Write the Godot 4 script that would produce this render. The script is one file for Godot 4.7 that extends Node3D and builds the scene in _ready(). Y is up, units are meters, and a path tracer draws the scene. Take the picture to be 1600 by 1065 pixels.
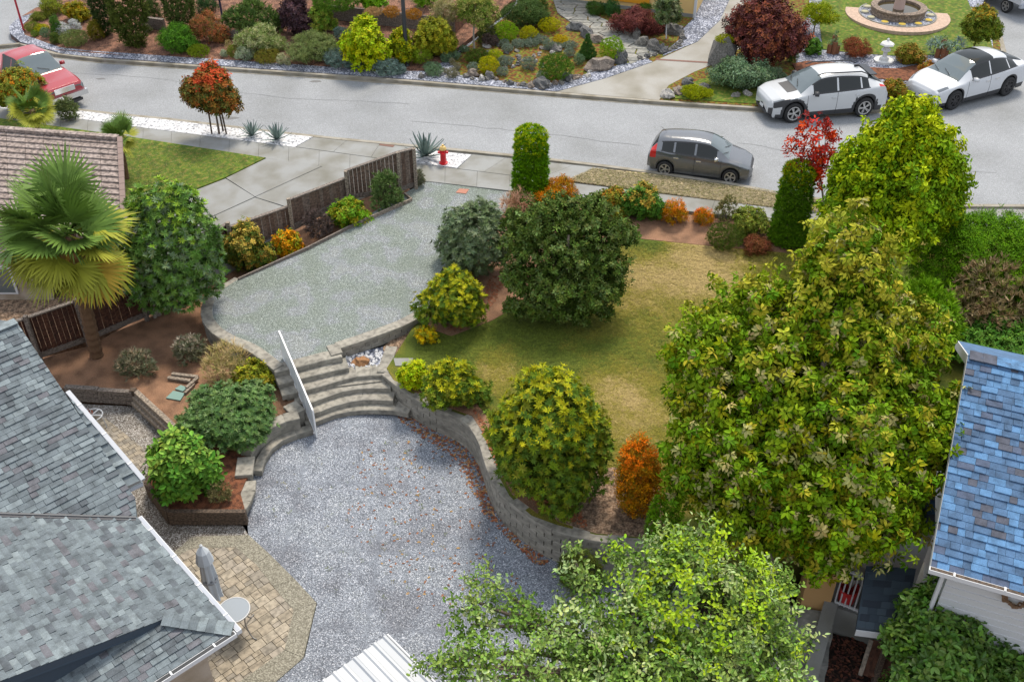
extends Node3D
# A front yard with gravel terraces seen from a drone; y is up, metres, the road surface is at y = 0.

var rng := RandomNumberGenerator.new()
var M := {}
var sprigs := {}
var box_mesh: ArrayMesh
var used := {}


# ---------------------------------------------------------------- small helpers
func r(a: float, b: float) -> float:
	return rng.randf_range(a, b)


func lin(red: float, green: float, blue: float) -> Color:
	return Color(red, green, blue).linear_to_srgb()


func mat(c: Color, rough := 0.8, metal := 0.0) -> StandardMaterial3D:
	var m := StandardMaterial3D.new()
	m.albedo_color = c.linear_to_srgb()
	m.roughness = rough
	m.metallic = metal
	return m


func numbered(called: String, parent: Node) -> String:
	var k := str(parent.get_instance_id()) + called
	var n: int = used.get(k, 0)
	used[k] = n + 1
	return called if n == 0 else "%s_%03d" % [called, n]


func thing(called: String, label: String, category: String, at := Vector3.ZERO, group := "") -> Node3D:
	var o := Node3D.new()
	o.name = numbered(called, self)
	add_child(o)
	o.position = at
	tag(o, label, category, group)
	return o


func tag(o: Node, label: String, category := "", group := "", kind := "") -> void:
	o.set_meta("label", label)
	if category:
		o.set_meta("category", category)
	if group:
		o.set_meta("group", group)
	if kind:
		o.set_meta("kind", kind)


func put(called: String, mesh: Mesh, m: Material, parent: Node = self, xf := Transform3D()) -> MeshInstance3D:
	var o := MeshInstance3D.new()
	o.name = numbered(called, parent)
	o.mesh = mesh
	o.material_override = m
	o.transform = xf
	parent.add_child(o)
	return o


func st() -> SurfaceTool:
	var s := SurfaceTool.new()
	s.begin(Mesh.PRIMITIVE_TRIANGLES)
	return s


func done(s: SurfaceTool, smooth := false) -> ArrayMesh:
	if smooth:
		s.index()
		s.generate_normals()
	return s.commit()


func tri(s: SurfaceTool, a: Vector3, b: Vector3, c: Vector3) -> void:
	s.add_vertex(a)
	s.add_vertex(c)
	s.add_vertex(b)


func quad(s: SurfaceTool, a: Vector3, b: Vector3, c: Vector3, d: Vector3) -> void:
	tri(s, a, b, c)
	tri(s, a, c, d)


# a box of half sizes h in the frame t, its edges slightly bevelled when bev > 0
func box(s: SurfaceTool, t: Transform3D, h: Vector3) -> void:
	var p := []
	for i in 8:
		p.append(t * Vector3(h.x * (1 if i & 1 else -1), h.y * (1 if i & 2 else -1), h.z * (1 if i & 4 else -1)))
	for f in [[0, 1, 3, 2], [5, 4, 6, 7], [4, 0, 2, 6], [1, 5, 7, 3], [2, 3, 7, 6], [4, 5, 1, 0]]:
		quad(s, p[f[3]], p[f[2]], p[f[1]], p[f[0]])


func bevel_box(h: Vector3, bev: float) -> ArrayMesh:
	# rectangular block with a chamfer round its top edges
	var s := st()
	var lo := [Vector3(-h.x, -h.y, -h.z), Vector3(h.x, -h.y, -h.z), Vector3(h.x, -h.y, h.z), Vector3(-h.x, -h.y, h.z)]
	var mid := []
	var top := []
	for v in lo:
		mid.append(Vector3(v.x, h.y - bev, v.z))
		top.append(Vector3(v.x - signf(v.x) * bev, h.y, v.z - signf(v.z) * bev))
	for i in 4:
		var j := (i + 1) % 4
		quad(s, lo[i], lo[j], mid[j], mid[i])
		quad(s, mid[i], mid[j], top[j], top[i])
	quad(s, top[0], top[1], top[2], top[3])
	quad(s, lo[3], lo[2], lo[1], lo[0])
	return s.commit()


func along(a: Vector3, b: Vector3, up := Vector3.UP) -> Basis:
	# x runs from a to b, y as near up as can be
	var x := (b - a).normalized()
	var z := x.cross(up).normalized()
	return Basis(x, z.cross(x).normalized(), z)


func beam(called: String, a: Vector3, b: Vector3, high: float, wide: float, m: Material, parent: Node) -> MeshInstance3D:
	var t := Transform3D(along(a, b) * Basis.from_scale(Vector3(a.distance_to(b) * 0.5, high * 0.5, wide * 0.5)), (a + b) * 0.5)
	return put(called, box_mesh, m, parent, t)


func tube(s: SurfaceTool, pts: Array, rad: Array, sides := 7) -> void:
	var rings := []
	for i in pts.size():
		var d: Vector3 = (pts[mini(i + 1, pts.size() - 1)] - pts[maxi(i - 1, 0)]).normalized()
		var x := d.cross(Vector3.RIGHT if absf(d.x) < 0.8 else Vector3.FORWARD).normalized()
		var y := d.cross(x)
		var ring := []
		for k in sides:
			var a := TAU * k / sides
			ring.append(pts[i] + (x * cos(a) + y * sin(a)) * rad[i])
		rings.append(ring)
	for i in pts.size() - 1:
		for k in sides:
			var n := (k + 1) % sides
			quad(s, rings[i][k], rings[i][n], rings[i + 1][n], rings[i + 1][k])
	for k in range(1, sides - 1):
		tri(s, rings[-1][0], rings[-1][k], rings[-1][k + 1])


func lathe(s: SurfaceTool, prof: Array, at := Vector3.ZERO, sides := 20) -> void:
	for i in prof.size() - 1:
		for k in sides:
			var a := TAU * k / sides
			var b := TAU * (k + 1) / sides
			var p: Vector2 = prof[i]
			var q: Vector2 = prof[i + 1]
			quad(s, at + Vector3(p.x * cos(a), p.y, p.x * sin(a)), at + Vector3(q.x * cos(a), q.y, q.x * sin(a)), at + Vector3(q.x * cos(b), q.y, q.x * sin(b)), at + Vector3(p.x * cos(b), p.y, p.x * sin(b)))


# a polygon (any order) as a block: its own top heights, straight sides down by deep (or to the level floor_y)
func block(pts: Array, deep: float, s: SurfaceTool = null) -> ArrayMesh:
	var own := s == null
	if own:
		s = st()
	var flat := PackedVector2Array()
	for p in pts:
		flat.append(Vector2(p.x, p.z))
	if Geometry2D.is_polygon_clockwise(flat):
		pts = pts.duplicate()
		pts.reverse()
		flat.reverse()
	var idx := Geometry2D.triangulate_polygon(flat)
	for i in range(0, idx.size(), 3):
		tri(s, pts[idx[i]], pts[idx[i + 1]], pts[idx[i + 2]])
	var n := pts.size()
	for i in n:
		var a: Vector3 = pts[i]
		var b: Vector3 = pts[(i + 1) % n]
		var dn := Vector3(0, deep, 0)
		quad(s, a, b, b - dn, a - dn)
	return s.commit() if own else null


func ground(called: String, pts: Array, deep: float, m: Material, kind := "structure") -> MeshInstance3D:
	var o := put(called, block(pts, deep), m)
	o.set_meta("kind", kind)
	return o


func smooth_line(pts: Array, step: float) -> Array:
	var c := Curve3D.new()
	for i in pts.size():
		var t: Vector3 = (pts[mini(i + 1, pts.size() - 1)] - pts[maxi(i - 1, 0)]) / 6.0
		if i == 0 or i == pts.size() - 1:
			t *= 2.0
		c.add_point(pts[i], -t, t)
	c.bake_interval = 0.05
	var n := maxi(2, int(round(c.get_baked_length() / step)))
	var out := []
	for i in n + 1:
		out.append(c.sample_baked(c.get_baked_length() * i / n, true))
	return out


func lift(pts: Array, y: float) -> Array:
	var out := []
	for p in pts:
		out.append(p + Vector3(0, y, 0))
	return out


func level(pts: Array, y: float) -> Array:
	var out := []
	for p in pts:
		out.append(Vector3(p.x, y, p.z))
	return out


# ---------------------------------------------------------------- materials
func noise_tex(size: int, freq: float, ramp: Array, seed_: int, cellular := false, octaves := 4) -> ImageTexture:
	var n := FastNoiseLite.new()
	n.seed = seed_
	n.frequency = freq
	if cellular:
		n.noise_type = FastNoiseLite.TYPE_CELLULAR
		n.cellular_return_type = FastNoiseLite.RETURN_CELL_VALUE
		n.fractal_type = FastNoiseLite.FRACTAL_NONE
	else:
		n.noise_type = FastNoiseLite.TYPE_SIMPLEX_SMOOTH
		n.fractal_octaves = octaves
	var g := n.get_seamless_image(size, size)
	g.convert(Image.FORMAT_L8)
	var grad := Gradient.new()
	var offs := PackedFloat32Array()
	var cols := PackedColorArray()
	for i in ramp.size():
		offs.append(ramp[i][0])
		cols.append(ramp[i][1])
	grad.offsets = offs
	grad.colors = cols
	var lut := []
	for i in 256:
		lut.append(grad.sample(i / 255.0))
	var data := g.get_data()
	var out := PackedByteArray()
	out.resize(size * size * 3)
	for i in size * size:
		var c: Color = lut[data[i]]
		out[i * 3] = c.r8
		out[i * 3 + 1] = c.g8
		out[i * 3 + 2] = c.b8
	return ImageTexture.create_from_image(Image.create_from_data(size, size, false, Image.FORMAT_RGB8, out))


func speckle(c: Color, spread: float) -> Array:
	# a colour ramp round a linear colour
	var lo := Color(c.r * (1 - spread), c.g * (1 - spread), c.b * (1 - spread)).linear_to_srgb()
	var hi := Color(c.r * (1 + spread * 1.3), c.g * (1 + spread * 1.3), c.b * (1 + spread * 1.3)).linear_to_srgb()
	return [[0.0, lo], [0.35, c.linear_to_srgb().lerp(lo, 0.4)], [0.6, c.linear_to_srgb()], [1.0, hi]]


# a world-mapped material: a fine texture, and a broad one multiplied over it
func worldly(fine: Texture2D, per_metre: float, broad: Texture2D = null, broad_per_metre := 0.1, rough := 0.9, bump: Texture2D = null, bump_cm := 1.0) -> StandardMaterial3D:
	var m := StandardMaterial3D.new()
	m.albedo_texture = fine
	m.roughness = rough
	m.uv1_triplanar = true
	m.uv1_world_triplanar = true
	m.uv1_scale = Vector3.ONE * per_metre
	if broad:
		m.detail_enabled = true
		m.detail_albedo = broad
		m.detail_blend_mode = BaseMaterial3D.BLEND_MODE_MUL
		m.detail_uv_layer = BaseMaterial3D.DETAIL_UV_2
		m.uv2_triplanar = true
		m.uv2_world_triplanar = true
		m.uv2_scale = Vector3.ONE * broad_per_metre
	if bump:
		m.heightmap_enabled = true
		m.heightmap_texture = bump
		m.heightmap_scale = bump_cm
	return m


func grey(v: float) -> Color:
	return Color(v, v, v)


func make_materials() -> void:
	var broad := noise_tex(512, 0.012, [[0.2, grey(0.78)], [0.5, grey(0.93)], [0.8, grey(1.0)]], 11)
	var broad2 := noise_tex(512, 0.03, [[0.2, grey(0.6)], [0.5, grey(0.86)], [0.8, grey(1.0)]], 12)
	var stain := noise_tex(512, 0.008, [[0.0, Color(0.8, 0.78, 0.72)], [0.45, Color(0.94, 0.93, 0.91)], [0.7, Color(1, 1, 1)]], 13)
	M.broad2 = broad2
	var asph := noise_tex(512, 0.2, speckle(Color(0.24, 0.25, 0.262), 0.25), 1, true)
	M.asphalt = worldly(asph, 0.5, noise_tex(512, 0.008, [[0.0, Color(0.88, 0.88, 0.87)], [0.45, Color(0.96, 0.96, 0.96)], [0.7, Color(1, 1, 1)]], 13), 0.05, 0.85)
	var conc := noise_tex(512, 0.12, speckle(Color(0.235, 0.24, 0.235), 0.13), 2)
	M.concrete = worldly(conc, 0.6, stain, 0.15, 0.85)
	M.kerb = worldly(noise_tex(256, 0.12, speckle(Color(0.27, 0.25, 0.21), 0.2), 3), 0.8, stain, 0.3, 0.85)
	M.pale_concrete = worldly(noise_tex(256, 0.1, speckle(Color(0.28, 0.272, 0.25), 0.07), 4), 0.5, stain, 0.1, 0.8)
	# crushed stone: every cell of the pattern one stone
	var stones := [[0.0, Color(0.28, 0.295, 0.32)], [0.3, Color(0.405, 0.425, 0.455)], [0.55, Color(0.47, 0.492, 0.525)], [0.8, Color(0.545, 0.57, 0.602)], [1.0, Color(0.79, 0.80, 0.82)]]
	var st_fine := noise_tex(1024, 0.12, stones, 5, true)
	var tint := noise_tex(512, 0.01, [[0.2, Color(0.86, 0.85, 0.86)], [0.42, Color(0.94, 0.94, 0.95)], [0.6, Color(0.99, 0.99, 1.0)], [0.75, Color(1, 1, 1)]], 14)
	M.gravel = worldly(st_fine, 0.45, tint, 0.12, 0.9, st_fine, 1.0)
	var stones2 := [[0.0, Color(0.33, 0.345, 0.34)], [0.3, Color(0.42, 0.44, 0.43)], [0.55, Color(0.465, 0.485, 0.478)], [0.8, Color(0.52, 0.54, 0.54)], [1.0, Color(0.70, 0.71, 0.72)]]
	var up_fine := noise_tex(1024, 0.12, stones2, 6, true)
	var track := noise_tex(512, 0.013, [[0.2, Color(0.88, 0.91, 0.86)], [0.5, Color(0.92, 0.945, 0.92)], [0.62, Color(0.97, 0.97, 1.0)], [0.8, Color(1, 1, 1)]], 15)
	M.upper_gravel = worldly(up_fine, 0.45, track, 0.1, 0.9, up_fine, 1.0)
	var pea := [[0.0, Color(0.25, 0.22, 0.19)], [0.35, Color(0.42, 0.39, 0.36)], [0.6, Color(0.52, 0.50, 0.47)], [1.0, Color(0.78, 0.77, 0.76)]]
	var pea_t := noise_tex(512, 0.11, pea, 7, true)
	M.pea_gravel = worldly(pea_t, 0.9, broad, 0.2, 0.9, pea_t, 1.2)
	var slate_t := noise_tex(512, 0.09, [[0.0, Color(0.25, 0.27, 0.32)], [0.5, Color(0.47, 0.49, 0.55)], [1.0, Color(0.8, 0.81, 0.85)]], 8, true)
	M.slate_gravel = worldly(slate_t, 0.45, broad, 0.2, 0.9, slate_t, 4.0)
	var peb := noise_tex(512, 0.07, [[0.0, Color(0.45, 0.46, 0.48)], [0.3, Color(0.70, 0.70, 0.71)], [1.0, Color(0.84, 0.84, 0.84)]], 9, true)
	M.white_pebbles = worldly(peb, 0.45, null, 0.1, 0.8, peb, 4.0)
	var mul := noise_tex(512, 0.09, [[0.12, Color(0.32, 0.21, 0.15)], [0.4, Color(0.50, 0.36, 0.27)], [0.6, Color(0.59, 0.45, 0.345)], [0.85, Color(0.74, 0.61, 0.50)]], 10, false, 6)
	M.mulch = worldly(mul, 0.9, broad, 0.22, 1.0, mul, 1.5)
	var red_m := noise_tex(512, 0.09, [[0.15, Color(0.30, 0.15, 0.09)], [0.45, Color(0.46, 0.275, 0.18)], [0.65, Color(0.54, 0.34, 0.23)], [0.9, Color(0.67, 0.48, 0.35)]], 16, false, 6)
	M.red_mulch = worldly(red_m, 1.0, broad2, 0.3, 1.0, red_m, 1.5)
	var bank := noise_tex(512, 0.05, [[0.15, Color(0.33, 0.21, 0.16)], [0.5, Color(0.54, 0.38, 0.30)], [0.8, Color(0.64, 0.48, 0.38)]], 17, false, 6)
	M.bank_soil = worldly(bank, 0.5, broad2, 0.15, 1.0, bank, 4.0)
	var moss := noise_tex(512, 0.02, [[0.25, Color(0.42, 0.24, 0.08)], [0.42, Color(0.50, 0.34, 0.10)], [0.52, Color(0.44, 0.40, 0.09)], [0.68, Color(0.44, 0.47, 0.10)], [0.85, Color(0.36, 0.43, 0.09)]], 18, false, 5)
	M.moss = worldly(moss, 0.35, broad2, 0.4, 1.0, moss, 4.0)
	var green_l := noise_tex(512, 0.03, [[0.2, Color(0.26, 0.35, 0.05)], [0.45, Color(0.32, 0.42, 0.07)], [0.65, Color(0.40, 0.43, 0.12)], [0.85, Color(0.52, 0.47, 0.24)]], 19, false, 5)
	M.green_lawn = worldly(green_l, 0.3, broad, 0.3, 1.0)
	var dry := noise_tex(512, 0.03, [[0.2, Color(0.38, 0.39, 0.17)], [0.4, Color(0.55, 0.50, 0.34)], [0.6, Color(0.69, 0.62, 0.48)], [0.85, Color(0.78, 0.71, 0.58)]], 20, false, 5)
	M.dry_grass = worldly(dry, 0.35, broad2, 0.5, 1.0)
	var soil := noise_tex(512, 0.05, [[0.2, Color(0.40, 0.32, 0.25)], [0.5, Color(0.55, 0.45, 0.365)], [0.8, Color(0.66, 0.57, 0.48)]], 21, false, 6)
	M.soil = worldly(soil, 0.5, broad2, 0.3, 1.0, soil, 3.0)
	M.dark_soil = worldly(noise_tex(256, 0.06, [[0.2, Color(0.10, 0.07, 0.06)], [0.5, Color(0.2, 0.14, 0.11)], [0.8, Color(0.33, 0.22, 0.16)]], 22, false, 5), 0.8, broad2, 0.3, 1.0)
	# split-face concrete blocks in a few tones
	var rough_stone := noise_tex(256, 0.06, speckle(Color(0.5, 0.5, 0.5), 0.35), 23, false, 5)
	var blocks := []
	for c in [Color(0.27, 0.252, 0.215), Color(0.295, 0.275, 0.235), Color(0.25, 0.235, 0.20), Color(0.315, 0.295, 0.25)]:
		blocks.append(worldly(noise_tex(256, 0.3, speckle(c, 0.16), 24, false, 3), 2.0, broad, 0.7, 0.95))
	M.blocks = blocks
	var pav := []
	for c in [Color(0.335, 0.285, 0.215), Color(0.375, 0.325, 0.25), Color(0.30, 0.258, 0.195), Color(0.265, 0.235, 0.19), Color(0.325, 0.285, 0.23)]:
		pav.append(worldly(noise_tex(128, 0.08, speckle(c, 0.14), 25, false, 4), 1.5, broad, 0.8, 0.9))
	M.pavers = pav
	var shing := []
	for c in [Color(0.125, 0.15, 0.165), Color(0.142, 0.17, 0.187), Color(0.16, 0.192, 0.208), Color(0.20, 0.237, 0.253), Color(0.10, 0.117, 0.132), Color(0.128, 0.13, 0.146)]:
		shing.append(worldly(noise_tex(128, 0.3, speckle(c, 0.2), 26, true), 2.2, broad, 0.5, 0.95))
	M.shingles = shing
	var blue := []
	for c in [Color(0.062, 0.122, 0.22), Color(0.073, 0.15, 0.275), Color(0.092, 0.205, 0.375), Color(0.073, 0.099, 0.16), Color(0.078, 0.086, 0.115)]:
		blue.append(worldly(noise_tex(128, 0.3, speckle(c, 0.2), 27, true), 2.2, broad, 0.5, 0.95))
	M.blue_shingles = blue
	var dark_sh := []
	for c in [Color(0.035, 0.05, 0.068), Color(0.05, 0.07, 0.09), Color(0.027, 0.036, 0.05)]:
		dark_sh.append(mat(c, 0.95))
	M.dark_shingles = dark_sh
	var rocks := []
	for c in [Color(0.20, 0.19, 0.175), Color(0.25, 0.235, 0.21), Color(0.15, 0.15, 0.15), Color(0.28, 0.23, 0.19), Color(0.45, 0.43, 0.40)]:
		rocks.append(worldly(noise_tex(128, 0.05, speckle(c, 0.4), 28, false, 5), 1.0, broad2, 1.0, 0.95))
	M.rocks = rocks
	var flag := []
	for c in [Color(0.24, 0.235, 0.21), Color(0.29, 0.28, 0.255), Color(0.20, 0.20, 0.185)]:
		flag.append(worldly(noise_tex(128, 0.05, speckle(c, 0.3), 29, false, 5), 0.8, null, 1.0, 0.95))
	M.flags = flag
	# weathered cedar boards: a grain drawn out along the board
	var grain := []
	for c in [Color(0.20, 0.132, 0.096), Color(0.225, 0.158, 0.12), Color(0.175, 0.113, 0.083), Color(0.24, 0.178, 0.142)]:
		var g := worldly(noise_tex(256, 0.05, speckle(c, 0.4), 30, false, 5), 1.0, broad2, 0.6, 0.95)
		g.uv1_scale = Vector3(4.0, 0.5, 4.0)
		grain.append(g)
	M.boards = grain
	M.red_boards = []
	for c in [Color(0.105, 0.042, 0.025), Color(0.125, 0.052, 0.03), Color(0.085, 0.035, 0.022)]:
		var g2 := worldly(noise_tex(256, 0.05, speckle(c, 0.4), 31, false, 5), 1.0, broad2, 0.6, 0.95)
		g2.uv1_scale = Vector3(4.0, 0.5, 4.0)
		M.red_boards.append(g2)
	M.pale_wood = worldly(noise_tex(256, 0.06, speckle(Color(0.34, 0.28, 0.22), 0.25), 32, false, 5), 1.5, broad2, 0.8, 0.9)
	M.grey_wood = worldly(noise_tex(256, 0.06, speckle(Color(0.24, 0.20, 0.17), 0.4), 33, false, 5), 1.5, broad2, 0.8, 0.9)
	M.brown_wood = worldly(noise_tex(256, 0.06, speckle(Color(0.12, 0.085, 0.06), 0.4), 34, false, 5), 1.5, broad2, 0.8, 0.9)
	M.bark = worldly(noise_tex(256, 0.06, speckle(Color(0.14, 0.11, 0.085), 0.5), 35, false, 5), 2.0, null, 1.0, 1.0, rough_stone, 3.0)
	M.pale_bark = worldly(noise_tex(256, 0.06, speckle(Color(0.33, 0.30, 0.26), 0.35), 36, false, 5), 2.0)
	M.palm_bark = worldly(noise_tex(256, 0.08, speckle(Color(0.15, 0.085, 0.045), 0.6), 37, false, 5), 3.0, null, 1.0, 1.0, rough_stone, 5.0)
	M.white = mat(Color(0.52, 0.53, 0.545), 0.5)
	M.gutter = mat(Color(0.33, 0.35, 0.39), 0.4)
	M.black = mat(Color(0.012, 0.012, 0.014), 0.6)
	M.dark_metal = mat(Color(0.025, 0.027, 0.03), 0.45, 0.3)
	M.tan_wall = worldly(noise_tex(256, 0.1, speckle(Color(0.36, 0.30, 0.24), 0.08), 38), 0.8, stain, 0.4, 0.9)
	M.leaf = mat(Color.WHITE, 0.6)
	M.leaf.metallic_specular = 0.22
	M.leaf.vertex_color_use_as_albedo = true
	M.leaf.backlight_enabled = true
	M.leaf.backlight = Color(0.3, 0.34, 0.15)
	M.leaf_glossy = mat(Color.WHITE, 0.42)
	M.leaf_glossy.metallic_specular = 0.36
	M.leaf_glossy.vertex_color_use_as_albedo = true
	M.leaf_glossy.backlight_enabled = true
	M.leaf_glossy.backlight = Color(0.2, 0.25, 0.1)
	M.litter = mat(Color.WHITE, 0.9)
	M.litter.vertex_color_use_as_albedo = true


func any(list: Array) -> Material:
	return list[rng.randi() % list.size()]


# ---------------------------------------------------------------- foliage
func leaf(s: SurfaceTool, at: Vector3, dir: Vector3, up: Vector3, long: float, wide: float, droop: float, tone: float) -> void:
	var side := dir.cross(up).normalized()
	if side.length() < 0.5:
		side = Vector3.RIGHT
	var nrm := side.cross(dir).normalized()
	var tip := at + dir * long - nrm * droop * long
	var m1 := at + dir * long * 0.32 - nrm * wide * 0.10
	var m2 := at + dir * long * 0.68 - nrm * (wide * 0.10 + droop * long * 0.35)
	s.set_color(Color(tone * r(0.82, 1.2), tone, tone * r(0.7, 1.2)))
	for g in [1.0, -1.0]:
		var p1: Vector3 = m1 + side * wide * 0.46 * g + nrm * wide * 0.2
		var p2: Vector3 = m2 + side * wide * 0.42 * g + nrm * wide * 0.2
		tri(s, at, p1, m1)
		quad(s, m1, p1, p2, m2)
		tri(s, m2, p2, tip)


func blade(s: SurfaceTool, at: Vector3, dir: Vector3, side: Vector3, long: float, wide: float, bend: Vector3, tone: float, steps := 2) -> void:
	s.set_color(Color(tone, tone, tone))
	var last := [at - side * wide * 0.5, at + side * wide * 0.5]
	for i in range(1, steps + 1):
		var k := float(i) / steps
		var c := at + dir * long * k + bend * k * k * long
		if i == steps:
			tri(s, last[0], c, last[1])
		else:
			var w := wide * (1.0 - k * 0.5) * 0.5
			quad(s, last[0], c - side * w, c + side * w, last[1])
			last = [c - side * w, c + side * w]


func rand_dir() -> Vector3:
	var z := r(-1, 1)
	var a := r(0, TAU)
	var q := sqrt(1 - z * z)
	return Vector3(q * cos(a), z, q * sin(a))


# twigs about one unit across, growing along +y; crowns are made of thousands of them
func make_sprigs() -> void:
	for v in 3:
		var s := st()
		for i in 8:      # broad leaves alternating on a twig
			var a := i * 2.4 + v
			var out := Vector3(cos(a), r(0.1, 0.7), sin(a)).normalized()
			leaf(s, Vector3(0, i * 0.07 - 0.2, 0) + out * 0.06, out, Vector3.UP, r(0.4, 0.55), r(0.22, 0.3), r(0.05, 0.35), r(0.65, 1.25))
		sprigs["oval%d" % v] = s.commit()
		s = st()
		for i in 9:      # long leaves in a whorl round a bud
			var a := TAU * i / 9.0 + r(-0.2, 0.2)
			var out := Vector3(cos(a), r(0.15, 1.0), sin(a)).normalized()
			leaf(s, Vector3.ZERO, out, Vector3.UP, r(0.42, 0.58), r(0.12, 0.17), r(0.0, 0.3), r(0.7, 1.25))
		sprigs["whorl%d" % v] = s.commit()
		s = st()
		for i in 9:      # big pointed leaves hanging down
			var a := i * 2.4 + v
			var out := Vector3(cos(a), r(-0.75, 0.2), sin(a)).normalized()
			leaf(s, Vector3(0, 0.2 - i * 0.05, 0) + out * 0.08, out, Vector3.UP, r(0.42, 0.58), r(0.22, 0.3), r(0.1, 0.45), r(0.7, 1.25))
		sprigs["hang%d" % v] = s.commit()
		s = st()
		for t in 4:      # fine foliage: small leaves on four twigs
			var a := TAU * t / 4.0 + r(-0.4, 0.4)
			var ax := Vector3(cos(a) * 0.7, r(0.5, 1.0), sin(a) * 0.7).normalized()
			for i in 6:
				var out := (ax * 0.4 + rand_dir()).normalized()
				leaf(s, ax * (0.1 + i * 0.09), out, Vector3.UP, r(0.15, 0.22), r(0.08, 0.12), 0.1, r(0.6, 1.3))
		sprigs["fine%d" % v] = s.commit()
		s = st()
		for i in 11:     # conifer spray
			var a := r(0, TAU)
			var dir := Vector3(cos(a) * 0.55, r(0.5, 1.0), sin(a) * 0.55).normalized()
			blade(s, Vector3.ZERO, dir, dir.cross(rand_dir()).normalized(), r(0.5, 0.75), r(0.07, 0.12), Vector3(0, 0.05, 0), r(0.6, 1.3))
		sprigs["spray%d" % v] = s.commit()
		s = st()
		for i in 14:     # short needles all round
			var dir := (rand_dir() + Vector3(0, 0.6, 0)).normalized()
			blade(s, Vector3.ZERO, dir, dir.cross(rand_dir()).normalized(), r(0.35, 0.55), r(0.04, 0.08), Vector3.ZERO, r(0.6, 1.35))
		sprigs["needle%d" % v] = s.commit()
		s = st()
		for i in 8:      # grass
			var a := r(0, TAU)
			var dir := Vector3(cos(a) * 0.35, 1, sin(a) * 0.35).normalized()
			blade(s, Vector3(cos(a), 0, sin(a)) * r(0, 0.12), dir, dir.cross(Vector3(cos(a), 0, sin(a))).normalized(), r(0.6, 1.0), r(0.035, 0.06), Vector3(cos(a) * 0.4, -0.25, sin(a) * 0.4), r(0.6, 1.3), 3)
		sprigs["grass%d" % v] = s.commit()
		s = st()
		for t in 5:      # weeping shoots
			var a := TAU * t / 5.0 + r(-0.4, 0.4)
			for i in 6:
				var k := i / 5.0
				var p := Vector3(cos(a), 0, sin(a)) * (0.1 + k * 0.35) + Vector3(0, 0.12 + k * 0.25 - k * k * 0.85, 0)
				var out := (Vector3(cos(a), -0.8 * k, sin(a)) + rand_dir() * 0.8).normalized()
				leaf(s, p, out, Vector3.UP, r(0.16, 0.24), r(0.07, 0.11), 0.3, r(0.6, 1.3))
		sprigs["weep%d" % v] = s.commit()


var wobble := FastNoiseLite.new()


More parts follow.
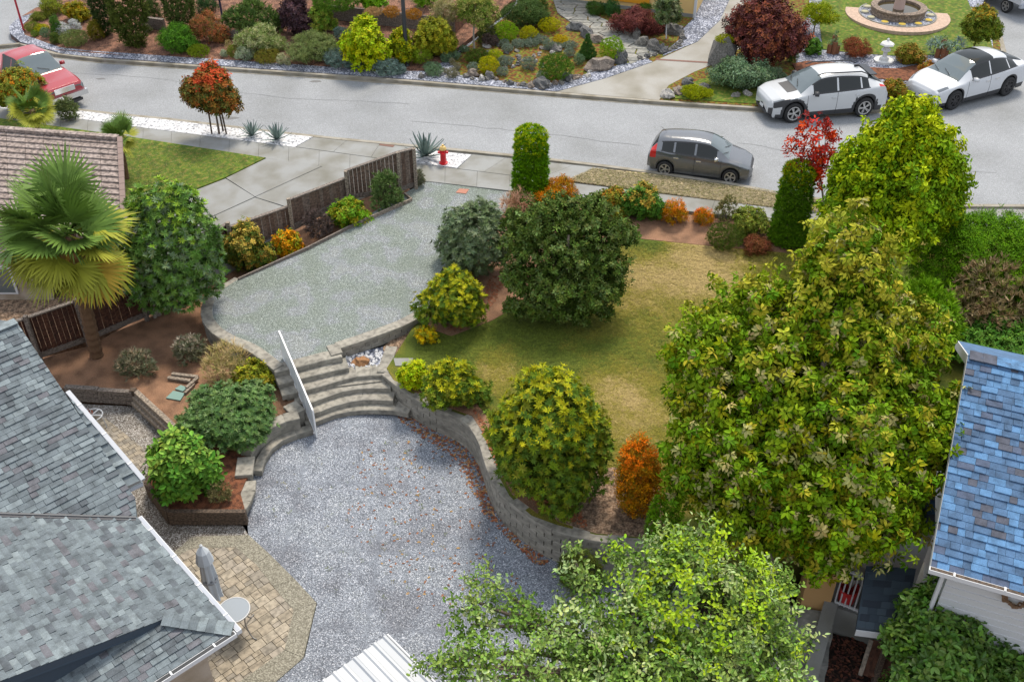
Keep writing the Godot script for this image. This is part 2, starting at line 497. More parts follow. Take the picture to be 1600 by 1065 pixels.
# lobes: [centre, radii]; each colour in cols is linear; tip is the colour of the young growth on top
func crown(parent: Node3D, called: String, lobes: Array, kind: String, size: float, cover: float, cols: Array, o := {}) -> void:
	var amp: float = o.get("amp", 0.18)
	var inner: float = o.get("inner", 0.3)
	var tip = o.get("tip", null)
	var tip_share: float = o.get("tip_share", 0.5)
	var low: float = o.get("low", -1.0)
	var gaps: float = o.get("gaps", 0.0 if kind == "needle" or o.get("column", false) else 0.28)
	var gap_freq: float = 45.0 / clampf(size * 3.0, 0.4, 1.2)
	var shoots: float = o.get("shoots", 0.0 if kind == "needle" or o.get("column", false) else 0.14)
	var gain: float = o.get("gain", 1.4)
	var rich: float = o.get("rich", 1.12)
	var areas := []
	var total := 0.0
	for l in lobes:
		var q: Vector3 = l[1]
		var area := 4.0 * PI * pow((pow(q.x * q.y, 1.6) + pow(q.x * q.z, 1.6) + pow(q.y * q.z, 1.6)) / 3.0, 1.0 / 1.6)
		areas.append(area)
		total += area
	var per := []
	var freq: float = o.get("freq", 2.2)
	for v in 3:
		per.append([[], []])
	var top := -1e9
	var bottom := 1e9
	for l in lobes:
		top = maxf(top, l[0].y + l[1].y)
		bottom = minf(bottom, l[0].y - l[1].y)
	for li in lobes.size():
		var c: Vector3 = lobes[li][0]
		var q: Vector3 = lobes[li][1]
		var n := int(areas[li] / (size * size * 0.6) * cover)
		for i in n:
			var d := rand_dir()
			if d.y < low:
				d.y = -d.y
			var f := 1.0 + amp * wobble.get_noise_3dv((d * freq + c * 3.1) * 30.0) * 1.6
			var k := f * (r(0.35, 0.8) if rng.randf() < inner else r(0.84, 1.04))
			if rng.randf() < shoots:
				k *= r(1.04, 1.2)
			var p := c + d * q * k
			if gaps > 0.0 and k > 0.8 and wobble.get_noise_3dv(p * gap_freq) < gaps - 0.6:
				continue
			# buried deep in another lobe: no leaf grows there
			var deep := false
			for lj in lobes.size():
				if lj != li and ((p - lobes[lj][0]) / lobes[lj][1]).length() < 0.62:
					deep = true
					break
			if deep and rng.randf() < 0.85:
				continue
			if p.y < 0.02:
				p.y = r(0.02, 0.1)
			var nrm := (d / q).normalized()
			var up: Vector3 = (nrm * o.get("out", 0.8) + Vector3.UP * o.get("up", 0.6) + rand_dir() * o.get("mess", 0.5)).normalized()
			var x := up.cross(rand_dir()).normalized()
			var sc := size * r(0.75, 1.2)
			var b := Basis(x, up, x.cross(up)) * Basis.from_scale(Vector3(sc, sc, sc))
			var col: Color = cols[rng.randi() % cols.size()]
			if tip != null:
				var hgt := (p.y - bottom) / (top - bottom)
				var w := clampf((hgt - 1.0 + tip_share) / tip_share * 1.6, 0, 1) * clampf((k - 0.8) * 6.0, 0, 1)
				if rng.randf() < w * 0.62:
					col = tip
			var e := r(0.8, 1.2) * gain
			var lum := col.r * 0.3 + col.g * 0.6 + col.b * 0.1
			col = Color(maxf(lum + (col.r - lum) * rich, 0.004), maxf(lum + (col.g - lum) * rich, 0.004), maxf(lum + (col.b - lum) * rich, 0.003))
			per[i % 3][0].append(Transform3D(b, p))
			per[i % 3][1].append(Color(col.r * e * r(0.92, 1.08), col.g * e, col.b * e))
	# one mesh of three twig shapes shared among the copies
	for v in 3:
		var list: Array = per[v][0]
		if list.is_empty():
			continue
		var mm := MultiMesh.new()
		mm.transform_format = MultiMesh.TRANSFORM_3D
		mm.use_colors = true
		mm.mesh = sprigs[kind + str(v)]
		mm.instance_count = list.size()
		for i in list.size():
			mm.set_instance_transform(i, list[i])
			mm.set_instance_color(i, per[v][1][i])
		var node := MultiMeshInstance3D.new()
		node.name = numbered(called, parent)
		node.multimesh = mm
		node.material_override = M.leaf_glossy if o.get("gloss", false) else M.leaf
		node.set_meta("kind", "stuff")
		parent.add_child(node)


func stems(parent: Node3D, called: String, ends: Array, from: Vector3, rad: float, m: Material) -> void:
	for e in ends:
		var s := st()
		var mid: Vector3 = from.lerp(e, 0.5) + Vector3(r(-0.1, 0.1), r(0.0, 0.15), r(-0.1, 0.1)) * from.distance_to(e)
		tube(s, smooth_line([from, mid, e], 0.3), fade(smooth_line([from, mid, e], 0.3).size(), rad, rad * 0.25), 5)
		put(called, done(s, true), m, parent)


func fade(n: int, a: float, b: float) -> Array:
	var out := []
	for i in n:
		out.append(lerpf(a, b, float(i) / maxi(1, n - 1)))
	return out


# the looks that plants share: twig kind, twig size, cover, lobes, colours
var looks := {}


func make_looks() -> void:
	looks = {
		"rhodo": {"kind": "whorl", "size": 0.2, "mess": 0.8, "lobes": 9, "cols": [Color(0.10, 0.135, 0.018), Color(0.075, 0.115, 0.02), Color(0.13, 0.14, 0.025), Color(0.06, 0.10, 0.02)], "tip": Color(0.235, 0.235, 0.03), "tip_share": 0.5, "gain": 1.5, "amp": 0.26},
		"laurel": {"kind": "whorl", "size": 0.24, "lobes": 8, "cols": [Color(0.07, 0.125, 0.04), Color(0.09, 0.145, 0.05), Color(0.055, 0.105, 0.035)], "amp": 0.14, "gloss": true},
		"hydrangea": {"kind": "oval", "size": 0.38, "lobes": 6, "cols": [Color(0.09, 0.18, 0.035), Color(0.12, 0.21, 0.045), Color(0.07, 0.15, 0.03)], "tip": Color(0.19, 0.28, 0.07), "amp": 0.15},
		"dark": {"kind": "oval", "size": 0.26, "lobes": 9, "cols": [Color(0.05, 0.085, 0.03), Color(0.065, 0.10, 0.035), Color(0.04, 0.075, 0.025)], "amp": 0.2, "gloss": true},
		"greyleaf": {"kind": "whorl", "size": 0.24, "lobes": 9, "cols": [Color(0.085, 0.115, 0.06), Color(0.11, 0.14, 0.08), Color(0.065, 0.095, 0.04)], "amp": 0.2, "gloss": true},
		"green": {"kind": "fine", "size": 0.22, "lobes": 6, "cols": [Color(0.06, 0.13, 0.025), Color(0.08, 0.16, 0.03), Color(0.05, 0.105, 0.02)], "amp": 0.15},
		"bright": {"kind": "fine", "size": 0.22, "lobes": 6, "cols": [Color(0.10, 0.20, 0.02), Color(0.13, 0.24, 0.025), Color(0.08, 0.16, 0.02)], "amp": 0.12},
		"olive": {"kind": "fine", "size": 0.22, "lobes": 6, "cols": [Color(0.13, 0.15, 0.03), Color(0.10, 0.125, 0.025), Color(0.16, 0.17, 0.04)], "amp": 0.18},
		"yellow": {"kind": "fine", "size": 0.22, "lobes": 5, "cols": [Color(0.30, 0.27, 0.02), Color(0.25, 0.25, 0.02), Color(0.36, 0.30, 0.03)], "amp": 0.15},
		"lime": {"kind": "oval", "size": 0.28, "lobes": 8, "cols": [Color(0.26, 0.30, 0.02), Color(0.20, 0.27, 0.02), Color(0.32, 0.33, 0.03)], "amp": 0.25},
		"orange": {"kind": "fine", "size": 0.2, "lobes": 5, "cols": [Color(0.42, 0.17, 0.02), Color(0.36, 0.13, 0.015), Color(0.32, 0.18, 0.02), Color(0.22, 0.15, 0.02)], "amp": 0.14, "tip": Color(0.50, 0.17, 0.015)},
		"rusty": {"kind": "fine", "size": 0.22, "lobes": 6, "cols": [Color(0.24, 0.09, 0.05), Color(0.15, 0.10, 0.035), Color(0.30, 0.11, 0.05), Color(0.10, 0.09, 0.03)], "amp": 0.2},
		"redball": {"kind": "fine", "size": 0.18, "lobes": 3, "cols": [Color(0.17, 0.055, 0.03), Color(0.22, 0.07, 0.035), Color(0.13, 0.045, 0.025)], "amp": 0.1},
		"purple": {"kind": "oval", "size": 0.24, "lobes": 7, "cols": [Color(0.055, 0.03, 0.04), Color(0.075, 0.04, 0.05), Color(0.04, 0.022, 0.03)], "amp": 0.25},
		"maroon": {"kind": "weep", "size": 0.34, "lobes": 7, "cols": [Color(0.105, 0.03, 0.028), Color(0.135, 0.042, 0.035), Color(0.08, 0.024, 0.024)], "amp": 0.2},
		"conifer": {"kind": "spray", "size": 0.22, "lobes": 1, "cover": 6.5, "inner": 0.15, "cols": [Color(0.055, 0.10, 0.022), Color(0.07, 0.12, 0.025), Color(0.045, 0.085, 0.02)], "amp": 0.12, "up": 1.2},
		"blue": {"kind": "needle", "size": 0.2, "lobes": 4, "cols": [Color(0.12, 0.17, 0.15), Color(0.15, 0.20, 0.18), Color(0.09, 0.13, 0.11)], "amp": 0.14},
		"lavender": {"kind": "needle", "size": 0.13, "lobes": 1, "cols": [Color(0.15, 0.18, 0.14), Color(0.18, 0.21, 0.17), Color(0.11, 0.145, 0.10)], "amp": 0.1},
		"heather": {"kind": "needle", "size": 0.13, "lobes": 1, "cols": [Color(0.11, 0.165, 0.09), Color(0.13, 0.19, 0.11), Color(0.09, 0.14, 0.08)], "amp": 0.1},
		"mound": {"kind": "needle", "size": 0.14, "lobes": 1, "cols": [Color(0.13, 0.16, 0.03), Color(0.15, 0.17, 0.035), Color(0.11, 0.135, 0.03)], "amp": 0.1},
		"goldmound": {"kind": "needle", "size": 0.14, "lobes": 1, "cols": [Color(0.36, 0.31, 0.02), Color(0.28, 0.27, 0.02), Color(0.24, 0.26, 0.025)], "amp": 0.1},
		"greenball": {"kind": "needle", "size": 0.15, "lobes": 1, "cols": [Color(0.06, 0.12, 0.018), Color(0.075, 0.14, 0.02), Color(0.05, 0.10, 0.015)], "amp": 0.1},
		"limeball": {"kind": "needle", "size": 0.15, "lobes": 1, "cols": [Color(0.15, 0.25, 0.025), Color(0.19, 0.28, 0.03), Color(0.12, 0.21, 0.02)], "amp": 0.12},
		"copperball": {"kind": "needle", "size": 0.14, "lobes": 1, "cols": [Color(0.27, 0.13, 0.03), Color(0.22, 0.11, 0.025), Color(0.32, 0.16, 0.045)], "amp": 0.1},
		"pale": {"kind": "fine", "size": 0.2, "lobes": 5, "cols": [Color(0.25, 0.27, 0.13), Color(0.16, 0.20, 0.07), Color(0.34, 0.34, 0.20), Color(0.10, 0.15, 0.04)], "amp": 0.2},
		"silver": {"kind": "fine", "size": 0.16, "lobes": 3, "cols": [Color(0.24, 0.28, 0.20), Color(0.30, 0.33, 0.25), Color(0.17, 0.21, 0.13)], "amp": 0.14},
		"snow": {"kind": "fine", "size": 0.16, "lobes": 4, "cols": [Color(0.55, 0.55, 0.60), Color(0.42, 0.43, 0.46), Color(0.30, 0.32, 0.30)], "amp": 0.2},
		"bare": {"kind": "spray", "size": 0.24, "lobes": 4, "cols": [Color(0.10, 0.075, 0.07), Color(0.13, 0.10, 0.09), Color(0.075, 0.055, 0.05)], "amp": 0.15},
		"sage": {"kind": "spray", "size": 0.22, "lobes": 5, "cols": [Color(0.16, 0.17, 0.11), Color(0.22, 0.20, 0.14), Color(0.12, 0.13, 0.075)], "tip": Color(0.30, 0.24, 0.17), "amp": 0.2, "up": 0.9},
		"reed": {"kind": "grass", "size": 0.62, "lobes": 1, "cols": [Color(0.28, 0.22, 0.10), Color(0.20, 0.18, 0.07), Color(0.34, 0.26, 0.14)], "amp": 0.1, "up": 1.6, "out": 0.7},
		"juniper": {"kind": "spray", "size": 0.34, "lobes": 8, "cols": [Color(0.075, 0.115, 0.035), Color(0.095, 0.14, 0.04), Color(0.055, 0.09, 0.03)], "amp": 0.22, "up": 0.15, "out": 1.2},
		"nandina": {"kind": "oval", "size": 0.2, "lobes": 7, "cols": [Color(0.15, 0.16, 0.03), Color(0.22, 0.17, 0.035), Color(0.11, 0.13, 0.025), Color(0.30, 0.14, 0.03)], "amp": 0.22},
	}


func look_of(style: String, over: Dictionary) -> Dictionary:
	var d: Dictionary = looks[style].duplicate()
	d.merge(over, true)
	return d


# lobes of an ellipsoid shrub with half width a and half height b standing on y = 0
func shrub_lobes(a: float, b: float, n: int) -> Array:
	var out := []
	if n <= 1:
		return [[Vector3(0, b, 0), Vector3(a, b, a)]]
	out.append([Vector3(0, b * 0.92, 0), Vector3(a * 0.76, b * 0.86, a * 0.76)])
	for i in n:
		var t := TAU * i / n * 2.0 + r(-0.3, 0.3)
		var h: float = [0.55, 1.25, 0.9, 1.35][i % 4]
		var rad: float = [0.62, 0.42, 0.62, 0.3][i % 4]
		var q := r(0.28, 0.5)
		out.append([Vector3(cos(t) * a * rad * r(0.9, 1.15), maxf(b * h * r(0.92, 1.05), b * q * 0.9), sin(t) * a * rad), Vector3(a * q, b * minf(q * 1.1, 2.0 - h), a * q)])
	return out


func shrub(called: String, label: String, category: String, at: Vector3, a: float, b: float, style: String, over := {}, group := "") -> Node3D:
	var o := thing(called, label, category, at, group)
	var d := look_of(style, over)
	var lobes := shrub_lobes(a, b, d.lobes)
	if d.get("column", false):      # a clipped pillar: a stack of flat lobes
		lobes = []
		var n := 6
		for i in n:
			var k := (i + 0.5) / n
			lobes.append([Vector3(0, 2.0 * b * k * 0.93, 0), Vector3(a, b / n * 1.55, a) * Vector3(1.0 - 0.22 * k, 1, 1.0 - 0.22 * k)])
	if d.get("cone", false):
		lobes = []
		for i in 4:
			lobes.append([Vector3(0, b * (0.3 + i * 0.45), 0), Vector3(a * (1.0 - i * 0.25), b * 0.38, a * (1.0 - i * 0.25))])
	var size: float = minf(d.size, maxf(a * 0.42, 0.06))
	crown(o, "foliage", lobes, d.kind, size, d.get("cover", 3.6 if d.kind == "needle" else 2.7), d.cols, d)
	if not d.get("stemless", false) and a > 0.3:
		var ends := []
		for i in mini(4, lobes.size()):
			ends.append(lobes[i][0])
		if ends.size() == 1:
			ends = [Vector3(a * 0.2, b * 1.3, 0)]
		stems(o, "stem", ends, Vector3(0, -0.15, 0), clampf(a * 0.05, 0.01, 0.06), M.bark)
	return o


# a tree: base on the ground, crown centre in the world, half width a, half height b
func tree(called: String, label: String, category: String, at: Vector3, centre: Vector3, a: float, b: float, style: String, over := {}) -> Node3D:
	var o := thing(called, label, category, at)
	var d := look_of(style, over)
	var c := centre - at
	var lobes: Array = d.get("shape", [])
	if d.has("lobes_at"):
		for l in d.lobes_at:
			lobes.append([l[0] - at, Vector3(l[1], l[1] * 0.8, l[1])])
	elif lobes.is_empty():
		for l in shrub_lobes(a, b, d.lobes):
			lobes.append([l[0] + c - Vector3(0, b, 0), l[1]])
	else:
		var shaped := []
		for l in lobes:
			shaped.append([c + Vector3(l[0] * a, l[1] * b, l[2] * a), Vector3(l[3] * a, l[4] * b, l[3] * a)])
		lobes = shaped
	var rad: float = d.get("trunk", clampf(a * 0.06, 0.03, 0.2))
	var s := st()
	var fork: Vector3 = c * Vector3(0.7, 0, 0.7) + Vector3(0, maxf(c.y - b * 0.5, c.y * 0.45), 0)
	var line := smooth_line([Vector3(0, -0.3, 0), fork * 0.5 + Vector3(r(-0.05, 0.05), 0, r(-0.05, 0.05)), fork, c + Vector3(0, b * 0.5, 0)], 0.25)
	tube(s, line, fade(line.size(), rad, rad * 0.3), 8)
	put("trunk", done(s, true), d.get("bark", M.bark), o)
	var ends := []
	for i in mini(d.get("limbs", 9), lobes.size()):
		ends.append(lobes[i][0])
	stems(o, "branch", ends, fork * 0.95, rad * 0.5, d.get("bark", M.bark))
	crown(o, "crown", lobes, d.kind, d.size, d.get("cover", 2.6), d.cols, d)
	return o


# stones with a knobbly outline, four shapes shared by all
var stone_shapes := []


func make_stones() -> void:
	for v in 5:
		var s := st()
		var n := FastNoiseLite.new()
		n.seed = 40 + v
		n.frequency = 0.9
		var grid := []
		for i in 7:
			for k in 10:
				var a := TAU * k / 10.0
				var e := PI * i / 6.0
				var d := Vector3(sin(e) * cos(a), cos(e), sin(e) * sin(a))
				grid.append(d * (1.0 + n.get_noise_3dv(d * 1.3) * 0.7))
		for i in 6:
			for k in 10:
				var j := (k + 1) % 10
				if i > 0:
					tri(s, grid[i * 10 + k], grid[i * 10 + 10 + k], grid[i * 10 + j])
				if i < 5:
					tri(s, grid[i * 10 + 10 + k], grid[i * 10 + 10 + j], grid[i * 10 + j])
		stone_shapes.append(s.commit())


func stone(called: String, parent: Node, at: Vector3, size: Vector3, m: Material) -> MeshInstance3D:
	return put(called, stone_shapes[rng.randi() % 5], m, parent, Transform3D(Basis(Vector3.UP, r(0, TAU)) * Basis.from_scale(size), at + Vector3(0, size.y * 0.35, 0)))


# ---------------------------------------------------------------- vehicles
# keys: [distance from the nose, half width, belt height, half width at the roof edge, roof edge height, centre height]
func key_at(keys: Array, t: float) -> Array:
	for i in keys.size() - 1:
		if t <= keys[i + 1][0]:
			var k: float = clampf((t - keys[i][0]) / (keys[i + 1][0] - keys[i][0]), 0, 1)
			var out := []
			for j in 6:
				# a cubic through the neighbours, kept within the span
				var a: float = keys[maxi(i - 1, 0)][j]
				var d: float = keys[mini(i + 2, keys.size() - 1)][j]
				var b: float = keys[i][j]
				var c: float = keys[i + 1][j]
				var v := cubic_interpolate(b, c, a, d, k)
				out.append(clampf(v, minf(b, c) - 0.02, maxf(b, c) + 0.03) if j else t)
			return out
	return keys[-1]


func make_car(o: Node3D, spec: Dictionary) -> void:
	var keys: Array = spec.keys
	var long: float = keys[-1][0]
	var ts := {}
	var t := 0.0
	while t < long:
		ts[snappedf(t, 0.001)] = true
		t += 0.035
	for k in keys:
		ts[snappedf(k[0], 0.001)] = true
	for x in spec.cuts:
		ts[snappedf(x, 0.001)] = true
	var tl: Array = ts.keys()
	tl.sort()
	var wr: float = spec.wheel
	var arch: float = wr + 0.06
	var rows := []
	for tt in tl:
		var k := key_at(keys, tt)
		var hw: float = k[1]
		var base: float = spec.sill + (0.10 if tt < 0.12 or tt > long - 0.12 else 0.0)
		for w in spec.wheels:
			var d: float = tt - w
			if absf(d) < arch:
				base = maxf(base, wr + sqrt(arch * arch - d * d))
		base = minf(base, k[2] - 0.06)
		var half := []
		for p in [[0.0, 0.965], [0.1, 0.985], [0.22, 1.0], [0.36, 1.008], [0.5, 1.01], [0.64, 1.005], [0.78, 0.995], [0.9, 0.985], [1.0, 0.96]]:
			half.append(Vector2(hw * p[1], lerpf(base, k[2], p[0])))
		for p in [0.1, 0.5, 0.9, 1.0]:
			half.append(Vector2(lerpf(hw * 0.96, k[3], p), lerpf(k[2], k[4], p)))
		half.append(Vector2(k[3] * 0.9, lerpf(k[4], k[5], 0.5)))
		half.append(Vector2(k[3] * 0.6, lerpf(k[4], k[5], 0.85)))
		half.append(Vector2(0, k[5]))
		var row := []
		for i in half.size():
			row.append(Vector3(long * 0.5 - tt, half[i].y, half[i].x))
		for i in range(half.size() - 2, -1, -1):
			row.append(Vector3(long * 0.5 - tt, half[i].y, -half[i].x))
		rows.append(row)
	var tools := {}
	var nv: int = rows[0].size()
	for i in rows.size() - 1:
		var mid: float = (tl[i] + tl[i + 1]) * 0.5
		for v in nv - 1:
			var m := mini(v, nv - 2 - v)      # from sill to roof centre
			m = [0, 0, 1, 2, 2, 3, 3, 4][m] if m < 8 else m - 3
			var side := "left" if v < nv / 2 else "right"
			var part := "body"
			var near_arch := 9.0
			for w in spec.wheels:
				near_arch = minf(near_arch, Vector2(mid - w, (rows[i][v].y + rows[i][v + 1].y) * 0.5 - wr).length())
			if m <= 4 and near_arch < arch + spec.cladding and spec.cladding > 0.0:
				part = "cladding"
			elif m == 0 and mid > 0.2 and mid < long - 0.2:
				part = "cladding" if spec.cladding > 0.0 or spec.dark_sill else "body"
			if m >= 9 and mid > spec.screen[0] and mid < spec.screen[1]:
				part = "windscreen"
			elif m >= 9 and mid > spec.back[0] and mid < spec.back[1]:
				part = "rear_window"
			elif m >= 9 and spec.glass_roof and mid >= spec.screen[1] and mid <= spec.glass_roof_end:
				part = "roof_glass"
			elif m == 6 or m == 7:
				for wn in spec.windows.size():
					if mid > spec.windows[wn][0] and mid < spec.windows[wn][1]:
						part = "window_%s_%d" % [side, wn]
			elif m == 5 or m == 8:
				if mid > spec.windows[0][0] - 0.05 and mid < spec.windows[-1][1] + 0.05:
					part = "window_trim" if spec.black_trim else "body"
			for z in spec.zones:
				if mid > z[1] and mid < z[2] and m >= z[3] and m <= z[4]:
					part = z[0] + ("_" + side if z[5] else "")
			if not tools.has(part):
				tools[part] = st()
			quad(tools[part], rows[i][v], rows[i + 1][v], rows[i + 1][v + 1], rows[i][v + 1])
	for e in [0, rows.size() - 1]:
		var c := Vector3(rows[e][0].x, (rows[e][0].y + rows[e][nv / 2].y) * 0.5, 0)
		for v in nv - 1:
			if e == 0:
				tri(tools.body, c, rows[e][v], rows[e][v + 1])
			else:
				tri(tools.body, c, rows[e][v + 1], rows[e][v])
	for p in tools:
		var called: String = p
		var m: Material = spec.paint
		if p.begins_with("window_trim"):
			m = M.black_gloss
		elif p.begins_with("window") or p == "rear_window" or p == "roof_glass":
			m = M.car_glass
			called = "window" if p.begins_with("window_") else p
		elif p == "windscreen":
			m = M.screen_glass
		elif p.begins_with("headlight"):
			called = "headlight"
			m = M.lamp_glass
		elif p.begins_with("taillight"):
			called = "taillight"
			m = M.red_lamp
		elif p.begins_with("cladding") or p.begins_with("grille") or p.begins_with("black_panel"):
			m = M.plastic
		put(called, done(tools[p], true), m, o)
	# dark underside that closes the wheel wells
	var s := st()
	box(s, Transform3D(Basis(), Vector3(0, 0.38, 0)), Vector3(long * 0.5 - 0.25, 0.22, spec.keys[2][1] - 0.22))
	put("underbody", s.commit(), M.black, o)
	for w in spec.wheels:
		for z in [-1, 1]:
			make_wheel(o, Vector3(long * 0.5 - w, wr, z * (spec.half - 0.1)), wr, z, spec.rim, spec.spokes)
	for z in [-1, 1]:
		var kx: float = spec.mirror
		var q := key_at(keys, kx)
		s = st()
		box(s, Transform3D(Basis(Vector3.UP, 0.25 * z), Vector3(long * 0.5 - kx, q[2] + 0.09, z * (q[1] + 0.1))), Vector3(0.07, 0.06, 0.1))
		put("mirror", done(s, true), spec.mirror_mat, o)
		for h in spec.handles:
			q = key_at(keys, h)
			s = st()
			box(s, Transform3D(Basis(), Vector3(long * 0.5 - h, lerpf(spec.sill, q[2], 0.8), z * (q[1] + 0.008))), Vector3(0.1, 0.018, 0.018))
			put("handle", s.commit(), spec.handle_mat, o)
		for dx in spec.doors:
			q = key_at(keys, dx)
			s = st()
			var pts := []
			for p in [[0.02, 0.97], [0.2, 1.0], [0.45, 1.01], [0.7, 1.0], [0.9, 0.985], [1.0, 0.96]]:
				pts.append(Vector3(long * 0.5 - dx, lerpf(spec.sill, q[2], p[0]), z * (q[1] * p[1] + 0.001)))
			tube(s, pts, [0.008, 0.008, 0.008, 0.008, 0.008, 0.008], 4)
			put("door_gap", s.commit(), M.black, o)
	var f := key_at(keys, 0.0)
	s = st()
	box(s, Transform3D(Basis(), Vector3(long * 0.5 + 0.01, 0.42, 0)), Vector3(0.012, 0.055, 0.15))
	put("number_plate", s.commit(), M.white, o)
	s = st()
	box(s, Transform3D(Basis(), Vector3(long * 0.5 - 0.02, 0.3, 0)), Vector3(0.03, 0.05, f[1] * 0.85))
	put("lower_grille", s.commit(), M.plastic, o)
	for z in [-0.28, 0.3]:      # wipers at the foot of the windscreen
		var a := key_at(keys, spec.screen[0] + 0.06)
		var b := key_at(keys, spec.screen[0] + 0.3)
		s = st()
		tube(s, [Vector3(long * 0.5 - spec.screen[0] - 0.05, a[5] + 0.03, z), Vector3(long * 0.5 - spec.screen[0] - 0.22, lerpf(a[5], b[5], 0.7) + 0.02, z + 0.42)], [0.012, 0.008], 5)
		put("wiper", s.commit(), M.black, o)


func make_wheel(o: Node3D, at: Vector3, wr: float, z: int, rim: Material, spokes: int) -> void:
	var w := Node3D.new()
	w.name = numbered("wheel", o)
	o.add_child(w)
	w.transform = Transform3D(Basis(Vector3.RIGHT, PI / 2 * z), at)   # the wheel's own +y looks outward
	var s := st()
	lathe(s, [Vector2(wr * 0.64, -0.1), Vector2(wr * 0.95, -0.1), Vector2(wr, -0.07), Vector2(wr, 0.07), Vector2(wr * 0.95, 0.1), Vector2(wr * 0.7, 0.105), Vector2(wr * 0.66, 0.07)], Vector3.ZERO, 26)
	put("tyre", done(s, true), M.tyre, w)
	s = st()
	lathe(s, [Vector2(wr * 0.7, 0.1), Vector2(wr * 0.66, 0.1), Vector2(wr * 0.62, 0.03), Vector2(0.0, 0.02)], Vector3.ZERO, 26)
	put("brake_disc", done(s, true), M.dark_metal, w)
	s = st()
	lathe(s, [Vector2(wr * 0.7, 0.102), Vector2(wr * 0.69, 0.112), Vector2(wr * 0.6, 0.108), Vector2(wr * 0.6, 0.09)], Vector3.ZERO, 26)
	for i in spokes:
		for k in [-0.14, 0.14]:
			var a: float = TAU * i / spokes + k
			var b := Basis(Vector3.UP, a)
			box(s, Transform3D(b, b * Vector3(wr * 0.35, 0.085, 0)), Vector3(wr * 0.3, 0.012, wr * 0.045))
	lathe(s, [Vector2(wr * 0.16, 0.06), Vector2(wr * 0.16, 0.1), Vector2(0, 0.105)], Vector3.ZERO, 14)
	put("rim", s.commit(), rim, w)


# stands the car on its near-side wheels' footprints
func park(o: Node3D, front: Vector3, rear: Vector3, spec: Dictionary, near_is_left: bool) -> void:
	var fwd := (front - rear).normalized()
	var base: float = spec.wheels[1] - spec.wheels[0]
	var size := front.distance_to(rear) / base
	var left := Vector3.UP.cross(fwd)
	var away := -left if near_is_left else left
	var long: float = spec.keys[-1][0]
	var mid: float = long * 0.5 - (spec.wheels[0] + spec.wheels[1]) * 0.5
	var at: Vector3 = (front + rear) * 0.5 + away * (spec.half - 0.02) * size - fwd * mid * size
	o.transform = Transform3D(Basis(fwd, Vector3.UP, fwd.cross(Vector3.UP)) * Basis.from_scale(Vector3(size, size * 1.05, size)), at)


func car_materials() -> void:
	M.car_glass = mat(Color(0.008, 0.011, 0.011), 0.04)
	M.car_glass.metallic_specular = 0.45
	M.screen_glass = mat(Color(0.09, 0.115, 0.125), 0.04)
	M.screen_glass.metallic_specular = 0.75
	M.black_gloss = mat(Color(0.012, 0.012, 0.014), 0.2)
	M.lamp_glass = mat(Color(0.16, 0.175, 0.19), 0.08, 0.3)
	M.red_lamp = mat(Color(0.45, 0.015, 0.012), 0.12)
	M.plastic = mat(Color(0.035, 0.036, 0.04), 0.55)
	M.tyre = mat(Color(0.016, 0.016, 0.017), 0.85)
	M.alloy = mat(Color(0.5, 0.5, 0.5), 0.3, 0.7)
	M.dark_alloy = mat(Color(0.05, 0.05, 0.055), 0.35, 0.6)
	M.chrome = mat(Color(0.7, 0.7, 0.7), 0.15, 0.9)
	M.paint_grey = mat(Color(0.145, 0.152, 0.165), 0.22, 0.6)
	M.paint_white = mat(Color(0.50, 0.515, 0.54), 0.25)
	M.paint_pearl = mat(Color(0.46, 0.475, 0.49), 0.25)
	M.paint_red = mat(Color(0.30, 0.02, 0.028), 0.25)
	for k in ["paint_grey", "paint_white", "paint_pearl", "paint_red"]:
		M[k].clearcoat_enabled = true
		M[k].clearcoat = 0.6
		M[k].clearcoat_roughness = 0.2


func base_spec() -> Dictionary:
	return {"sill": 0.22, "cladding": 0.0, "dark_sill": false, "glass_roof": false, "glass_roof_end": 0.0, "black_trim": true, "zones": [], "mirror_mat": M.plastic, "handle_mat": M.plastic, "rim": M.alloy, "spokes": 5}


func hatchback() -> Dictionary:
	var s := base_spec()
	s.merge({
		"keys": [[0.0, 0.52, 0.55, 0.42, 0.60, 0.63], [0.1, 0.70, 0.66, 0.56, 0.71, 0.73], [0.4, 0.81, 0.77, 0.66, 0.83, 0.86], [0.92, 0.845, 0.91, 0.70, 0.96, 1.0], [1.25, 0.85, 0.93, 0.62, 1.18, 1.24], [1.72, 0.85, 0.95, 0.56, 1.39, 1.47], [2.4, 0.85, 0.965, 0.56, 1.43, 1.53], [3.3, 0.845, 1.0, 0.55, 1.37, 1.49], [3.78, 0.81, 1.03, 0.52, 1.27, 1.42], [4.02, 0.77, 0.98, 0.56, 1.03, 1.06], [4.14, 0.70, 0.74, 0.56, 0.78, 0.8]],
		"wheels": [0.80, 3.40], "wheel": 0.31, "half": 0.85, "paint": M.paint_grey, "screen": [0.95, 1.72], "back": [3.8, 4.02],
		"windows": [[1.42, 2.22], [2.3, 3.06], [3.14, 3.6]], "cuts": [0.95, 1.72, 1.42, 2.22, 2.3, 3.06, 3.14, 3.6, 3.8], "mirror": 1.42, "handles": [2.1, 3.0], "doors": [1.22, 2.26, 3.3],
		"zones": [["headlight", 0.14, 0.52, 4, 8, true], ["taillight", 3.82, 4.06, 3, 7, true], ["grille", 0.0, 0.08, 9, 11, false]], "mirror_mat": M.chrome, "handle_mat": M.chrome,
	}, true)
	return s


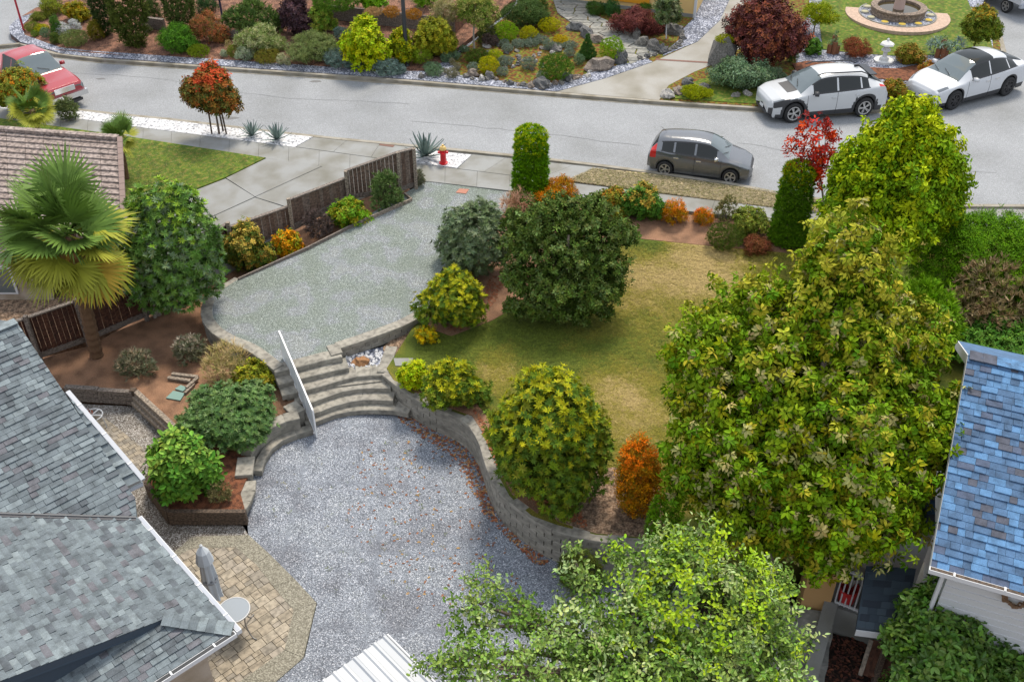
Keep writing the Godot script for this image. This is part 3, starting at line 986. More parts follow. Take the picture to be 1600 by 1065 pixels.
func crossover() -> Dictionary:
	var s := base_spec()
	s.merge({
		"keys": [[0.0, 0.60, 0.66, 0.50, 0.72, 0.75], [0.08, 0.78, 0.76, 0.64, 0.82, 0.84], [0.4, 0.90, 0.88, 0.76, 0.93, 0.96], [1.1, 0.925, 0.98, 0.78, 1.02, 1.06], [1.5, 0.93, 1.0, 0.68, 1.27, 1.33], [1.95, 0.93, 1.02, 0.60, 1.48, 1.56], [2.6, 0.93, 1.04, 0.60, 1.53, 1.64], [3.5, 0.93, 1.08, 0.58, 1.47, 1.6], [4.05, 0.90, 1.11, 0.56, 1.30, 1.42], [4.5, 0.86, 1.09, 0.62, 1.13, 1.15], [4.69, 0.78, 0.82, 0.62, 0.86, 0.88]],
		"wheels": [0.92, 3.77], "wheel": 0.37, "half": 0.93, "paint": M.paint_pearl, "screen": [1.13, 1.95], "back": [3.85, 4.45], "cladding": 0.12,
		"windows": [[1.62, 2.55], [2.62, 3.5], [3.56, 3.85]], "cuts": [1.13, 1.95, 1.62, 2.55, 2.62, 3.5, 3.56, 3.85, 4.45], "mirror": 1.66, "handles": [2.45, 3.4], "doors": [1.4, 2.58, 3.55],
		"zones": [["cladding", 0.1, 0.7, 3, 4, false], ["grille", 0.0, 0.1, 0, 2, false], ["headlight", 0.1, 0.48, 5, 6, true], ["taillight", 4.28, 4.6, 5, 6, true], ["black_panel", 0.72, 1.13, 11, 11, false]], "handle_mat": M.paint_pearl, "rim": M.alloy, "spokes": 5,
	}, true)
	return s


func big_suv() -> Dictionary:
	var s := base_spec()
	s.merge({
		"keys": [[0.0, 0.60, 0.58, 0.46, 0.66, 0.69], [0.1, 0.80, 0.72, 0.62, 0.79, 0.82], [0.45, 0.93, 0.86, 0.76, 0.93, 0.96], [1.05, 0.985, 0.97, 0.80, 1.02, 1.07], [1.5, 0.995, 1.0, 0.72, 1.26, 1.32], [2.05, 0.995, 1.02, 0.64, 1.50, 1.58], [2.8, 0.995, 1.05, 0.63, 1.57, 1.68], [3.6, 0.99, 1.10, 0.60, 1.49, 1.62], [4.3, 0.97, 1.15, 0.58, 1.29, 1.42], [4.85, 0.92, 1.13, 0.68, 1.16, 1.19], [5.04, 0.82, 0.85, 0.66, 0.9, 0.92]],
		"wheels": [0.97, 3.935], "wheel": 0.38, "half": 1.0, "paint": M.paint_white, "screen": [1.07, 2.05], "back": [3.85, 4.7], "dark_sill": true,
		"windows": [[1.75, 2.72], [2.78, 3.75], [3.8, 4.2]], "cuts": [1.07, 2.05, 1.75, 2.72, 2.78, 3.75, 3.8, 4.2, 4.7], "mirror": 1.75, "handles": [2.6, 3.1], "doors": [1.55, 2.75, 3.7], "glass_roof": true, "glass_roof_end": 3.0,
		"zones": [["headlight", 0.16, 0.55, 6, 7, true], ["taillight", 4.72, 4.98, 5, 6, true]], "mirror_mat": M.paint_white, "handle_mat": M.chrome, "rim": M.dark_alloy, "spokes": 7,
	}, true)
	return s


func pickup() -> Dictionary:
	var s := base_spec()
	s.merge({
		"keys": [[0.0, 0.80, 0.78, 0.70, 0.84, 0.86], [0.1, 0.90, 0.90, 0.78, 0.98, 1.0], [0.5, 0.95, 1.0, 0.82, 1.06, 1.08], [1.35, 0.965, 1.1, 0.84, 1.13, 1.16], [1.7, 0.965, 1.12, 0.76, 1.4, 1.44], [2.1, 0.965, 1.14, 0.68, 1.72, 1.79], [2.9, 0.965, 1.15, 0.68, 1.74, 1.82], [3.3, 0.965, 1.15, 0.70, 1.70, 1.76], [3.5, 0.96, 1.14, 0.76, 1.2, 1.2], [5.0, 0.96, 1.12, 0.76, 1.15, 1.15], [5.3, 0.9, 1.05, 0.7, 1.08, 1.08]],
		"wheels": [1.0, 4.2], "wheel": 0.38, "half": 0.97, "paint": M.paint_red, "screen": [1.4, 2.1], "back": [3.3, 3.5], "sill": 0.4,
		"windows": [[1.85, 2.5], [2.56, 3.2]], "cuts": [1.4, 2.1, 1.85, 2.5, 2.56, 3.2], "mirror": 1.85, "handles": [2.4], "doors": [1.6, 2.55],
		"zones": [["headlight", 0.0, 0.12, 3, 6, true], ["grille", 0.0, 0.05, 7, 11, false]], "mirror_mat": M.paint_red, "handle_mat": M.plastic,
	}, true)
	return s


# ---------------------------------------------------------------- built things
# courses of concrete blocks along a path, capped; the path is the middle of the cap
func block_wall(o: Node3D, path: Array, top: float, courses: int, deep := 0.26, cap_wide := 0.34, step := 0.4) -> void:
	var line := smooth_line(level(path, 0), step)
	var n := line.size() - 1
	for i in n:
		var a: Vector3 = line[i]
		var b: Vector3 = line[i + 1]
		var len := a.distance_to(b)
		var bas := along(a, b)
		var mid := (a + b) * 0.5
		put("cap_block", cap_mesh, any(M.blocks), o, Transform3D(bas * Basis.from_scale(Vector3((len * 0.5 + 0.012) / 0.2, 1, cap_wide / 0.34)), Vector3(mid.x, top - 0.05 + r(-0.004, 0.004), mid.z)))
	for c in courses:
		var off := 0.5 if c % 2 else 0.0
		for i in n + (1 if c % 2 else 0):
			var k0 := clampf(i - off, 0, n)
			var k1 := clampf(i + 1 - off, 0, n)
			var a: Vector3 = line[int(floor(k0))].lerp(line[mini(int(floor(k0)) + 1, n)], k0 - floor(k0))
			var b: Vector3 = line[int(floor(k1))].lerp(line[mini(int(floor(k1)) + 1, n)], k1 - floor(k1))
			var len := a.distance_to(b)
			if len < 0.05:
				continue
			var mid := (a + b) * 0.5
			put("block", course_mesh, any(M.blocks), o, Transform3D(along(a, b) * Basis.from_scale(Vector3((len * 0.5 - 0.004) / 0.2, 1, deep / 0.26 + r(-0.02, 0.02))), Vector3(mid.x, top - 0.1 - 0.0775 - c * 0.155, mid.z)))


var cap_mesh: ArrayMesh
var course_mesh: ArrayMesh
var paver_mesh: ArrayMesh


func step_row(o: Node3D, path: Array, top: float, deep: float, step := 0.42) -> void:
	var line := smooth_line(level(path, 0), step)
	for i in line.size() - 1:
		var a: Vector3 = line[i]
		var b: Vector3 = line[i + 1]
		var bas := along(a, b)
		# the path is the front edge; blocks lie behind it, away from the camera side
		var back := bas.z if bas.z.z < 0 else -bas.z
		var mid := (a + b) * 0.5 + back * deep * 0.5
		put("step_block", course_mesh, any(M.blocks), o, Transform3D(bas * Basis.from_scale(Vector3((a.distance_to(b) * 0.5 + 0.035) / 0.2, 0.17 / 0.15, deep / 0.26)), Vector3(mid.x, top - 0.085 + r(-0.003, 0.003), mid.z)))


# a bay of fence between two posts: boards, rails and a cap
func fence_bay(o: Node3D, a: Vector3, b: Vector3, top_a: float, top_b: float, boards: Array) -> void:
	var along_ := b - a
	var flat := Vector3(along_.x, 0, along_.z)
	var n := int(round(flat.length() / 0.145))
	var d := flat.normalized()
	var t := Transform3D(Basis(d, Vector3.UP, d.cross(Vector3.UP)), Vector3.ZERO)
	for i in n:
		var k := (i + 0.5) / n
		var p := a.lerp(b, k)
		var top := lerpf(top_a, top_b, k) - 0.06
		var h := (top - p.y - 0.22) * 0.5
		t.origin = Vector3(p.x, p.y + 0.22 + h, p.z) + t.basis.z * (0.012 if i % 2 else 0.0)
		put("board", box_mesh, any(boards), o, Transform3D(t.basis * Basis.from_scale(Vector3(flat.length() / n * 0.5 - 0.004, h, 0.011)), t.origin))
	beam("cap_rail", Vector3(a.x, top_a - 0.03, a.z), Vector3(b.x, top_b - 0.03, b.z), 0.045, 0.13, M.grey_wood, o)
	beam("bottom_rail", a + Vector3(0, 0.13, 0), b + Vector3(0, 0.13, 0), 0.17, 0.06, M.grey_wood, o)


func fence_post(o: Node3D, at: Vector3, top: float, m: Material) -> void:
	put("post", box_mesh, m, o, Transform3D(Basis.from_scale(Vector3(0.055, (top - at.y + 0.3) * 0.5, 0.055)), Vector3(at.x, (top + at.y - 0.3) * 0.5, at.z)))


# shingles over a roof face: corner at, x along the courses, up the slope; keep decides which lie inside the outline (in metres along x and up)
func shingle_face(parent: Node3D, at: Vector3, x: Vector3, up: Vector3, outline: PackedVector2Array, mats: Array, expose: float, singles: int) -> int:
	var nrm := x.cross(up).normalized()
	if nrm.y < 0:
		nrm = -nrm
	var lo := Vector2(1e9, 1e9)
	var hi := Vector2(-1e9, -1e9)
	for p in outline:
		lo = lo.min(p)
		hi = hi.max(p)
	var rest := []
	for k in mats.size():
		rest.append(null)
	var made := 0
	var row := 0
	var v := lo.y
	while v < hi.y:
		var u := lo.x - r(0, 0.3)
		while u < hi.x:
			var w: float = [0.14, 0.17, 0.22, 0.26, 0.32][rng.randi() % 5]
			var piece := PackedVector2Array([Vector2(u + 0.003, v), Vector2(u + w - 0.003, v), Vector2(u + w - 0.003, v + expose + 0.015), Vector2(u + 0.003, v + expose + 0.015)])
			var cut := Geometry2D.intersect_polygons(piece, outline)
			var kind := rng.randi() % mats.size()
			if rng.randf() < 0.45:
				kind = rng.randi() % 3
			var thick := 0.026 if rng.randf() < 0.5 else 0.008
			for q in cut:
				if q.size() < 3:
					continue
				var s: SurfaceTool = null
				var own := made < singles
				if own:
					s = st()
				else:
					if rest[kind] == null:
						rest[kind] = st()
					s = rest[kind]
				var low := []
				var high := []
				for p in q:
					var k: float = clampf((p.y - v) / (expose + 0.015), 0, 1)
					low.append(at + x * p.x + up * p.y)
					high.append(at + x * p.x + up * p.y + nrm * lerpf(thick + 0.006, 0.003, k))
				for i in range(1, q.size() - 1):
					tri(s, high[0], high[i + 1], high[i])
				for i in q.size():
					var j := (i + 1) % q.size()
					quad(s, high[i], high[j], low[j], low[i])
				if own:
					put("shingle", s.commit(), mats[kind], parent)
					made += 1
			u += w
		v += expose
		row += 1
	for k in mats.size():
		if rest[k] != null:
			put("shingles", rest[k].commit(), mats[k], parent).set_meta("kind", "stuff")
	return made


func deck(parent: Node3D, called: String, pts: Array, m: Material, thick := 0.14) -> void:
	# a slab of roof under the shingles
	var s := st()
	var c := []
	for p in pts:
		c.append(p - Vector3(0, thick, 0))
	for i in range(1, pts.size() - 1):
		tri(s, pts[0], pts[i], pts[i + 1])
		tri(s, c[0], c[i + 1], c[i])
	for i in pts.size():
		var j := (i + 1) % pts.size()
		quad(s, pts[i], pts[j], c[j], c[i])
	put(called, s.commit(), m, parent)


func gutter(parent: Node3D, a: Vector3, b: Vector3, m: Material, trough: Material) -> void:
	var g := beam("gutter", a, b, 0.1, 0.1, m, parent)
	var d := (b - a).normalized()
	put("gutter_trough", box_mesh, trough, g.get_parent(), Transform3D(along(a, b) * Basis.from_scale(Vector3(a.distance_to(b) * 0.5 - 0.02, 0.004, 0.034)), (a + b) * 0.5 + Vector3(0, 0.053, 0)))
	var n := int(a.distance_to(b) / 0.8)
	for i in n:
		var p := a.lerp(b, (i + 0.5) / n)
		put("gutter_bracket", box_mesh, M.white, parent, Transform3D(along(a, b) * Basis.from_scale(Vector3(0.018, 0.006, 0.05)), p + Vector3(0, 0.06, 0)))


func fan_mesh(blades: int, spread: float, long: float, droop: float, stalk := 0.7) -> ArrayMesh:
	# one fan leaf: stalk along +x from the origin, blades fanning out from its end
	var s := st()
	s.set_color(Color(0.8, 0.8, 0.7))
	tube(s, [Vector3.ZERO, Vector3(stalk * 0.5, 0.06, 0), Vector3(stalk, 0.04, 0)], [0.022, 0.016, 0.012], 5)
	var hub := Vector3(stalk - 0.02, 0.04, 0)
	for i in blades:
		var a := lerpf(-spread, spread, float(i) / (blades - 1))
		var dir := Vector3(cos(a), 0.10 - absf(a) * 0.05, sin(a)).normalized()
		var side := Vector3(-sin(a), r(-0.25, 0.25), cos(a)).normalized()
		blade(s, hub, dir, side, long * (1.0 - absf(a) / spread * 0.25) * r(0.9, 1.06), 0.075, Vector3(0, -droop * r(0.6, 1.5), 0), r(0.7, 1.25), 4)
	return s.commit()


func palm(label: String, at: Vector3, heart: Vector3, size: float, count: int, called: String, skirt: bool) -> void:
	var o := thing(called, label, "palm tree", at)
	var top := heart - at
	var s := st()
	var line := smooth_line([Vector3(0, -0.3, 0), top * 0.5 + Vector3(0.06, 0, 0.05), top], 0.12)
	var radii := []
	for i in line.size():
		radii.append((0.125 + 0.018 * (i % 2)) * (1.25 if i > line.size() * 0.75 else 1.0) * size)
	tube(s, line, radii, 9)
	put("trunk", s.commit(), M.palm_bark, o)
	for i in count:
		var k := float(i) / count
		var el := lerpf(1.35, -1.3 if skirt else -0.6, pow(k, 0.75)) + r(-0.3, 0.3)
		var az := i * 2.39996 + r(-0.2, 0.2)
		var x := Vector3(cos(az) * cos(el), sin(el), sin(az) * cos(el))
		var z := x.cross(Vector3.UP).normalized()
		var b := Basis(x, z.cross(x), z) * Basis(Vector3.RIGHT, r(-0.9, 0.9))
		var m: Material = M.frond_green
		if k > 0.45:
			m = M.frond_lime
		if k > 0.82 and skirt:
			m = M.frond_yellow
		if k > 0.92 and skirt:
			m = M.frond_brown
		var sc := size * r(0.8, 1.1)
		put("frond", fans[(i * 7 + i / 5) % fans.size()], m, o, Transform3D(b * Basis.from_scale(Vector3(sc, sc, sc)), top + x * 0.08))


var fans := []


func agave_leaf_mesh(bend: float) -> ArrayMesh:
	var s := st()
	var rows := []
	for i in 6:
		var k := i / 5.0
		var w: float = [0.05, 0.065, 0.07, 0.055, 0.032, 0.004][i]
		var c := Vector3(k, bend * k * k, 0)
		rows.append([c + Vector3(0, 0.02, -w), c + Vector3(0, -0.015 * (1 - k), 0), c + Vector3(0, 0.02, w)])
	for i in 5:
		for j in 2:
			quad(s, rows[i][j], rows[i][j + 1], rows[i + 1][j + 1], rows[i + 1][j])
	return done(s, true)


func agave(label: String, at: Vector3, size: float, count: int) -> void:
	var o := thing("agave", label, "agave", at)
	for i in count:
		var k := float(i) / count
		var el := lerpf(1.4, 0.12, k) + r(-0.08, 0.08)
		var az := i * 2.39996
		var x := Vector3(cos(az) * cos(el), sin(el), sin(az) * cos(el))
		var z := x.cross(Vector3.UP).normalized()
		var sc := size * r(0.85, 1.08)
		put("leaf", agave_leaves[i % 3], M.agave, o, Transform3D(Basis(x, z.cross(x), z) * Basis.from_scale(Vector3(sc, sc, sc * 1.1)), Vector3(0, 0.05, 0)))


var agave_leaves := []


func hydrant(at: Vector3) -> void:
	var o := thing("fire_hydrant", "red fire hydrant with a pale yellow cap on white pebbles beside an agave", "fire hydrant", at)
	var s := st()
	lathe(s, [Vector2(0.16, 0), Vector2(0.16, 0.05), Vector2(0.11, 0.06), Vector2(0.105, 0.5), Vector2(0.125, 0.52), Vector2(0.125, 0.56)], Vector3.ZERO, 16)
	put("barrel", done(s, false), M.hydrant_red, o)
	s = st()
	lathe(s, [Vector2(0.13, 0.56), Vector2(0.125, 0.6), Vector2(0.09, 0.67), Vector2(0.04, 0.7), Vector2(0.035, 0.75), Vector2(0, 0.75)], Vector3.ZERO, 16)
	put("bonnet", s.commit(), M.hydrant_cap, o)
	for z in [-1, 1]:
		s = st()
		tube(s, [Vector3(0.08 * z, 0.44, 0), Vector3(0.19 * z, 0.44, 0)], [0.05, 0.05], 10)
		put("nozzle", s.commit(), M.hydrant_red, o)
	s = st()
	tube(s, [Vector3(0, 0.42, 0.08), Vector3(0, 0.42, 0.2)], [0.065, 0.065], 10)
	put("nozzle", s.commit(), M.hydrant_red, o)


# irregular flat stones over an area: a jittered lattice cut to the outline
func flagstones(o: Node3D, outline: Array, y_of: Array, cell: float) -> void:
	var flat := PackedVector2Array()
	var lo := Vector2(1e9, 1e9)
	var hi := Vector2(-1e9, -1e9)
	for p in outline:
		flat.append(Vector2(p.x, p.z))
		lo = lo.min(flat[-1])
		hi = hi.max(flat[-1])
	var nx := int((hi.x - lo.x) / cell) + 2
	var nz := int((hi.y - lo.y) / (cell * 0.6)) + 2
	var grid := {}
	for i in nx + 1:
		for j in nz + 1:
			grid[Vector2i(i, j)] = lo + Vector2((i - 0.5 + (0.5 if j % 2 else 0.0) + r(-0.28, 0.28)) * cell, (j - 0.5 + r(-0.25, 0.25)) * cell * 0.6)
	for i in nx:
		for j in nz:
			var q := PackedVector2Array([grid[Vector2i(i, j)], grid[Vector2i(i + 1, j)], grid[Vector2i(i + 1, j + 1)], grid[Vector2i(i, j + 1)]])
			var c := (q[0] + q[1] + q[2] + q[3]) / 4.0
			for k in 4:
				q[k] = c + (q[k] - c) * 0.9
			for piece in Geometry2D.intersect_polygons(q, flat):
				var pts := []
				var h := r(0.03, 0.05)
				for p in piece:
					pts.append(Vector3(p.x, y_of[0] + y_of[1] * p.x + y_of[2] * p.y + h, p.y))
				if pts.size() > 2:
					put("flagstone", block(pts, 0.12), any(M.flags), o)


func plane_of(a: Vector3, b: Vector3, c: Vector3) -> Array:
	# y = k0 + k1 x + k2 z through three points
	var n := (b - a).cross(c - a)
	return [a.y + (n.x * a.x + n.z * a.z) / n.y, -n.x / n.y, -n.z / n.y]


func scatter(called: String, label: String, pts: Array, kind: String, count: int, size: float, cols: Array, flat: bool, inside: Array) -> void:
	# loose litter or tufts inside an outline; pts gives three points of the plane it lies on
	var pl := plane_of(pts[0], pts[1], pts[2])
	var poly := PackedVector2Array()
	var lo := Vector2(1e9, 1e9)
	var hi := Vector2(-1e9, -1e9)
	for p in inside:
		poly.append(Vector2(p.x, p.z))
		lo = lo.min(poly[-1])
		hi = hi.max(poly[-1])
	var spots := []
	var tries := 0
	while spots.size() < count and tries < count * 6:
		tries += 1
		var p := Vector2(r(lo.x, hi.x), r(lo.y, hi.y))
		if Geometry2D.is_point_in_polygon(p, poly):
			spots.append(p)
	var mm := MultiMesh.new()
	mm.transform_format = MultiMesh.TRANSFORM_3D
	mm.use_colors = true
	mm.mesh = sprigs[kind]
	mm.instance_count = spots.size()
	for i in spots.size():
		var p: Vector2 = spots[i]
		var y: float = pl[0] + pl[1] * p.x + pl[2] * p.y
		var b := Basis(Vector3.UP, r(0, TAU)) * Basis(Vector3.RIGHT, r(-0.3, 0.3)) * Basis.from_scale(Vector3.ONE * size * r(0.6, 1.3))
		mm.set_instance_transform(i, Transform3D(b, Vector3(p.x, y + (0.015 if flat else 0.0), p.y)))
		var c: Color = cols[rng.randi() % cols.size()]
		var e := r(0.75, 1.25)
		mm.set_instance_color(i, Color(c.r * e, c.g * e, c.b * e))
	var o := MultiMeshInstance3D.new()
	o.name = numbered(called, self)
	o.multimesh = mm
	o.material_override = M.litter
	add_child(o)
	tag(o, label, "", "", "stuff")


# ---------------------------------------------------------------- ground heights and sheets
func height(which: String, x: float, z: float) -> float:
	match which:
		"lower":
			return -1.2 - 0.07 * clampf(x + 4.5, 0, 6)
		"lawn":
			return -0.5 + 0.6 * clampf((-22 - z) / 10.0, 0, 1)
		"upper":
			return -0.2 + 0.3 * clampf((-24 - z) / 8.5, 0, 1)
		"mulch":
			return -0.8 + 0.9 * clampf((-27 - z) / 5.0, 0, 1)
	return 0.0


var dry_spots := []
var lawn_noise := FastNoiseLite.new()


func lawn_colour(x: float, z: float) -> Color:
	var k := 0.17 + lawn_noise.get_noise_2d(x * 9, z * 9) * 0.6 + lawn_noise.get_noise_2d(x * 45 + 50, z * 45) * 0.5 + lawn_noise.get_noise_2d(x * 150, z * 150 + 9) * 0.5
	for s in dry_spots:
		k += s[1] * exp(-Vector2(x - s[0].x, z - s[0].z).length_squared() / (s[2] * s[2]))
	k = clampf(k, 0, 1)
	var green := Color(0.10, 0.135, 0.008)
	var dull := Color(0.24, 0.205, 0.02)
	var straw := Color(0.42, 0.315, 0.125)
	return green.lerp(dull, k * 2) if k < 0.5 else dull.lerp(straw, k * 2 - 1)


# a ground that follows a height rule: small squares cut to the outline, with sides going down
func sheet(called: String, outline: Array, which: String, cell: float, deep: float, m: Material, tinted := false) -> MeshInstance3D:
	var s := st()
	var flat := PackedVector2Array()
	var lo := Vector2(1e9, 1e9)
	var hi := Vector2(-1e9, -1e9)
	for p in outline:
		flat.append(Vector2(p.x, p.z))
		lo = lo.min(flat[-1])
		hi = hi.max(flat[-1])
	var x := lo.x
	while x < hi.x:
		var z := lo.y
		while z < hi.y:
			var c := PackedVector2Array([Vector2(x, z), Vector2(x + cell, z), Vector2(x + cell, z + cell), Vector2(x, z + cell)])
			for q in Geometry2D.intersect_polygons(c, flat):
				var v := []
				for p in q:
					v.append(Vector3(p.x, height(which, p.x, p.y), p.y))
				for i in range(1, v.size() - 1):
					for p in [v[0], v[i], v[i + 1]]:
						if tinted:
							s.set_color(lawn_colour(p.x, p.z))
						s.add_vertex(p)
			z += cell
		x += cell
	for i in flat.size():
		var a := flat[i]
		var b := flat[(i + 1) % flat.size()]
		var va := Vector3(a.x, height(which, a.x, a.y), a.y)
		var vb := Vector3(b.x, height(which, b.x, b.y), b.y)
		quad(s, va, vb, vb - Vector3(0, deep, 0), va - Vector3(0, deep, 0))
	var o := put(called, s.commit(), m)
	o.set_meta("kind", "structure")
	return o


func slabs(o: Node3D, far: Array, near: Array, count: int, m: Material, deep := 0.14) -> void:
	# a strip between two edges cut into slabs with open joints
	for i in count:
		var k0 := (i + 0.004) / count
		var k1 := (i + 0.996) / count
		put("slab", block([far[0].lerp(far[1], k0), far[0].lerp(far[1], k1), near[0].lerp(near[1], k1), near[0].lerp(near[1], k0)], deep), m, o)


func _ready() -> void:
	rng.seed = 20240917
	wobble.seed = 5
	wobble.frequency = 0.02
	lawn_noise.seed = 9
	lawn_noise.frequency = 0.03
	# ---- camera, sky, sun, exposure
	var cam := Camera3D.new()
	cam.name = "camera"
	cam.position = Vector3(0, 17.5, 0)
	cam.rotation_degrees = Vector3(-37, 0, 0)
	cam.fov = 2.0 * rad_to_deg(atan(532.5 / 1600.0))
	cam.near = 0.3
	cam.far = 400.0
	add_child(cam)
	var env := Environment.new()
	env.background_mode = Environment.BG_SKY
	env.sky = Sky.new()
	var sm := ProceduralSkyMaterial.new()
	sm.sky_top_color = Color(0.92, 0.95, 1.0)
	sm.sky_horizon_color = Color(0.86, 0.89, 0.93)
	sm.sky_curve = 0.2
	sm.ground_bottom_color = Color(0.35, 0.36, 0.34)
	sm.ground_horizon_color = Color(0.6, 0.62, 0.62)
	sm.sky_energy_multiplier = 0.7
	env.sky.sky_material = sm
	env.tonemap_mode = Environment.TONE_MAPPER_LINEAR
	env.tonemap_exposure = 3.0
	env.sdfgi_enabled = true
	env.ssao_enabled = true
	env.ssil_enabled = true
	var we := WorldEnvironment.new()
	we.name = "world"
	we.environment = env
	add_child(we)
	var sun := DirectionalLight3D.new()
	sun.name = "sun"
	sun.light_energy = 0.46
	sun.light_color = Color(1.0, 0.96, 0.90)
	sun.light_angular_distance = 16.0
	sun.shadow_enabled = true
	sun.rotation_degrees = Vector3(-60, 163, 0)
	add_child(sun)

	make_materials()
	car_materials()
	M.frond_green = mat(Color(0.11, 0.19, 0.035), 0.5)
	M.frond_lime = mat(Color(0.27, 0.28, 0.03), 0.5)
	M.frond_yellow = mat(Color(0.50, 0.34, 0.05), 0.6)
	M.frond_brown = mat(Color(0.44, 0.25, 0.10), 0.8)
	for k in ["frond_green", "frond_lime", "frond_yellow", "frond_brown"]:
		M[k].vertex_color_use_as_albedo = true
		M[k].backlight_enabled = true
		M[k].backlight = Color(0.3, 0.3, 0.15)
		M[k].metallic_specular = 0.25
	M.agave = mat(Color(0.15, 0.205, 0.185), 0.55)
	M.hydrant_red = mat(Color(0.55, 0.012, 0.02), 0.35)
	M.hydrant_cap = mat(Color(0.62, 0.42, 0.14), 0.45)
	M.lawn = worldly(noise_tex(512, 0.08, [[0.1, grey(0.55)], [0.5, grey(0.82)], [0.9, grey(1.0)]], 50, false, 5), 0.6, null, 1.0, 1.0)
	M.lawn.vertex_color_use_as_albedo = true
	var bs := st()
	box(bs, Transform3D(), Vector3.ONE)
	box_mesh = bs.commit()
	cap_mesh = bevel_box(Vector3(0.2, 0.05, 0.17), 0.012)
	course_mesh = bevel_box(Vector3(0.2, 0.075, 0.13), 0.014)
	make_sprigs()
	make_looks()
	make_stones()
	var ls := st()
	leaf(ls, Vector3(-0.5, 0, 0), Vector3.RIGHT, Vector3.UP, 1.0, 0.5, 0.1, 1.0)
	sprigs["litter"] = ls.commit()
	ls = st()
	for i in 7:
		var a := r(0, TAU)
		var dir := Vector3(cos(a) * 0.8, r(0.5, 1.0), sin(a) * 0.8).normalized()
		blade(ls, Vector3(cos(a), 0, sin(a)) * r(0, 0.4), dir, Vector3(-sin(a), 0, cos(a)), r(0.5, 0.9), 0.1, Vector3(cos(a), -0.4, sin(a)) * 0.3, r(0.75, 1.25), 2)
	sprigs["tuft"] = ls.commit()
	for i in 6:
		fans.append(fan_mesh(28, [1.75, 1.6, 1.85][i % 3], 0.82, [0.08, 0.2, 0.3, 0.14, 0.05, 0.24][i], [0.7, 0.5, 0.85, 0.32, 0.6, 0.78][i]))
	for i in 3:
		agave_leaves.append(agave_leaf_mesh([0.12, -0.05, 0.22][i]))

	build_ground()
	build_walls_and_steps()
	build_fence()
	build_near_house()
	build_patio()
	build_left_neighbour()
	build_right_house()
	build_street()
	build_far_house()
	plant_yard()
	plant_trees()
	plant_bank()
	plant_rockery()
	plant_island()
	plant_street()
	build_litter()


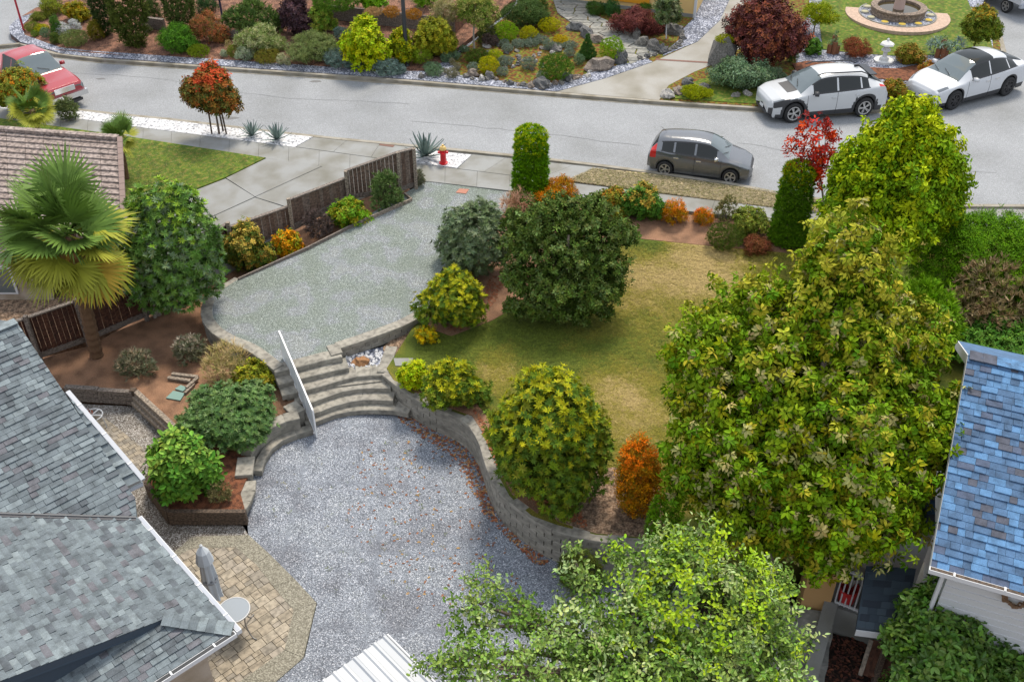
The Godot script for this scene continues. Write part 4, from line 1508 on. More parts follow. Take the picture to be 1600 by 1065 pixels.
func build_ground() -> void:
	ground("ground", [Vector3(-150, -2.7, -170), Vector3(150, -2.7, -170), Vector3(150, -2.7, 60), Vector3(-150, -2.7, 60)], 0.5, M.soil)
	# the street: one wide sheet, its edges hidden under the kerbs
	ground("road", [Vector3(-60, 0, -90), Vector3(60, 0, -90), Vector3(60, 0, -29.5), Vector3(12, 0, -30.5), Vector3(-60, 0, -49.5)], 1.0, M.asphalt)
	# far side: planted bank, rock garden, driveway, island
	ground("bank", [Vector3(-23.39, 0.25, -46.68), Vector3(-22.55, 0.17, -45.75), Vector3(-21.05, 0.12, -45.01), Vector3(-20.26, 0.12, -44.48), Vector3(-18.84, 0.12, -44.11), Vector3(-17.35, 0.12, -43.88), Vector3(-14.96, 0.12, -43.44), Vector3(-11.16, 0.12, -42.79), Vector3(-5.48, 0.12, -41.8), Vector3(-4.04, 0.12, -41.53), Vector3(-1.75, 0.57, -45.57), Vector3(0, 0.96, -49.17), Vector3(0.98, 1.43, -53.64), Vector3(-24.87, 1.04, -54.93), Vector3(-22.13, 0.62, -50.18), Vector3(-23.12, 0.52, -49.37), Vector3(-23.57, 0.4, -48.28), Vector3(-23.66, 0.31, -47.35)], 1.5, M.bank_soil)
	ground("gravel_verge", lift([Vector3(-23.39, 0.25, -46.68), Vector3(-22.55, 0.17, -45.75), Vector3(-21.05, 0.12, -45.01), Vector3(-20.26, 0.12, -44.48), Vector3(-18.84, 0.12, -44.11), Vector3(-17.35, 0.12, -43.88), Vector3(-14.96, 0.12, -43.44), Vector3(-11.16, 0.12, -42.79), Vector3(-5.48, 0.12, -41.8), Vector3(-4.04, 0.12, -41.53), Vector3(-3.64, 0.2, -42.24), Vector3(-5.53, 0.17, -42.37), Vector3(-11.28, 0.16, -43.41), Vector3(-15.11, 0.15, -44.04), Vector3(-17.53, 0.14, -44.5), Vector3(-19.05, 0.14, -44.74), Vector3(-20.48, 0.15, -45.11), Vector3(-21.25, 0.18, -45.57), Vector3(-22.62, 0.24, -46.46), Vector3(-23.09, 0.33, -47.46), Vector3(-22.92, 0.47, -48.8), Vector3(-23.57, 0.4, -48.28), Vector3(-23.66, 0.31, -47.35)], 0.03), 0.2, M.slate_gravel)
	ground("rock_garden_ground", [Vector3(-4.04, 0.12, -41.53), Vector3(-2.71, 0.12, -41.25), Vector3(1.87, 0.12, -40.32), Vector3(4.09, 0.2, -41.6), Vector3(6.15, 0.3, -43.07), Vector3(8.4, 0.42, -45.16), Vector3(9.78, 0.56, -47.51), Vector3(10.63, 0.69, -49.98), Vector3(11.82, 0.96, -55.2), Vector3(0.68, 0.87, -55.52), Vector3(-0.16, 0.59, -50.26), Vector3(-1.83, 0.38, -46.32)], 1.5, M.moss)
	ground("gravel_path", lift([Vector3(-4.04, 0.12, -41.53), Vector3(-2.71, 0.12, -41.25), Vector3(-2.23, 0.2, -42.74), Vector3(-2.81, 0.21, -43.2), Vector3(-1.61, 0.35, -45.6), Vector3(0, 0.52, -48.82), Vector3(0.98, 0.73, -52.77), Vector3(-0.33, 0.72, -52.8), Vector3(-0.98, 0.51, -48.69), Vector3(-2.19, 0.34, -45.62), Vector3(-3.36, 0.2, -43.08)], 0.02), 0.2, M.slate_gravel)
	ground("gravel_border", lift([Vector3(-2.71, 0.12, -41.25), Vector3(1.87, 0.12, -40.32), Vector3(4.09, 0.2, -41.6), Vector3(6.15, 0.3, -43.07), Vector3(5.96, 0.31, -43.4), Vector3(4.44, 0.26, -42.66), Vector3(3.44, 0.23, -42.17), Vector3(2.44, 0.17, -41.27), Vector3(1.08, 0.14, -40.94), Vector3(-1.09, 0.15, -41.53), Vector3(-2.42, 0.16, -41.99)], 0.024), 0.2, M.slate_gravel)
	ground("gravel_drive_border", lift([Vector3(6.64, 0.33, -43.64), Vector3(8.4, 0.42, -45.16), Vector3(9.78, 0.56, -47.51), Vector3(10.63, 0.69, -49.98), Vector3(11.82, 0.96, -55.2), Vector3(10.48, 0.95, -55.24), Vector3(8.62, 0.56, -47.84), Vector3(7.95, 0.49, -46.59), Vector3(7.62, 0.43, -45.39), Vector3(7.01, 0.37, -44.44)], 0.026), 0.2, M.slate_gravel)
	ground("concrete_driveway", lift([Vector3(1.87, 0.12, -40.32), Vector3(6.04, 0.12, -39.48), Vector3(6.59, 0.19, -40.82), Vector3(7.83, 0.26, -42.08), Vector3(8.93, 0.32, -42.94), Vector3(10.5, 0.43, -44.77), Vector3(11.75, 0.58, -47.61), Vector3(13.83, 0.98, -55.14), Vector3(11.82, 0.96, -55.2), Vector3(10.63, 0.69, -49.98), Vector3(9.78, 0.56, -47.51), Vector3(8.4, 0.42, -45.16), Vector3(6.15, 0.3, -43.07), Vector3(4.09, 0.2, -41.6)], 0.004), 1.5, M.pale_concrete)
	var drain := [Vector3(6.33, 0.32, -43.39), Vector3(8.71, 0.32, -43.01), Vector3(8.7, 0.31, -42.88), Vector3(6.31, 0.31, -43.26)]
	tag(put("trench_drain", block(lift(drain, 0.014), 0.1), mat(Color(0.16, 0.08, 0.06), 0.8)), "rusty trench drain across the pale concrete driveway", "drain")
	ground("island_ground", [Vector3(6.04, 0.12, -39.48), Vector3(6.59, 0.19, -40.82), Vector3(7.83, 0.26, -42.08), Vector3(8.93, 0.32, -42.94), Vector3(10.5, 0.43, -44.77), Vector3(11.75, 0.58, -47.61), Vector3(13.83, 0.98, -55.14), Vector3(25.49, 1.08, -54.81), Vector3(22.9, 0.79, -49.66), Vector3(22.47, 0.67, -47.34), Vector3(21.85, 0.53, -44.5), Vector3(21.07, 0.43, -42.67), Vector3(18.92, 0.33, -41.22), Vector3(17.21, 0.26, -40.07), Vector3(16.16, 0.2, -39.17), Vector3(13.63, 0.14, -38.44), Vector3(10.36, 0.13, -38.78)], 1.5, M.moss)
	ground("slate_bed", lift([Vector3(12.32, 0.33, -42.55), Vector3(12.79, 0.48, -45.41), Vector3(13.99, 0.62, -47.93), Vector3(15.43, 0.9, -53.26), Vector3(25.15, 1.03, -53.89), Vector3(22.84, 0.79, -49.5), Vector3(22.42, 0.67, -47.2), Vector3(21.27, 0.49, -43.84), Vector3(18.67, 0.37, -42.09), Vector3(16.94, 0.3, -40.9), Vector3(16.42, 0.23, -39.62), Vector3(13.71, 0.16, -38.77), Vector3(11.49, 0.16, -39.26), Vector3(11.91, 0.28, -41.49)], 0.02), 0.2, M.slate_gravel)
	ground("fountain_lawn", lift([Vector3(13.83, 0.43, -44.15), Vector3(14.3, 0.57, -46.8), Vector3(16.01, 0.9, -53.24), Vector3(22.73, 0.96, -53.06), Vector3(21.84, 0.71, -48.12), Vector3(21.59, 0.55, -45.06), Vector3(21.27, 0.49, -43.84), Vector3(19.12, 0.45, -43.49), Vector3(16.86, 0.42, -43.41), Vector3(15.25, 0.42, -43.71)], 0.04), 0.2, M.green_lawn)
	ground("bark_bed", lift([Vector3(12.16, 0.34, -42.68), Vector3(12.89, 0.36, -42.98), Vector3(13.91, 0.36, -42.83), Vector3(14.89, 0.35, -42.3), Vector3(16.49, 0.35, -42.14), Vector3(18.01, 0.39, -42.61), Vector3(18.64, 0.41, -42.85), Vector3(18.61, 0.37, -42.09), Vector3(17.2, 0.3, -40.89), Vector3(16.17, 0.3, -41.04), Vector3(13.34, 0.3, -41.59), Vector3(12.19, 0.3, -41.92)], 0.045), 0.2, M.red_mulch)
	ground("mossy_turf", lift([Vector3(6.16, 0.13, -39.66), Vector3(6.67, 0.17, -40.4), Vector3(7.55, 0.21, -40.98), Vector3(8.68, 0.25, -41.69), Vector3(9.69, 0.23, -40.93), Vector3(10.76, 0.2, -40.2), Vector3(11.54, 0.18, -39.72), Vector3(11.4, 0.14, -38.82), Vector3(10.39, 0.13, -38.95)], 0.03), 0.2, M.green_lawn)
	var kerb := thing("far_kerb", "pale concrete kerb along the far side of the street", "kerb")
	kerb_line(kerb, [Vector3(-26.3, 0.12, -44.18), Vector3(-24.4, 0.12, -45.1), Vector3(-23.3, 0.12, -46.37), Vector3(-22.55, 0.12, -45.73), Vector3(-21, 0.12, -44.87), Vector3(-20.21, 0.12, -44.33), Vector3(-18.8, 0.12, -43.96), Vector3(-17.3, 0.12, -43.73), Vector3(-14.92, 0.12, -43.29), Vector3(-11.13, 0.12, -42.64), Vector3(-5.47, 0.12, -41.66), Vector3(-2.71, 0.12, -41.12), Vector3(1.86, 0.12, -40.19), Vector3(6.02, 0.12, -39.36), Vector3(10.34, 0.12, -38.67), Vector3(13.61, 0.12, -38.37), Vector3(16.19, 0.12, -39.23), Vector3(17.31, 0.12, -40.26), Vector3(19.11, 0.12, -41.59), Vector3(21.48, 0.12, -43.36), Vector3(22.43, 0.12, -45.57), Vector3(23.27, 0.12, -48.9), Vector3(23.86, 0.12, -51.67)])
	# near side: one concrete base, slabs on it
	ground("near_verge", [Vector3(-30.28, 0.06, -42.01), Vector3(-17.52, 0.06, -38.62), Vector3(-13.78, 0.06, -37.78), Vector3(-7.71, 0.06, -36.23), Vector3(0, 0.06, -34.61), Vector3(4.87, 0.06, -33.34), Vector3(8.8, 0.06, -32.04), Vector3(11.68, 0.06, -31), Vector3(19.75, 0.06, -30.82), Vector3(19.02, 0.06, -29.2), Vector3(12.78, 0.06, -29.53), Vector3(8.85, 0.06, -30.12), Vector3(0, 0.06, -31.95), Vector3(-3.55, 0.06, -32.76), Vector3(-9.14, 0.06, -34.4), Vector3(-14.79, 0.06, -36.23), Vector3(-29.18, 0.06, -40)], 1.6, M.concrete)
	var walk := thing("sidewalk", "grey concrete sidewalk of square slabs along the near side of the street", "sidewalk")
	walk.set_meta("kind", "structure")
	slabs(walk, [Vector3(-29.99, 0.12, -41.53), Vector3(-3.63, 0.12, -33.88)], [Vector3(-29.33, 0.12, -40.32), Vector3(-3.54, 0.12, -32.64)], 22, M.concrete)
	slabs(walk, [Vector3(-3.61, 0.12, -33.86), Vector3(9.36, 0.12, -30.49)], [Vector3(-3.52, 0.12, -32.63), Vector3(8.97, 0.12, -29.68)], 11, M.concrete)
	var apron := thing("driveway_apron", "concrete apron slabs between the white pebbles and the agave", "driveway")
	apron.set_meta("kind", "structure")
	slabs(apron, [Vector3(-7.6, 0.12, -36.05), Vector3(-3.73, 0.12, -35.18)], [Vector3(-8.15, 0.12, -35.23), Vector3(-3.76, 0.12, -33.95)], 3, M.concrete)
	var apron2 := thing("boulevard_slab", "concrete boulevard slabs between the hydrant and the dry grass", "pavement")
	apron2.set_meta("kind", "structure")
	slabs(apron2, [Vector3(-1.48, 0.12, -34.59), Vector3(3.49, 0.12, -33.47)], [Vector3(-1.98, 0.12, -33.47), Vector3(1.91, 0.12, -32.45)], 4, M.concrete)
	var near := thing("near_kerb", "worn tan concrete kerb along the near side of the street", "kerb")
	kerb_line(near, [Vector3(-30.22, 0.12, -41.94), Vector3(-17.47, 0.12, -38.52), Vector3(-13.74, 0.12, -37.68), Vector3(-7.69, 0.12, -36.13), Vector3(0, 0.12, -34.52), Vector3(4.86, 0.12, -33.25), Vector3(8.77, 0.12, -31.96), Vector3(11.64, 0.12, -30.91), Vector3(19.68, 0.12, -30.71)])
	ground("pebble_strip", lift([Vector3(-30.14, 0.12, -41.8), Vector3(-17.44, 0.12, -38.43), Vector3(-13.71, 0.12, -37.59), Vector3(-7.63, 0.12, -36.05), Vector3(-8.19, 0.12, -35.18), Vector3(-14.69, 0.12, -36.95), Vector3(-29.88, 0.12, -41.32)], 0.014), 0.15, M.white_pebbles)
	ground("pebble_bed", lift([Vector3(-3.7, 0.12, -35.07), Vector3(-1.5, 0.12, -34.54), Vector3(-2, 0.12, -33.5), Vector3(-3.71, 0.12, -33.98)], 0.014), 0.15, M.white_pebbles)
	ground("grass_verge", lift([Vector3(3.02, 0.12, -33.47), Vector3(4.85, 0.12, -33.13), Vector3(8.75, 0.12, -31.84), Vector3(11.61, 0.12, -30.8), Vector3(15.26, 0.12, -30.58), Vector3(15.11, 0.12, -30.15), Vector3(9.27, 0.12, -30.58), Vector3(4.49, 0.12, -31.89), Vector3(1.96, 0.12, -32.6)], 0.008), 0.15, M.dry_grass)
	# neighbour's driveway and lawn behind the fence
	var drive := thing("neighbour_driveway", "broad concrete driveway of large slabs behind the board fence", "driveway")
	drive.set_meta("kind", "structure")
	for q in [[Vector3(-9.08, 0.12, -34.28), Vector3(-6.93, 0.12, -33.68), Vector3(-9, -0.03, -31.66), Vector3(-10.28, 0.03, -32.92)], [Vector3(-6.91, 0.12, -33.65), Vector3(-3.66, 0.11, -32.67), Vector3(-5.74, -0.02, -31.05), Vector3(-7.84, -0.05, -31.02), Vector3(-8.98, -0.03, -31.63)], [Vector3(-10.3, 0.02, -32.89), Vector3(-9.01, -0.03, -31.64), Vector3(-10.79, -0.16, -29.91), Vector3(-12.56, -0.27, -28.53), Vector3(-14.61, -0.23, -29.68), Vector3(-12.41, -0.11, -31.12)], [Vector3(-8.99, -0.03, -31.59), Vector3(-7.86, -0.06, -30.98), Vector3(-7.48, -0.14, -29.53), Vector3(-10.03, -0.34, -26.76), Vector3(-12.27, -0.41, -26.15), Vector3(-12.52, -0.27, -28.5), Vector3(-10.78, -0.16, -29.87)]]:
		put("slab", block(q, 1.2), M.concrete, drive)
	ground("neighbour_lawn", lift([Vector3(-29.33, 0.12, -40.32), Vector3(-14.72, 0.12, -36.05), Vector3(-9.11, 0.12, -34.28), Vector3(-10.31, 0.03, -32.92), Vector3(-12.41, -0.11, -31.12), Vector3(-14.61, -0.23, -29.68), Vector3(-24.42, -0.28, -31.07)], 0.03), 1.2, M.green_lawn)
	ground("neighbour_yard", [Vector3(-24.99, -0.7, -31.8), Vector3(-15, -0.7, -30.47), Vector3(-11.89, -0.7, -28.83), Vector3(-11.65, -0.7, -25.2), Vector3(-13.84, -0.7, -23.76), Vector3(-19.09, -0.7, -21.05)], 1.2, M.soil)
	# our yard
	sheet("upper_gravel", [Vector3(-3.6, 0.08, -31.92), Vector3(-3.01, 0.1, -32.54), Vector3(-2.28, 0.1, -32.49), Vector3(0, 0.08, -31.92), Vector3(-0.22, 0.03, -30.52), Vector3(-2.22, -0.09, -27.11), Vector3(-2.6, -0.18, -24.49), Vector3(-2.83, -0.18, -24.7), Vector3(-3.22, -0.19, -24.39), Vector3(-4.1, -0.2, -23.81), Vector3(-4.95, -0.2, -23.29), Vector3(-4.81, -0.2, -22.73), Vector3(-5.12, -0.2, -22.67), Vector3(-6.01, -0.2, -22.26), Vector3(-6.49, -0.2, -22.09), Vector3(-6.84, -0.2, -22.61), Vector3(-7.24, -0.2, -23.02), Vector3(-7.62, -0.2, -23.29), Vector3(-8.15, -0.2, -23.6), Vector3(-8.61, -0.2, -24), Vector3(-8.96, -0.18, -24.45), Vector3(-9.11, -0.17, -24.86), Vector3(-9.16, -0.15, -25.33), Vector3(-9.02, -0.14, -25.82), Vector3(-8.72, -0.12, -26.25), Vector3(-8.51, -0.11, -26.56), Vector3(-6.64, -0.05, -28.37), Vector3(-5.16, 0.01, -29.91)], "upper", 0.5, 1.6, M.upper_gravel)
	sheet("lower_gravel", [Vector3(-6.67, -1.2, -23.04), Vector3(-3.72, -1.25, -23.11), Vector3(-2.91, -1.31, -22.31), Vector3(-1.06, -1.44, -21.23), Vector3(-0.36, -1.49, -18.93), Vector3(0.64, -1.56, -17.44), Vector3(1.55, -1.62, -16.67), Vector3(4.01, -1.62, -16.47), Vector3(4.29, -1.62, -14.26), Vector3(1.24, -1.6, -10.52), Vector3(-6.09, -1.2, -10.3), Vector3(-4.98, -1.2, -12.88), Vector3(-4.47, -1.2, -13.52), Vector3(-4.42, -1.21, -14.96), Vector3(-5.05, -1.2, -15.65), Vector3(-5.78, -1.2, -16.39), Vector3(-6.39, -1.2, -16.99), Vector3(-6.69, -1.2, -17.43), Vector3(-7.09, -1.2, -20.07), Vector3(-6.55, -1.2, -21.36)], "lower", 0.5, 1.3, M.gravel)
	ground("pea_gravel", [Vector3(-6.4, -1.2, -17.01), Vector3(-7.74, -1.2, -16.93), Vector3(-8.16, -1.2, -16.31), Vector3(-8.4, -1.2, -13.94), Vector3(-13.4, -1.2, -15.73), Vector3(-16.05, -1.2, -21.63), Vector3(-12.58, -1.2, -21.9), Vector3(-10.57, -1.2, -21.79), Vector3(-9.12, -1.2, -20.7), Vector3(-8.28, -1.2, -19.1), Vector3(-6.61, -1.2, -17.75)], 1.4, M.pea_gravel)
	ground("far_pea_gravel", lift([Vector3(-9.52, -1.2, -21.36), Vector3(-12.42, -1.2, -21.96), Vector3(-13.19, -1.2, -21.63), Vector3(-10.47, -1.2, -18.19), Vector3(-8.28, -1.2, -19.1)], 0.006), 0.2, M.pea_gravel)
	sheet("mulch_bed", [Vector3(-8.78, -0.74, -27.35), Vector3(-9.24, -0.8, -26.9), Vector3(-9.54, -0.8, -26.02), Vector3(-9.3, -0.8, -25.17), Vector3(-8.7, -0.8, -24.52), Vector3(-7.43, -0.8, -23.44), Vector3(-6.53, -0.8, -22.55), Vector3(-5.76, -0.8, -21.17), Vector3(-6.34, -0.8, -20.51), Vector3(-6.98, -0.8, -19.52), Vector3(-8.4, -0.8, -19.89), Vector3(-9.09, -0.8, -20.44), Vector3(-10.55, -0.8, -21.96), Vector3(-12.5, -0.8, -22.1), Vector3(-13.82, -0.8, -21.71), Vector3(-15.59, -0.8, -21.71), Vector3(-14.38, -0.8, -23.14), Vector3(-12.47, -0.8, -24.05), Vector3(-11.23, -0.8, -25.68), Vector3(-9.48, -0.69, -27.59), Vector3(-7.43, -0.31, -29.73), Vector3(-5.71, -0.03, -31.29), Vector3(-3.61, 0.1, -32.06), Vector3(-3.55, 0.06, -31.27), Vector3(-5.13, 0, -29.64), Vector3(-6.6, -0.05, -28.11)], "mulch", 0.5, 1.6, M.mulch)
	ground("planter_soil", [Vector3(-9.2, -0.84, -18.46), Vector3(-8.41, -0.84, -17.49), Vector3(-6.51, -0.84, -17.45), Vector3(-6.76, -0.84, -18.06), Vector3(-6.69, -0.84, -18.74), Vector3(-6.82, -0.84, -19.93), Vector3(-8.45, -0.84, -20.05), Vector3(-9, -0.84, -19.68)], 1.0, M.red_mulch)
	for d in [[Vector3(5.43, -0.2, -26.92), 0.55, 1.9], [Vector3(3.81, -0.34, -24.7), 0.35, 1.6], [Vector3(6.79, -0.14, -27.95), 0.45, 1.5], [Vector3(2.79, -0.5, -21.35), 0.3, 1.5], [Vector3(-0.53, -0.49, -22.17), 0.4, 0.8], [Vector3(3.33, -0.5, -19.8), 0.3, 1.5], [Vector3(3.06, -0.16, -27.6), 0.3, 0.9], [Vector3(-1.86, -0.4, -23.68), -0.6, 1.4], [Vector3(0.94, -0.37, -24.11), -0.45, 1.6], [Vector3(3.09, -0.3, -25.31), -0.25, 0.9], [Vector3(4.39, -0.1, -28.66), -0.6, 0.7], [Vector3(1.82, -0.44, -22.98), -0.1, 1.2]]:
		dry_spots.append(d)
	sheet("lawn", [Vector3(-3.53, -0.47, -22.57), Vector3(-2.82, -0.34, -24.7), Vector3(-2.63, -0.34, -24.7), Vector3(-2.23, -0.18, -27.25), Vector3(-0.22, 0.01, -30.55), Vector3(0, 0.09, -31.85), Vector3(8.89, -0.01, -30.24), Vector3(12.85, -0.04, -29.7), Vector3(20.35, -0.04, -29.7), Vector3(17.31, -0.44, -22.98), Vector3(11.85, -0.5, -21.35), Vector3(7.45, -0.5, -16.28), Vector3(4.82, -0.5, -15.7), Vector3(3.12, -0.5, -16.24), Vector3(1.94, -0.5, -16.38), Vector3(1.06, -0.5, -16.68), Vector3(0.46, -0.5, -16.98), Vector3(-0.06, -0.5, -17.62), Vector3(-0.32, -0.5, -18.28), Vector3(-0.66, -0.5, -19.56), Vector3(-1.11, -0.5, -20.51), Vector3(-1.72, -0.5, -20.82), Vector3(-2.81, -0.5, -21.57), Vector3(-3.27, -0.5, -22.04)], "lawn", 0.25, 1.8, M.lawn, true)
	ground("border_soil", lift([Vector3(0, 0.09, -31.77), Vector3(8.87, -0.01, -30.16), Vector3(8.89, -0.13, -28.12), Vector3(6.47, -0.11, -28.51), Vector3(4, -0.08, -28.95), Vector3(3.1, -0.13, -28.12), Vector3(1.81, -0.2, -26.92), Vector3(-0.57, -0.34, -24.7), Vector3(-1.78, -0.38, -23.96), Vector3(-2.49, -0.36, -24.34), Vector3(-2.23, -0.18, -27.25), Vector3(-0.22, 0.01, -30.55)], 0.012), 0.3, M.mulch)
	ground("corner_soil", [Vector3(-3.75, -0.52, -23.62), Vector3(-2.8, -0.52, -25.15), Vector3(-2.53, -0.52, -24.79), Vector3(-2.84, -0.52, -23.32), Vector3(-3.44, -0.52, -23.08), Vector3(-3.55, -0.52, -22.72)], 0.8, M.soil)
	ground("wall_bed_soil", lift([Vector3(0.77, -0.5, -17.3), Vector3(1.59, -0.5, -18.39), Vector3(2.57, -0.5, -18.62), Vector3(3.62, -0.5, -17.94), Vector3(3.58, -0.5, -16.36), Vector3(3.13, -0.5, -16.28), Vector3(1.95, -0.5, -16.41), Vector3(1.09, -0.5, -16.78)], 0.014), 0.3, M.soil)
	ground("wall_bed_mulch", lift([Vector3(-3.17, -0.5, -22.06), Vector3(-2.47, -0.5, -21.73), Vector3(-1.42, -0.5, -21.9), Vector3(-0.68, -0.5, -20.56), Vector3(0, -0.5, -18.39), Vector3(0.77, -0.5, -17.3), Vector3(0.61, -0.5, -17.04), Vector3(0, -0.5, -17.68), Vector3(-0.26, -0.5, -18.39), Vector3(-0.6, -0.5, -19.56), Vector3(-1.06, -0.5, -20.56), Vector3(-1.69, -0.5, -20.9), Vector3(-2.74, -0.5, -21.62)], 0.016), 0.3, M.mulch)
	# the lower ground beside the right-hand house
	ground("side_yard", [Vector3(4.07, -1.9, -16.71), Vector3(10.95, -1.9, -16.71), Vector3(16.99, -1.9, -16.32), Vector3(12.89, -1.9, -8.85), Vector3(1.17, -1.9, -8.85), Vector3(4.36, -1.9, -14.47)], 0.9, M.dark_soil)


func kerb_line(o: Node3D, pts: Array) -> void:
	var line := smooth_line(pts, 2.4)
	for i in line.size() - 1:
		var a: Vector3 = line[i]
		var b: Vector3 = line[i + 1]
		beam("kerbstone", Vector3(a.x, 0.05, a.z), Vector3(b.x, 0.05, b.z), 0.17, 0.17, M.kerb, o).transform.basis *= Basis.from_scale(Vector3(0.998, 1, 1))
		put("gutter_strip", box_mesh, M.kerb, o, Transform3D(along(a, b) * Basis.from_scale(Vector3(a.distance_to(b) * 0.499, 0.008, 0.2)), Vector3((a.x + b.x) * 0.5, 0.002, (a.z + b.z) * 0.5)))


func build_walls_and_steps() -> void:
	var w := thing("retaining_wall", "grey block wall curving round the head of the upper gravel", "retaining wall")
	block_wall(w, [Vector3(-8.53, -0.17, -26.63), Vector3(-8.75, -0.17, -26.33), Vector3(-9.04, -0.17, -25.87), Vector3(-9.17, -0.17, -25.36), Vector3(-9.1, -0.17, -24.84), Vector3(-8.95, -0.17, -24.44), Vector3(-8.6, -0.17, -23.96), Vector3(-8.13, -0.17, -23.56), Vector3(-7.6, -0.17, -23.25), Vector3(-7.23, -0.17, -22.98), Vector3(-6.82, -0.17, -22.57), Vector3(-6.49, -0.17, -22.23)], -0.15, 4, 0.28, 0.34, 0.34)
	w = thing("retaining_wall", "low grey block wall between the upper gravel and the stone-filled bed", "retaining wall")
	block_wall(w, [Vector3(-4.98, -0.17, -23.22), Vector3(-4.53, -0.17, -23.48), Vector3(-4.09, -0.17, -23.75), Vector3(-3.65, -0.17, -24.03), Vector3(-3.21, -0.17, -24.35), Vector3(-2.76, -0.17, -24.79)], -0.15, 2, 0.28, 0.34, 0.42)
	block_wall(w, [Vector3(-5.13, -0.17, -23.25), Vector3(-4.94, -0.17, -22.83)], -0.146, 2, 0.28, 0.34, 0.4)
	w = thing("retaining_wall", "long grey block wall curving from the steps below the rhododendrons", "retaining wall")
	block_wall(w, [Vector3(-3.53, -0.53, -22.45), Vector3(-3.25, -0.53, -22.13), Vector3(-2.8, -0.53, -21.63), Vector3(-2.17, -0.53, -21.12), Vector3(-1.51, -0.53, -20.75), Vector3(-1.05, -0.53, -20.34), Vector3(-0.71, -0.53, -19.59), Vector3(-0.52, -0.53, -18.76), Vector3(-0.32, -0.53, -18.15), Vector3(-0.09, -0.53, -17.69), Vector3(0.26, -0.53, -17.3), Vector3(0.62, -0.53, -16.95), Vector3(1.07, -0.53, -16.64), Vector3(1.77, -0.53, -16.4), Vector3(2.52, -0.53, -16.24), Vector3(3.48, -0.53, -16.07)], -0.5, 7, 0.28, 0.34, 0.42)
	w = thing("retaining_wall", "grey block wall curving from the steps round the laurel, stepping down at its end", "retaining wall")
	block_wall(w, [Vector3(-6.05, -0.62, -21.2), Vector3(-5.74, -0.62, -20.85)], -0.604, 4, 0.3, 0.4, 0.4)
	block_wall(w, [Vector3(-5.74, -0.62, -20.75), Vector3(-6.28, -0.62, -20.52), Vector3(-6.65, -0.62, -20.09), Vector3(-6.82, -0.62, -19.69), Vector3(-6.89, -0.62, -19.38)], -0.6, 4, 0.28, 0.36, 0.42)
	block_wall(w, [Vector3(-6.85, -0.75, -19.25), Vector3(-6.78, -0.75, -18.6)], -0.74, 3, 0.3, 0.44, 0.4)
	block_wall(w, [Vector3(-6.69, -0.88, -18.5), Vector3(-6.64, -0.88, -18.14), Vector3(-6.67, -0.88, -17.83), Vector3(-6.75, -0.88, -17.51)], -0.87, 2, 0.3, 0.44, 0.36)
	w = thing("stone_ledge", "curved ledge of grey blocks at the foot of the laurel wall", "ledge")
	block_wall(w, [Vector3(-5.43, -1, -20.69), Vector3(-6.08, -1, -20.35), Vector3(-6.42, -1, -19.93), Vector3(-6.54, -1, -19.49), Vector3(-6.55, -1, -19.02)], -1.0, 1, 0.2, 0.24, 0.42)
	var steps := thing("garden_steps", "five broad curved grey block steps between the two gravel terraces", "steps")
	step_row(steps, [Vector3(-6.52, -0.2, -22.04), Vector3(-6, -0.2, -22.25), Vector3(-5.11, -0.2, -22.65), Vector3(-4.81, -0.2, -22.73)], -0.19, 0.4)
	step_row(steps, [Vector3(-6.38, -0.37, -21.73), Vector3(-5.89, -0.37, -21.96), Vector3(-4.95, -0.37, -22.35), Vector3(-4.61, -0.37, -22.46)], -0.367, 0.5)
	step_row(steps, [Vector3(-6.26, -0.53, -21.46), Vector3(-5.68, -0.53, -21.69), Vector3(-5.05, -0.53, -21.97), Vector3(-4.48, -0.53, -22.24), Vector3(-4.06, -0.53, -22.33), Vector3(-3.53, -0.53, -22.33)], -0.53, 0.5)
	step_row(steps, [Vector3(-5.91, -0.7, -21.29), Vector3(-5.39, -0.7, -21.41), Vector3(-4.82, -0.7, -21.79), Vector3(-4.17, -0.7, -21.97), Vector3(-3.42, -0.7, -21.97)], -0.70, 0.75)
	step_row(steps, [Vector3(-5.6, -0.86, -21.03), Vector3(-5.24, -0.86, -21.18), Vector3(-4.79, -0.86, -21.46), Vector3(-4.15, -0.86, -21.67), Vector3(-3.33, -0.86, -21.63)], -0.86, 0.75)
	step_row(steps, [Vector3(-5.56, -1.03, -20.82), Vector3(-5.24, -1.03, -21.01), Vector3(-4.79, -1.03, -21.28), Vector3(-4.13, -1.03, -21.43), Vector3(-3.3, -1.03, -21.42), Vector3(-2.89, -1.03, -21.3)], -1.03, 0.75)
	ground("steps_fill", [Vector3(-6.47, -0.66, -22.32), Vector3(-4.76, -0.66, -23.02), Vector3(-3.66, -0.66, -22.96), Vector3(-3.48, -0.66, -22.27), Vector3(-4.99, -0.66, -21.98), Vector3(-6.19, -0.66, -21.54)], 0.8, M.blocks[0])
	ground("white_stone_bed", [Vector3(-4.86, -0.57, -23.26), Vector3(-3.73, -0.57, -23.72), Vector3(-3.59, -0.57, -23.5), Vector3(-3.67, -0.57, -22.55), Vector3(-4.49, -0.57, -22.38), Vector3(-4.69, -0.57, -22.7)], 0.6, M.slate_gravel)
	var e := thing("bed_edging", "tan block edging between the stone-filled bed and the lawn", "edging")
	block_wall(e, [Vector3(-3.49, -0.5, -23.62), Vector3(-3.56, -0.5, -23.05), Vector3(-3.63, -0.5, -22.44)], -0.49, 1, 0.28, 0.34, 0.4)
	for i in 70:
		var k := r(0, 1)
		var at: Vector3 = Vector3(-4.69, -0.57, -22.7).lerp(Vector3(-3.69, -0.57, -22.67), k).lerp(Vector3(-4.78, -0.57, -23.23).lerp(Vector3(-3.71, -0.57, -23.59), k), r(0.05, 0.95))
		pebbles.append(at)
	var bed := thing("white_pebble", "scattered white stones lying in the small bed beside the steps", "stones")
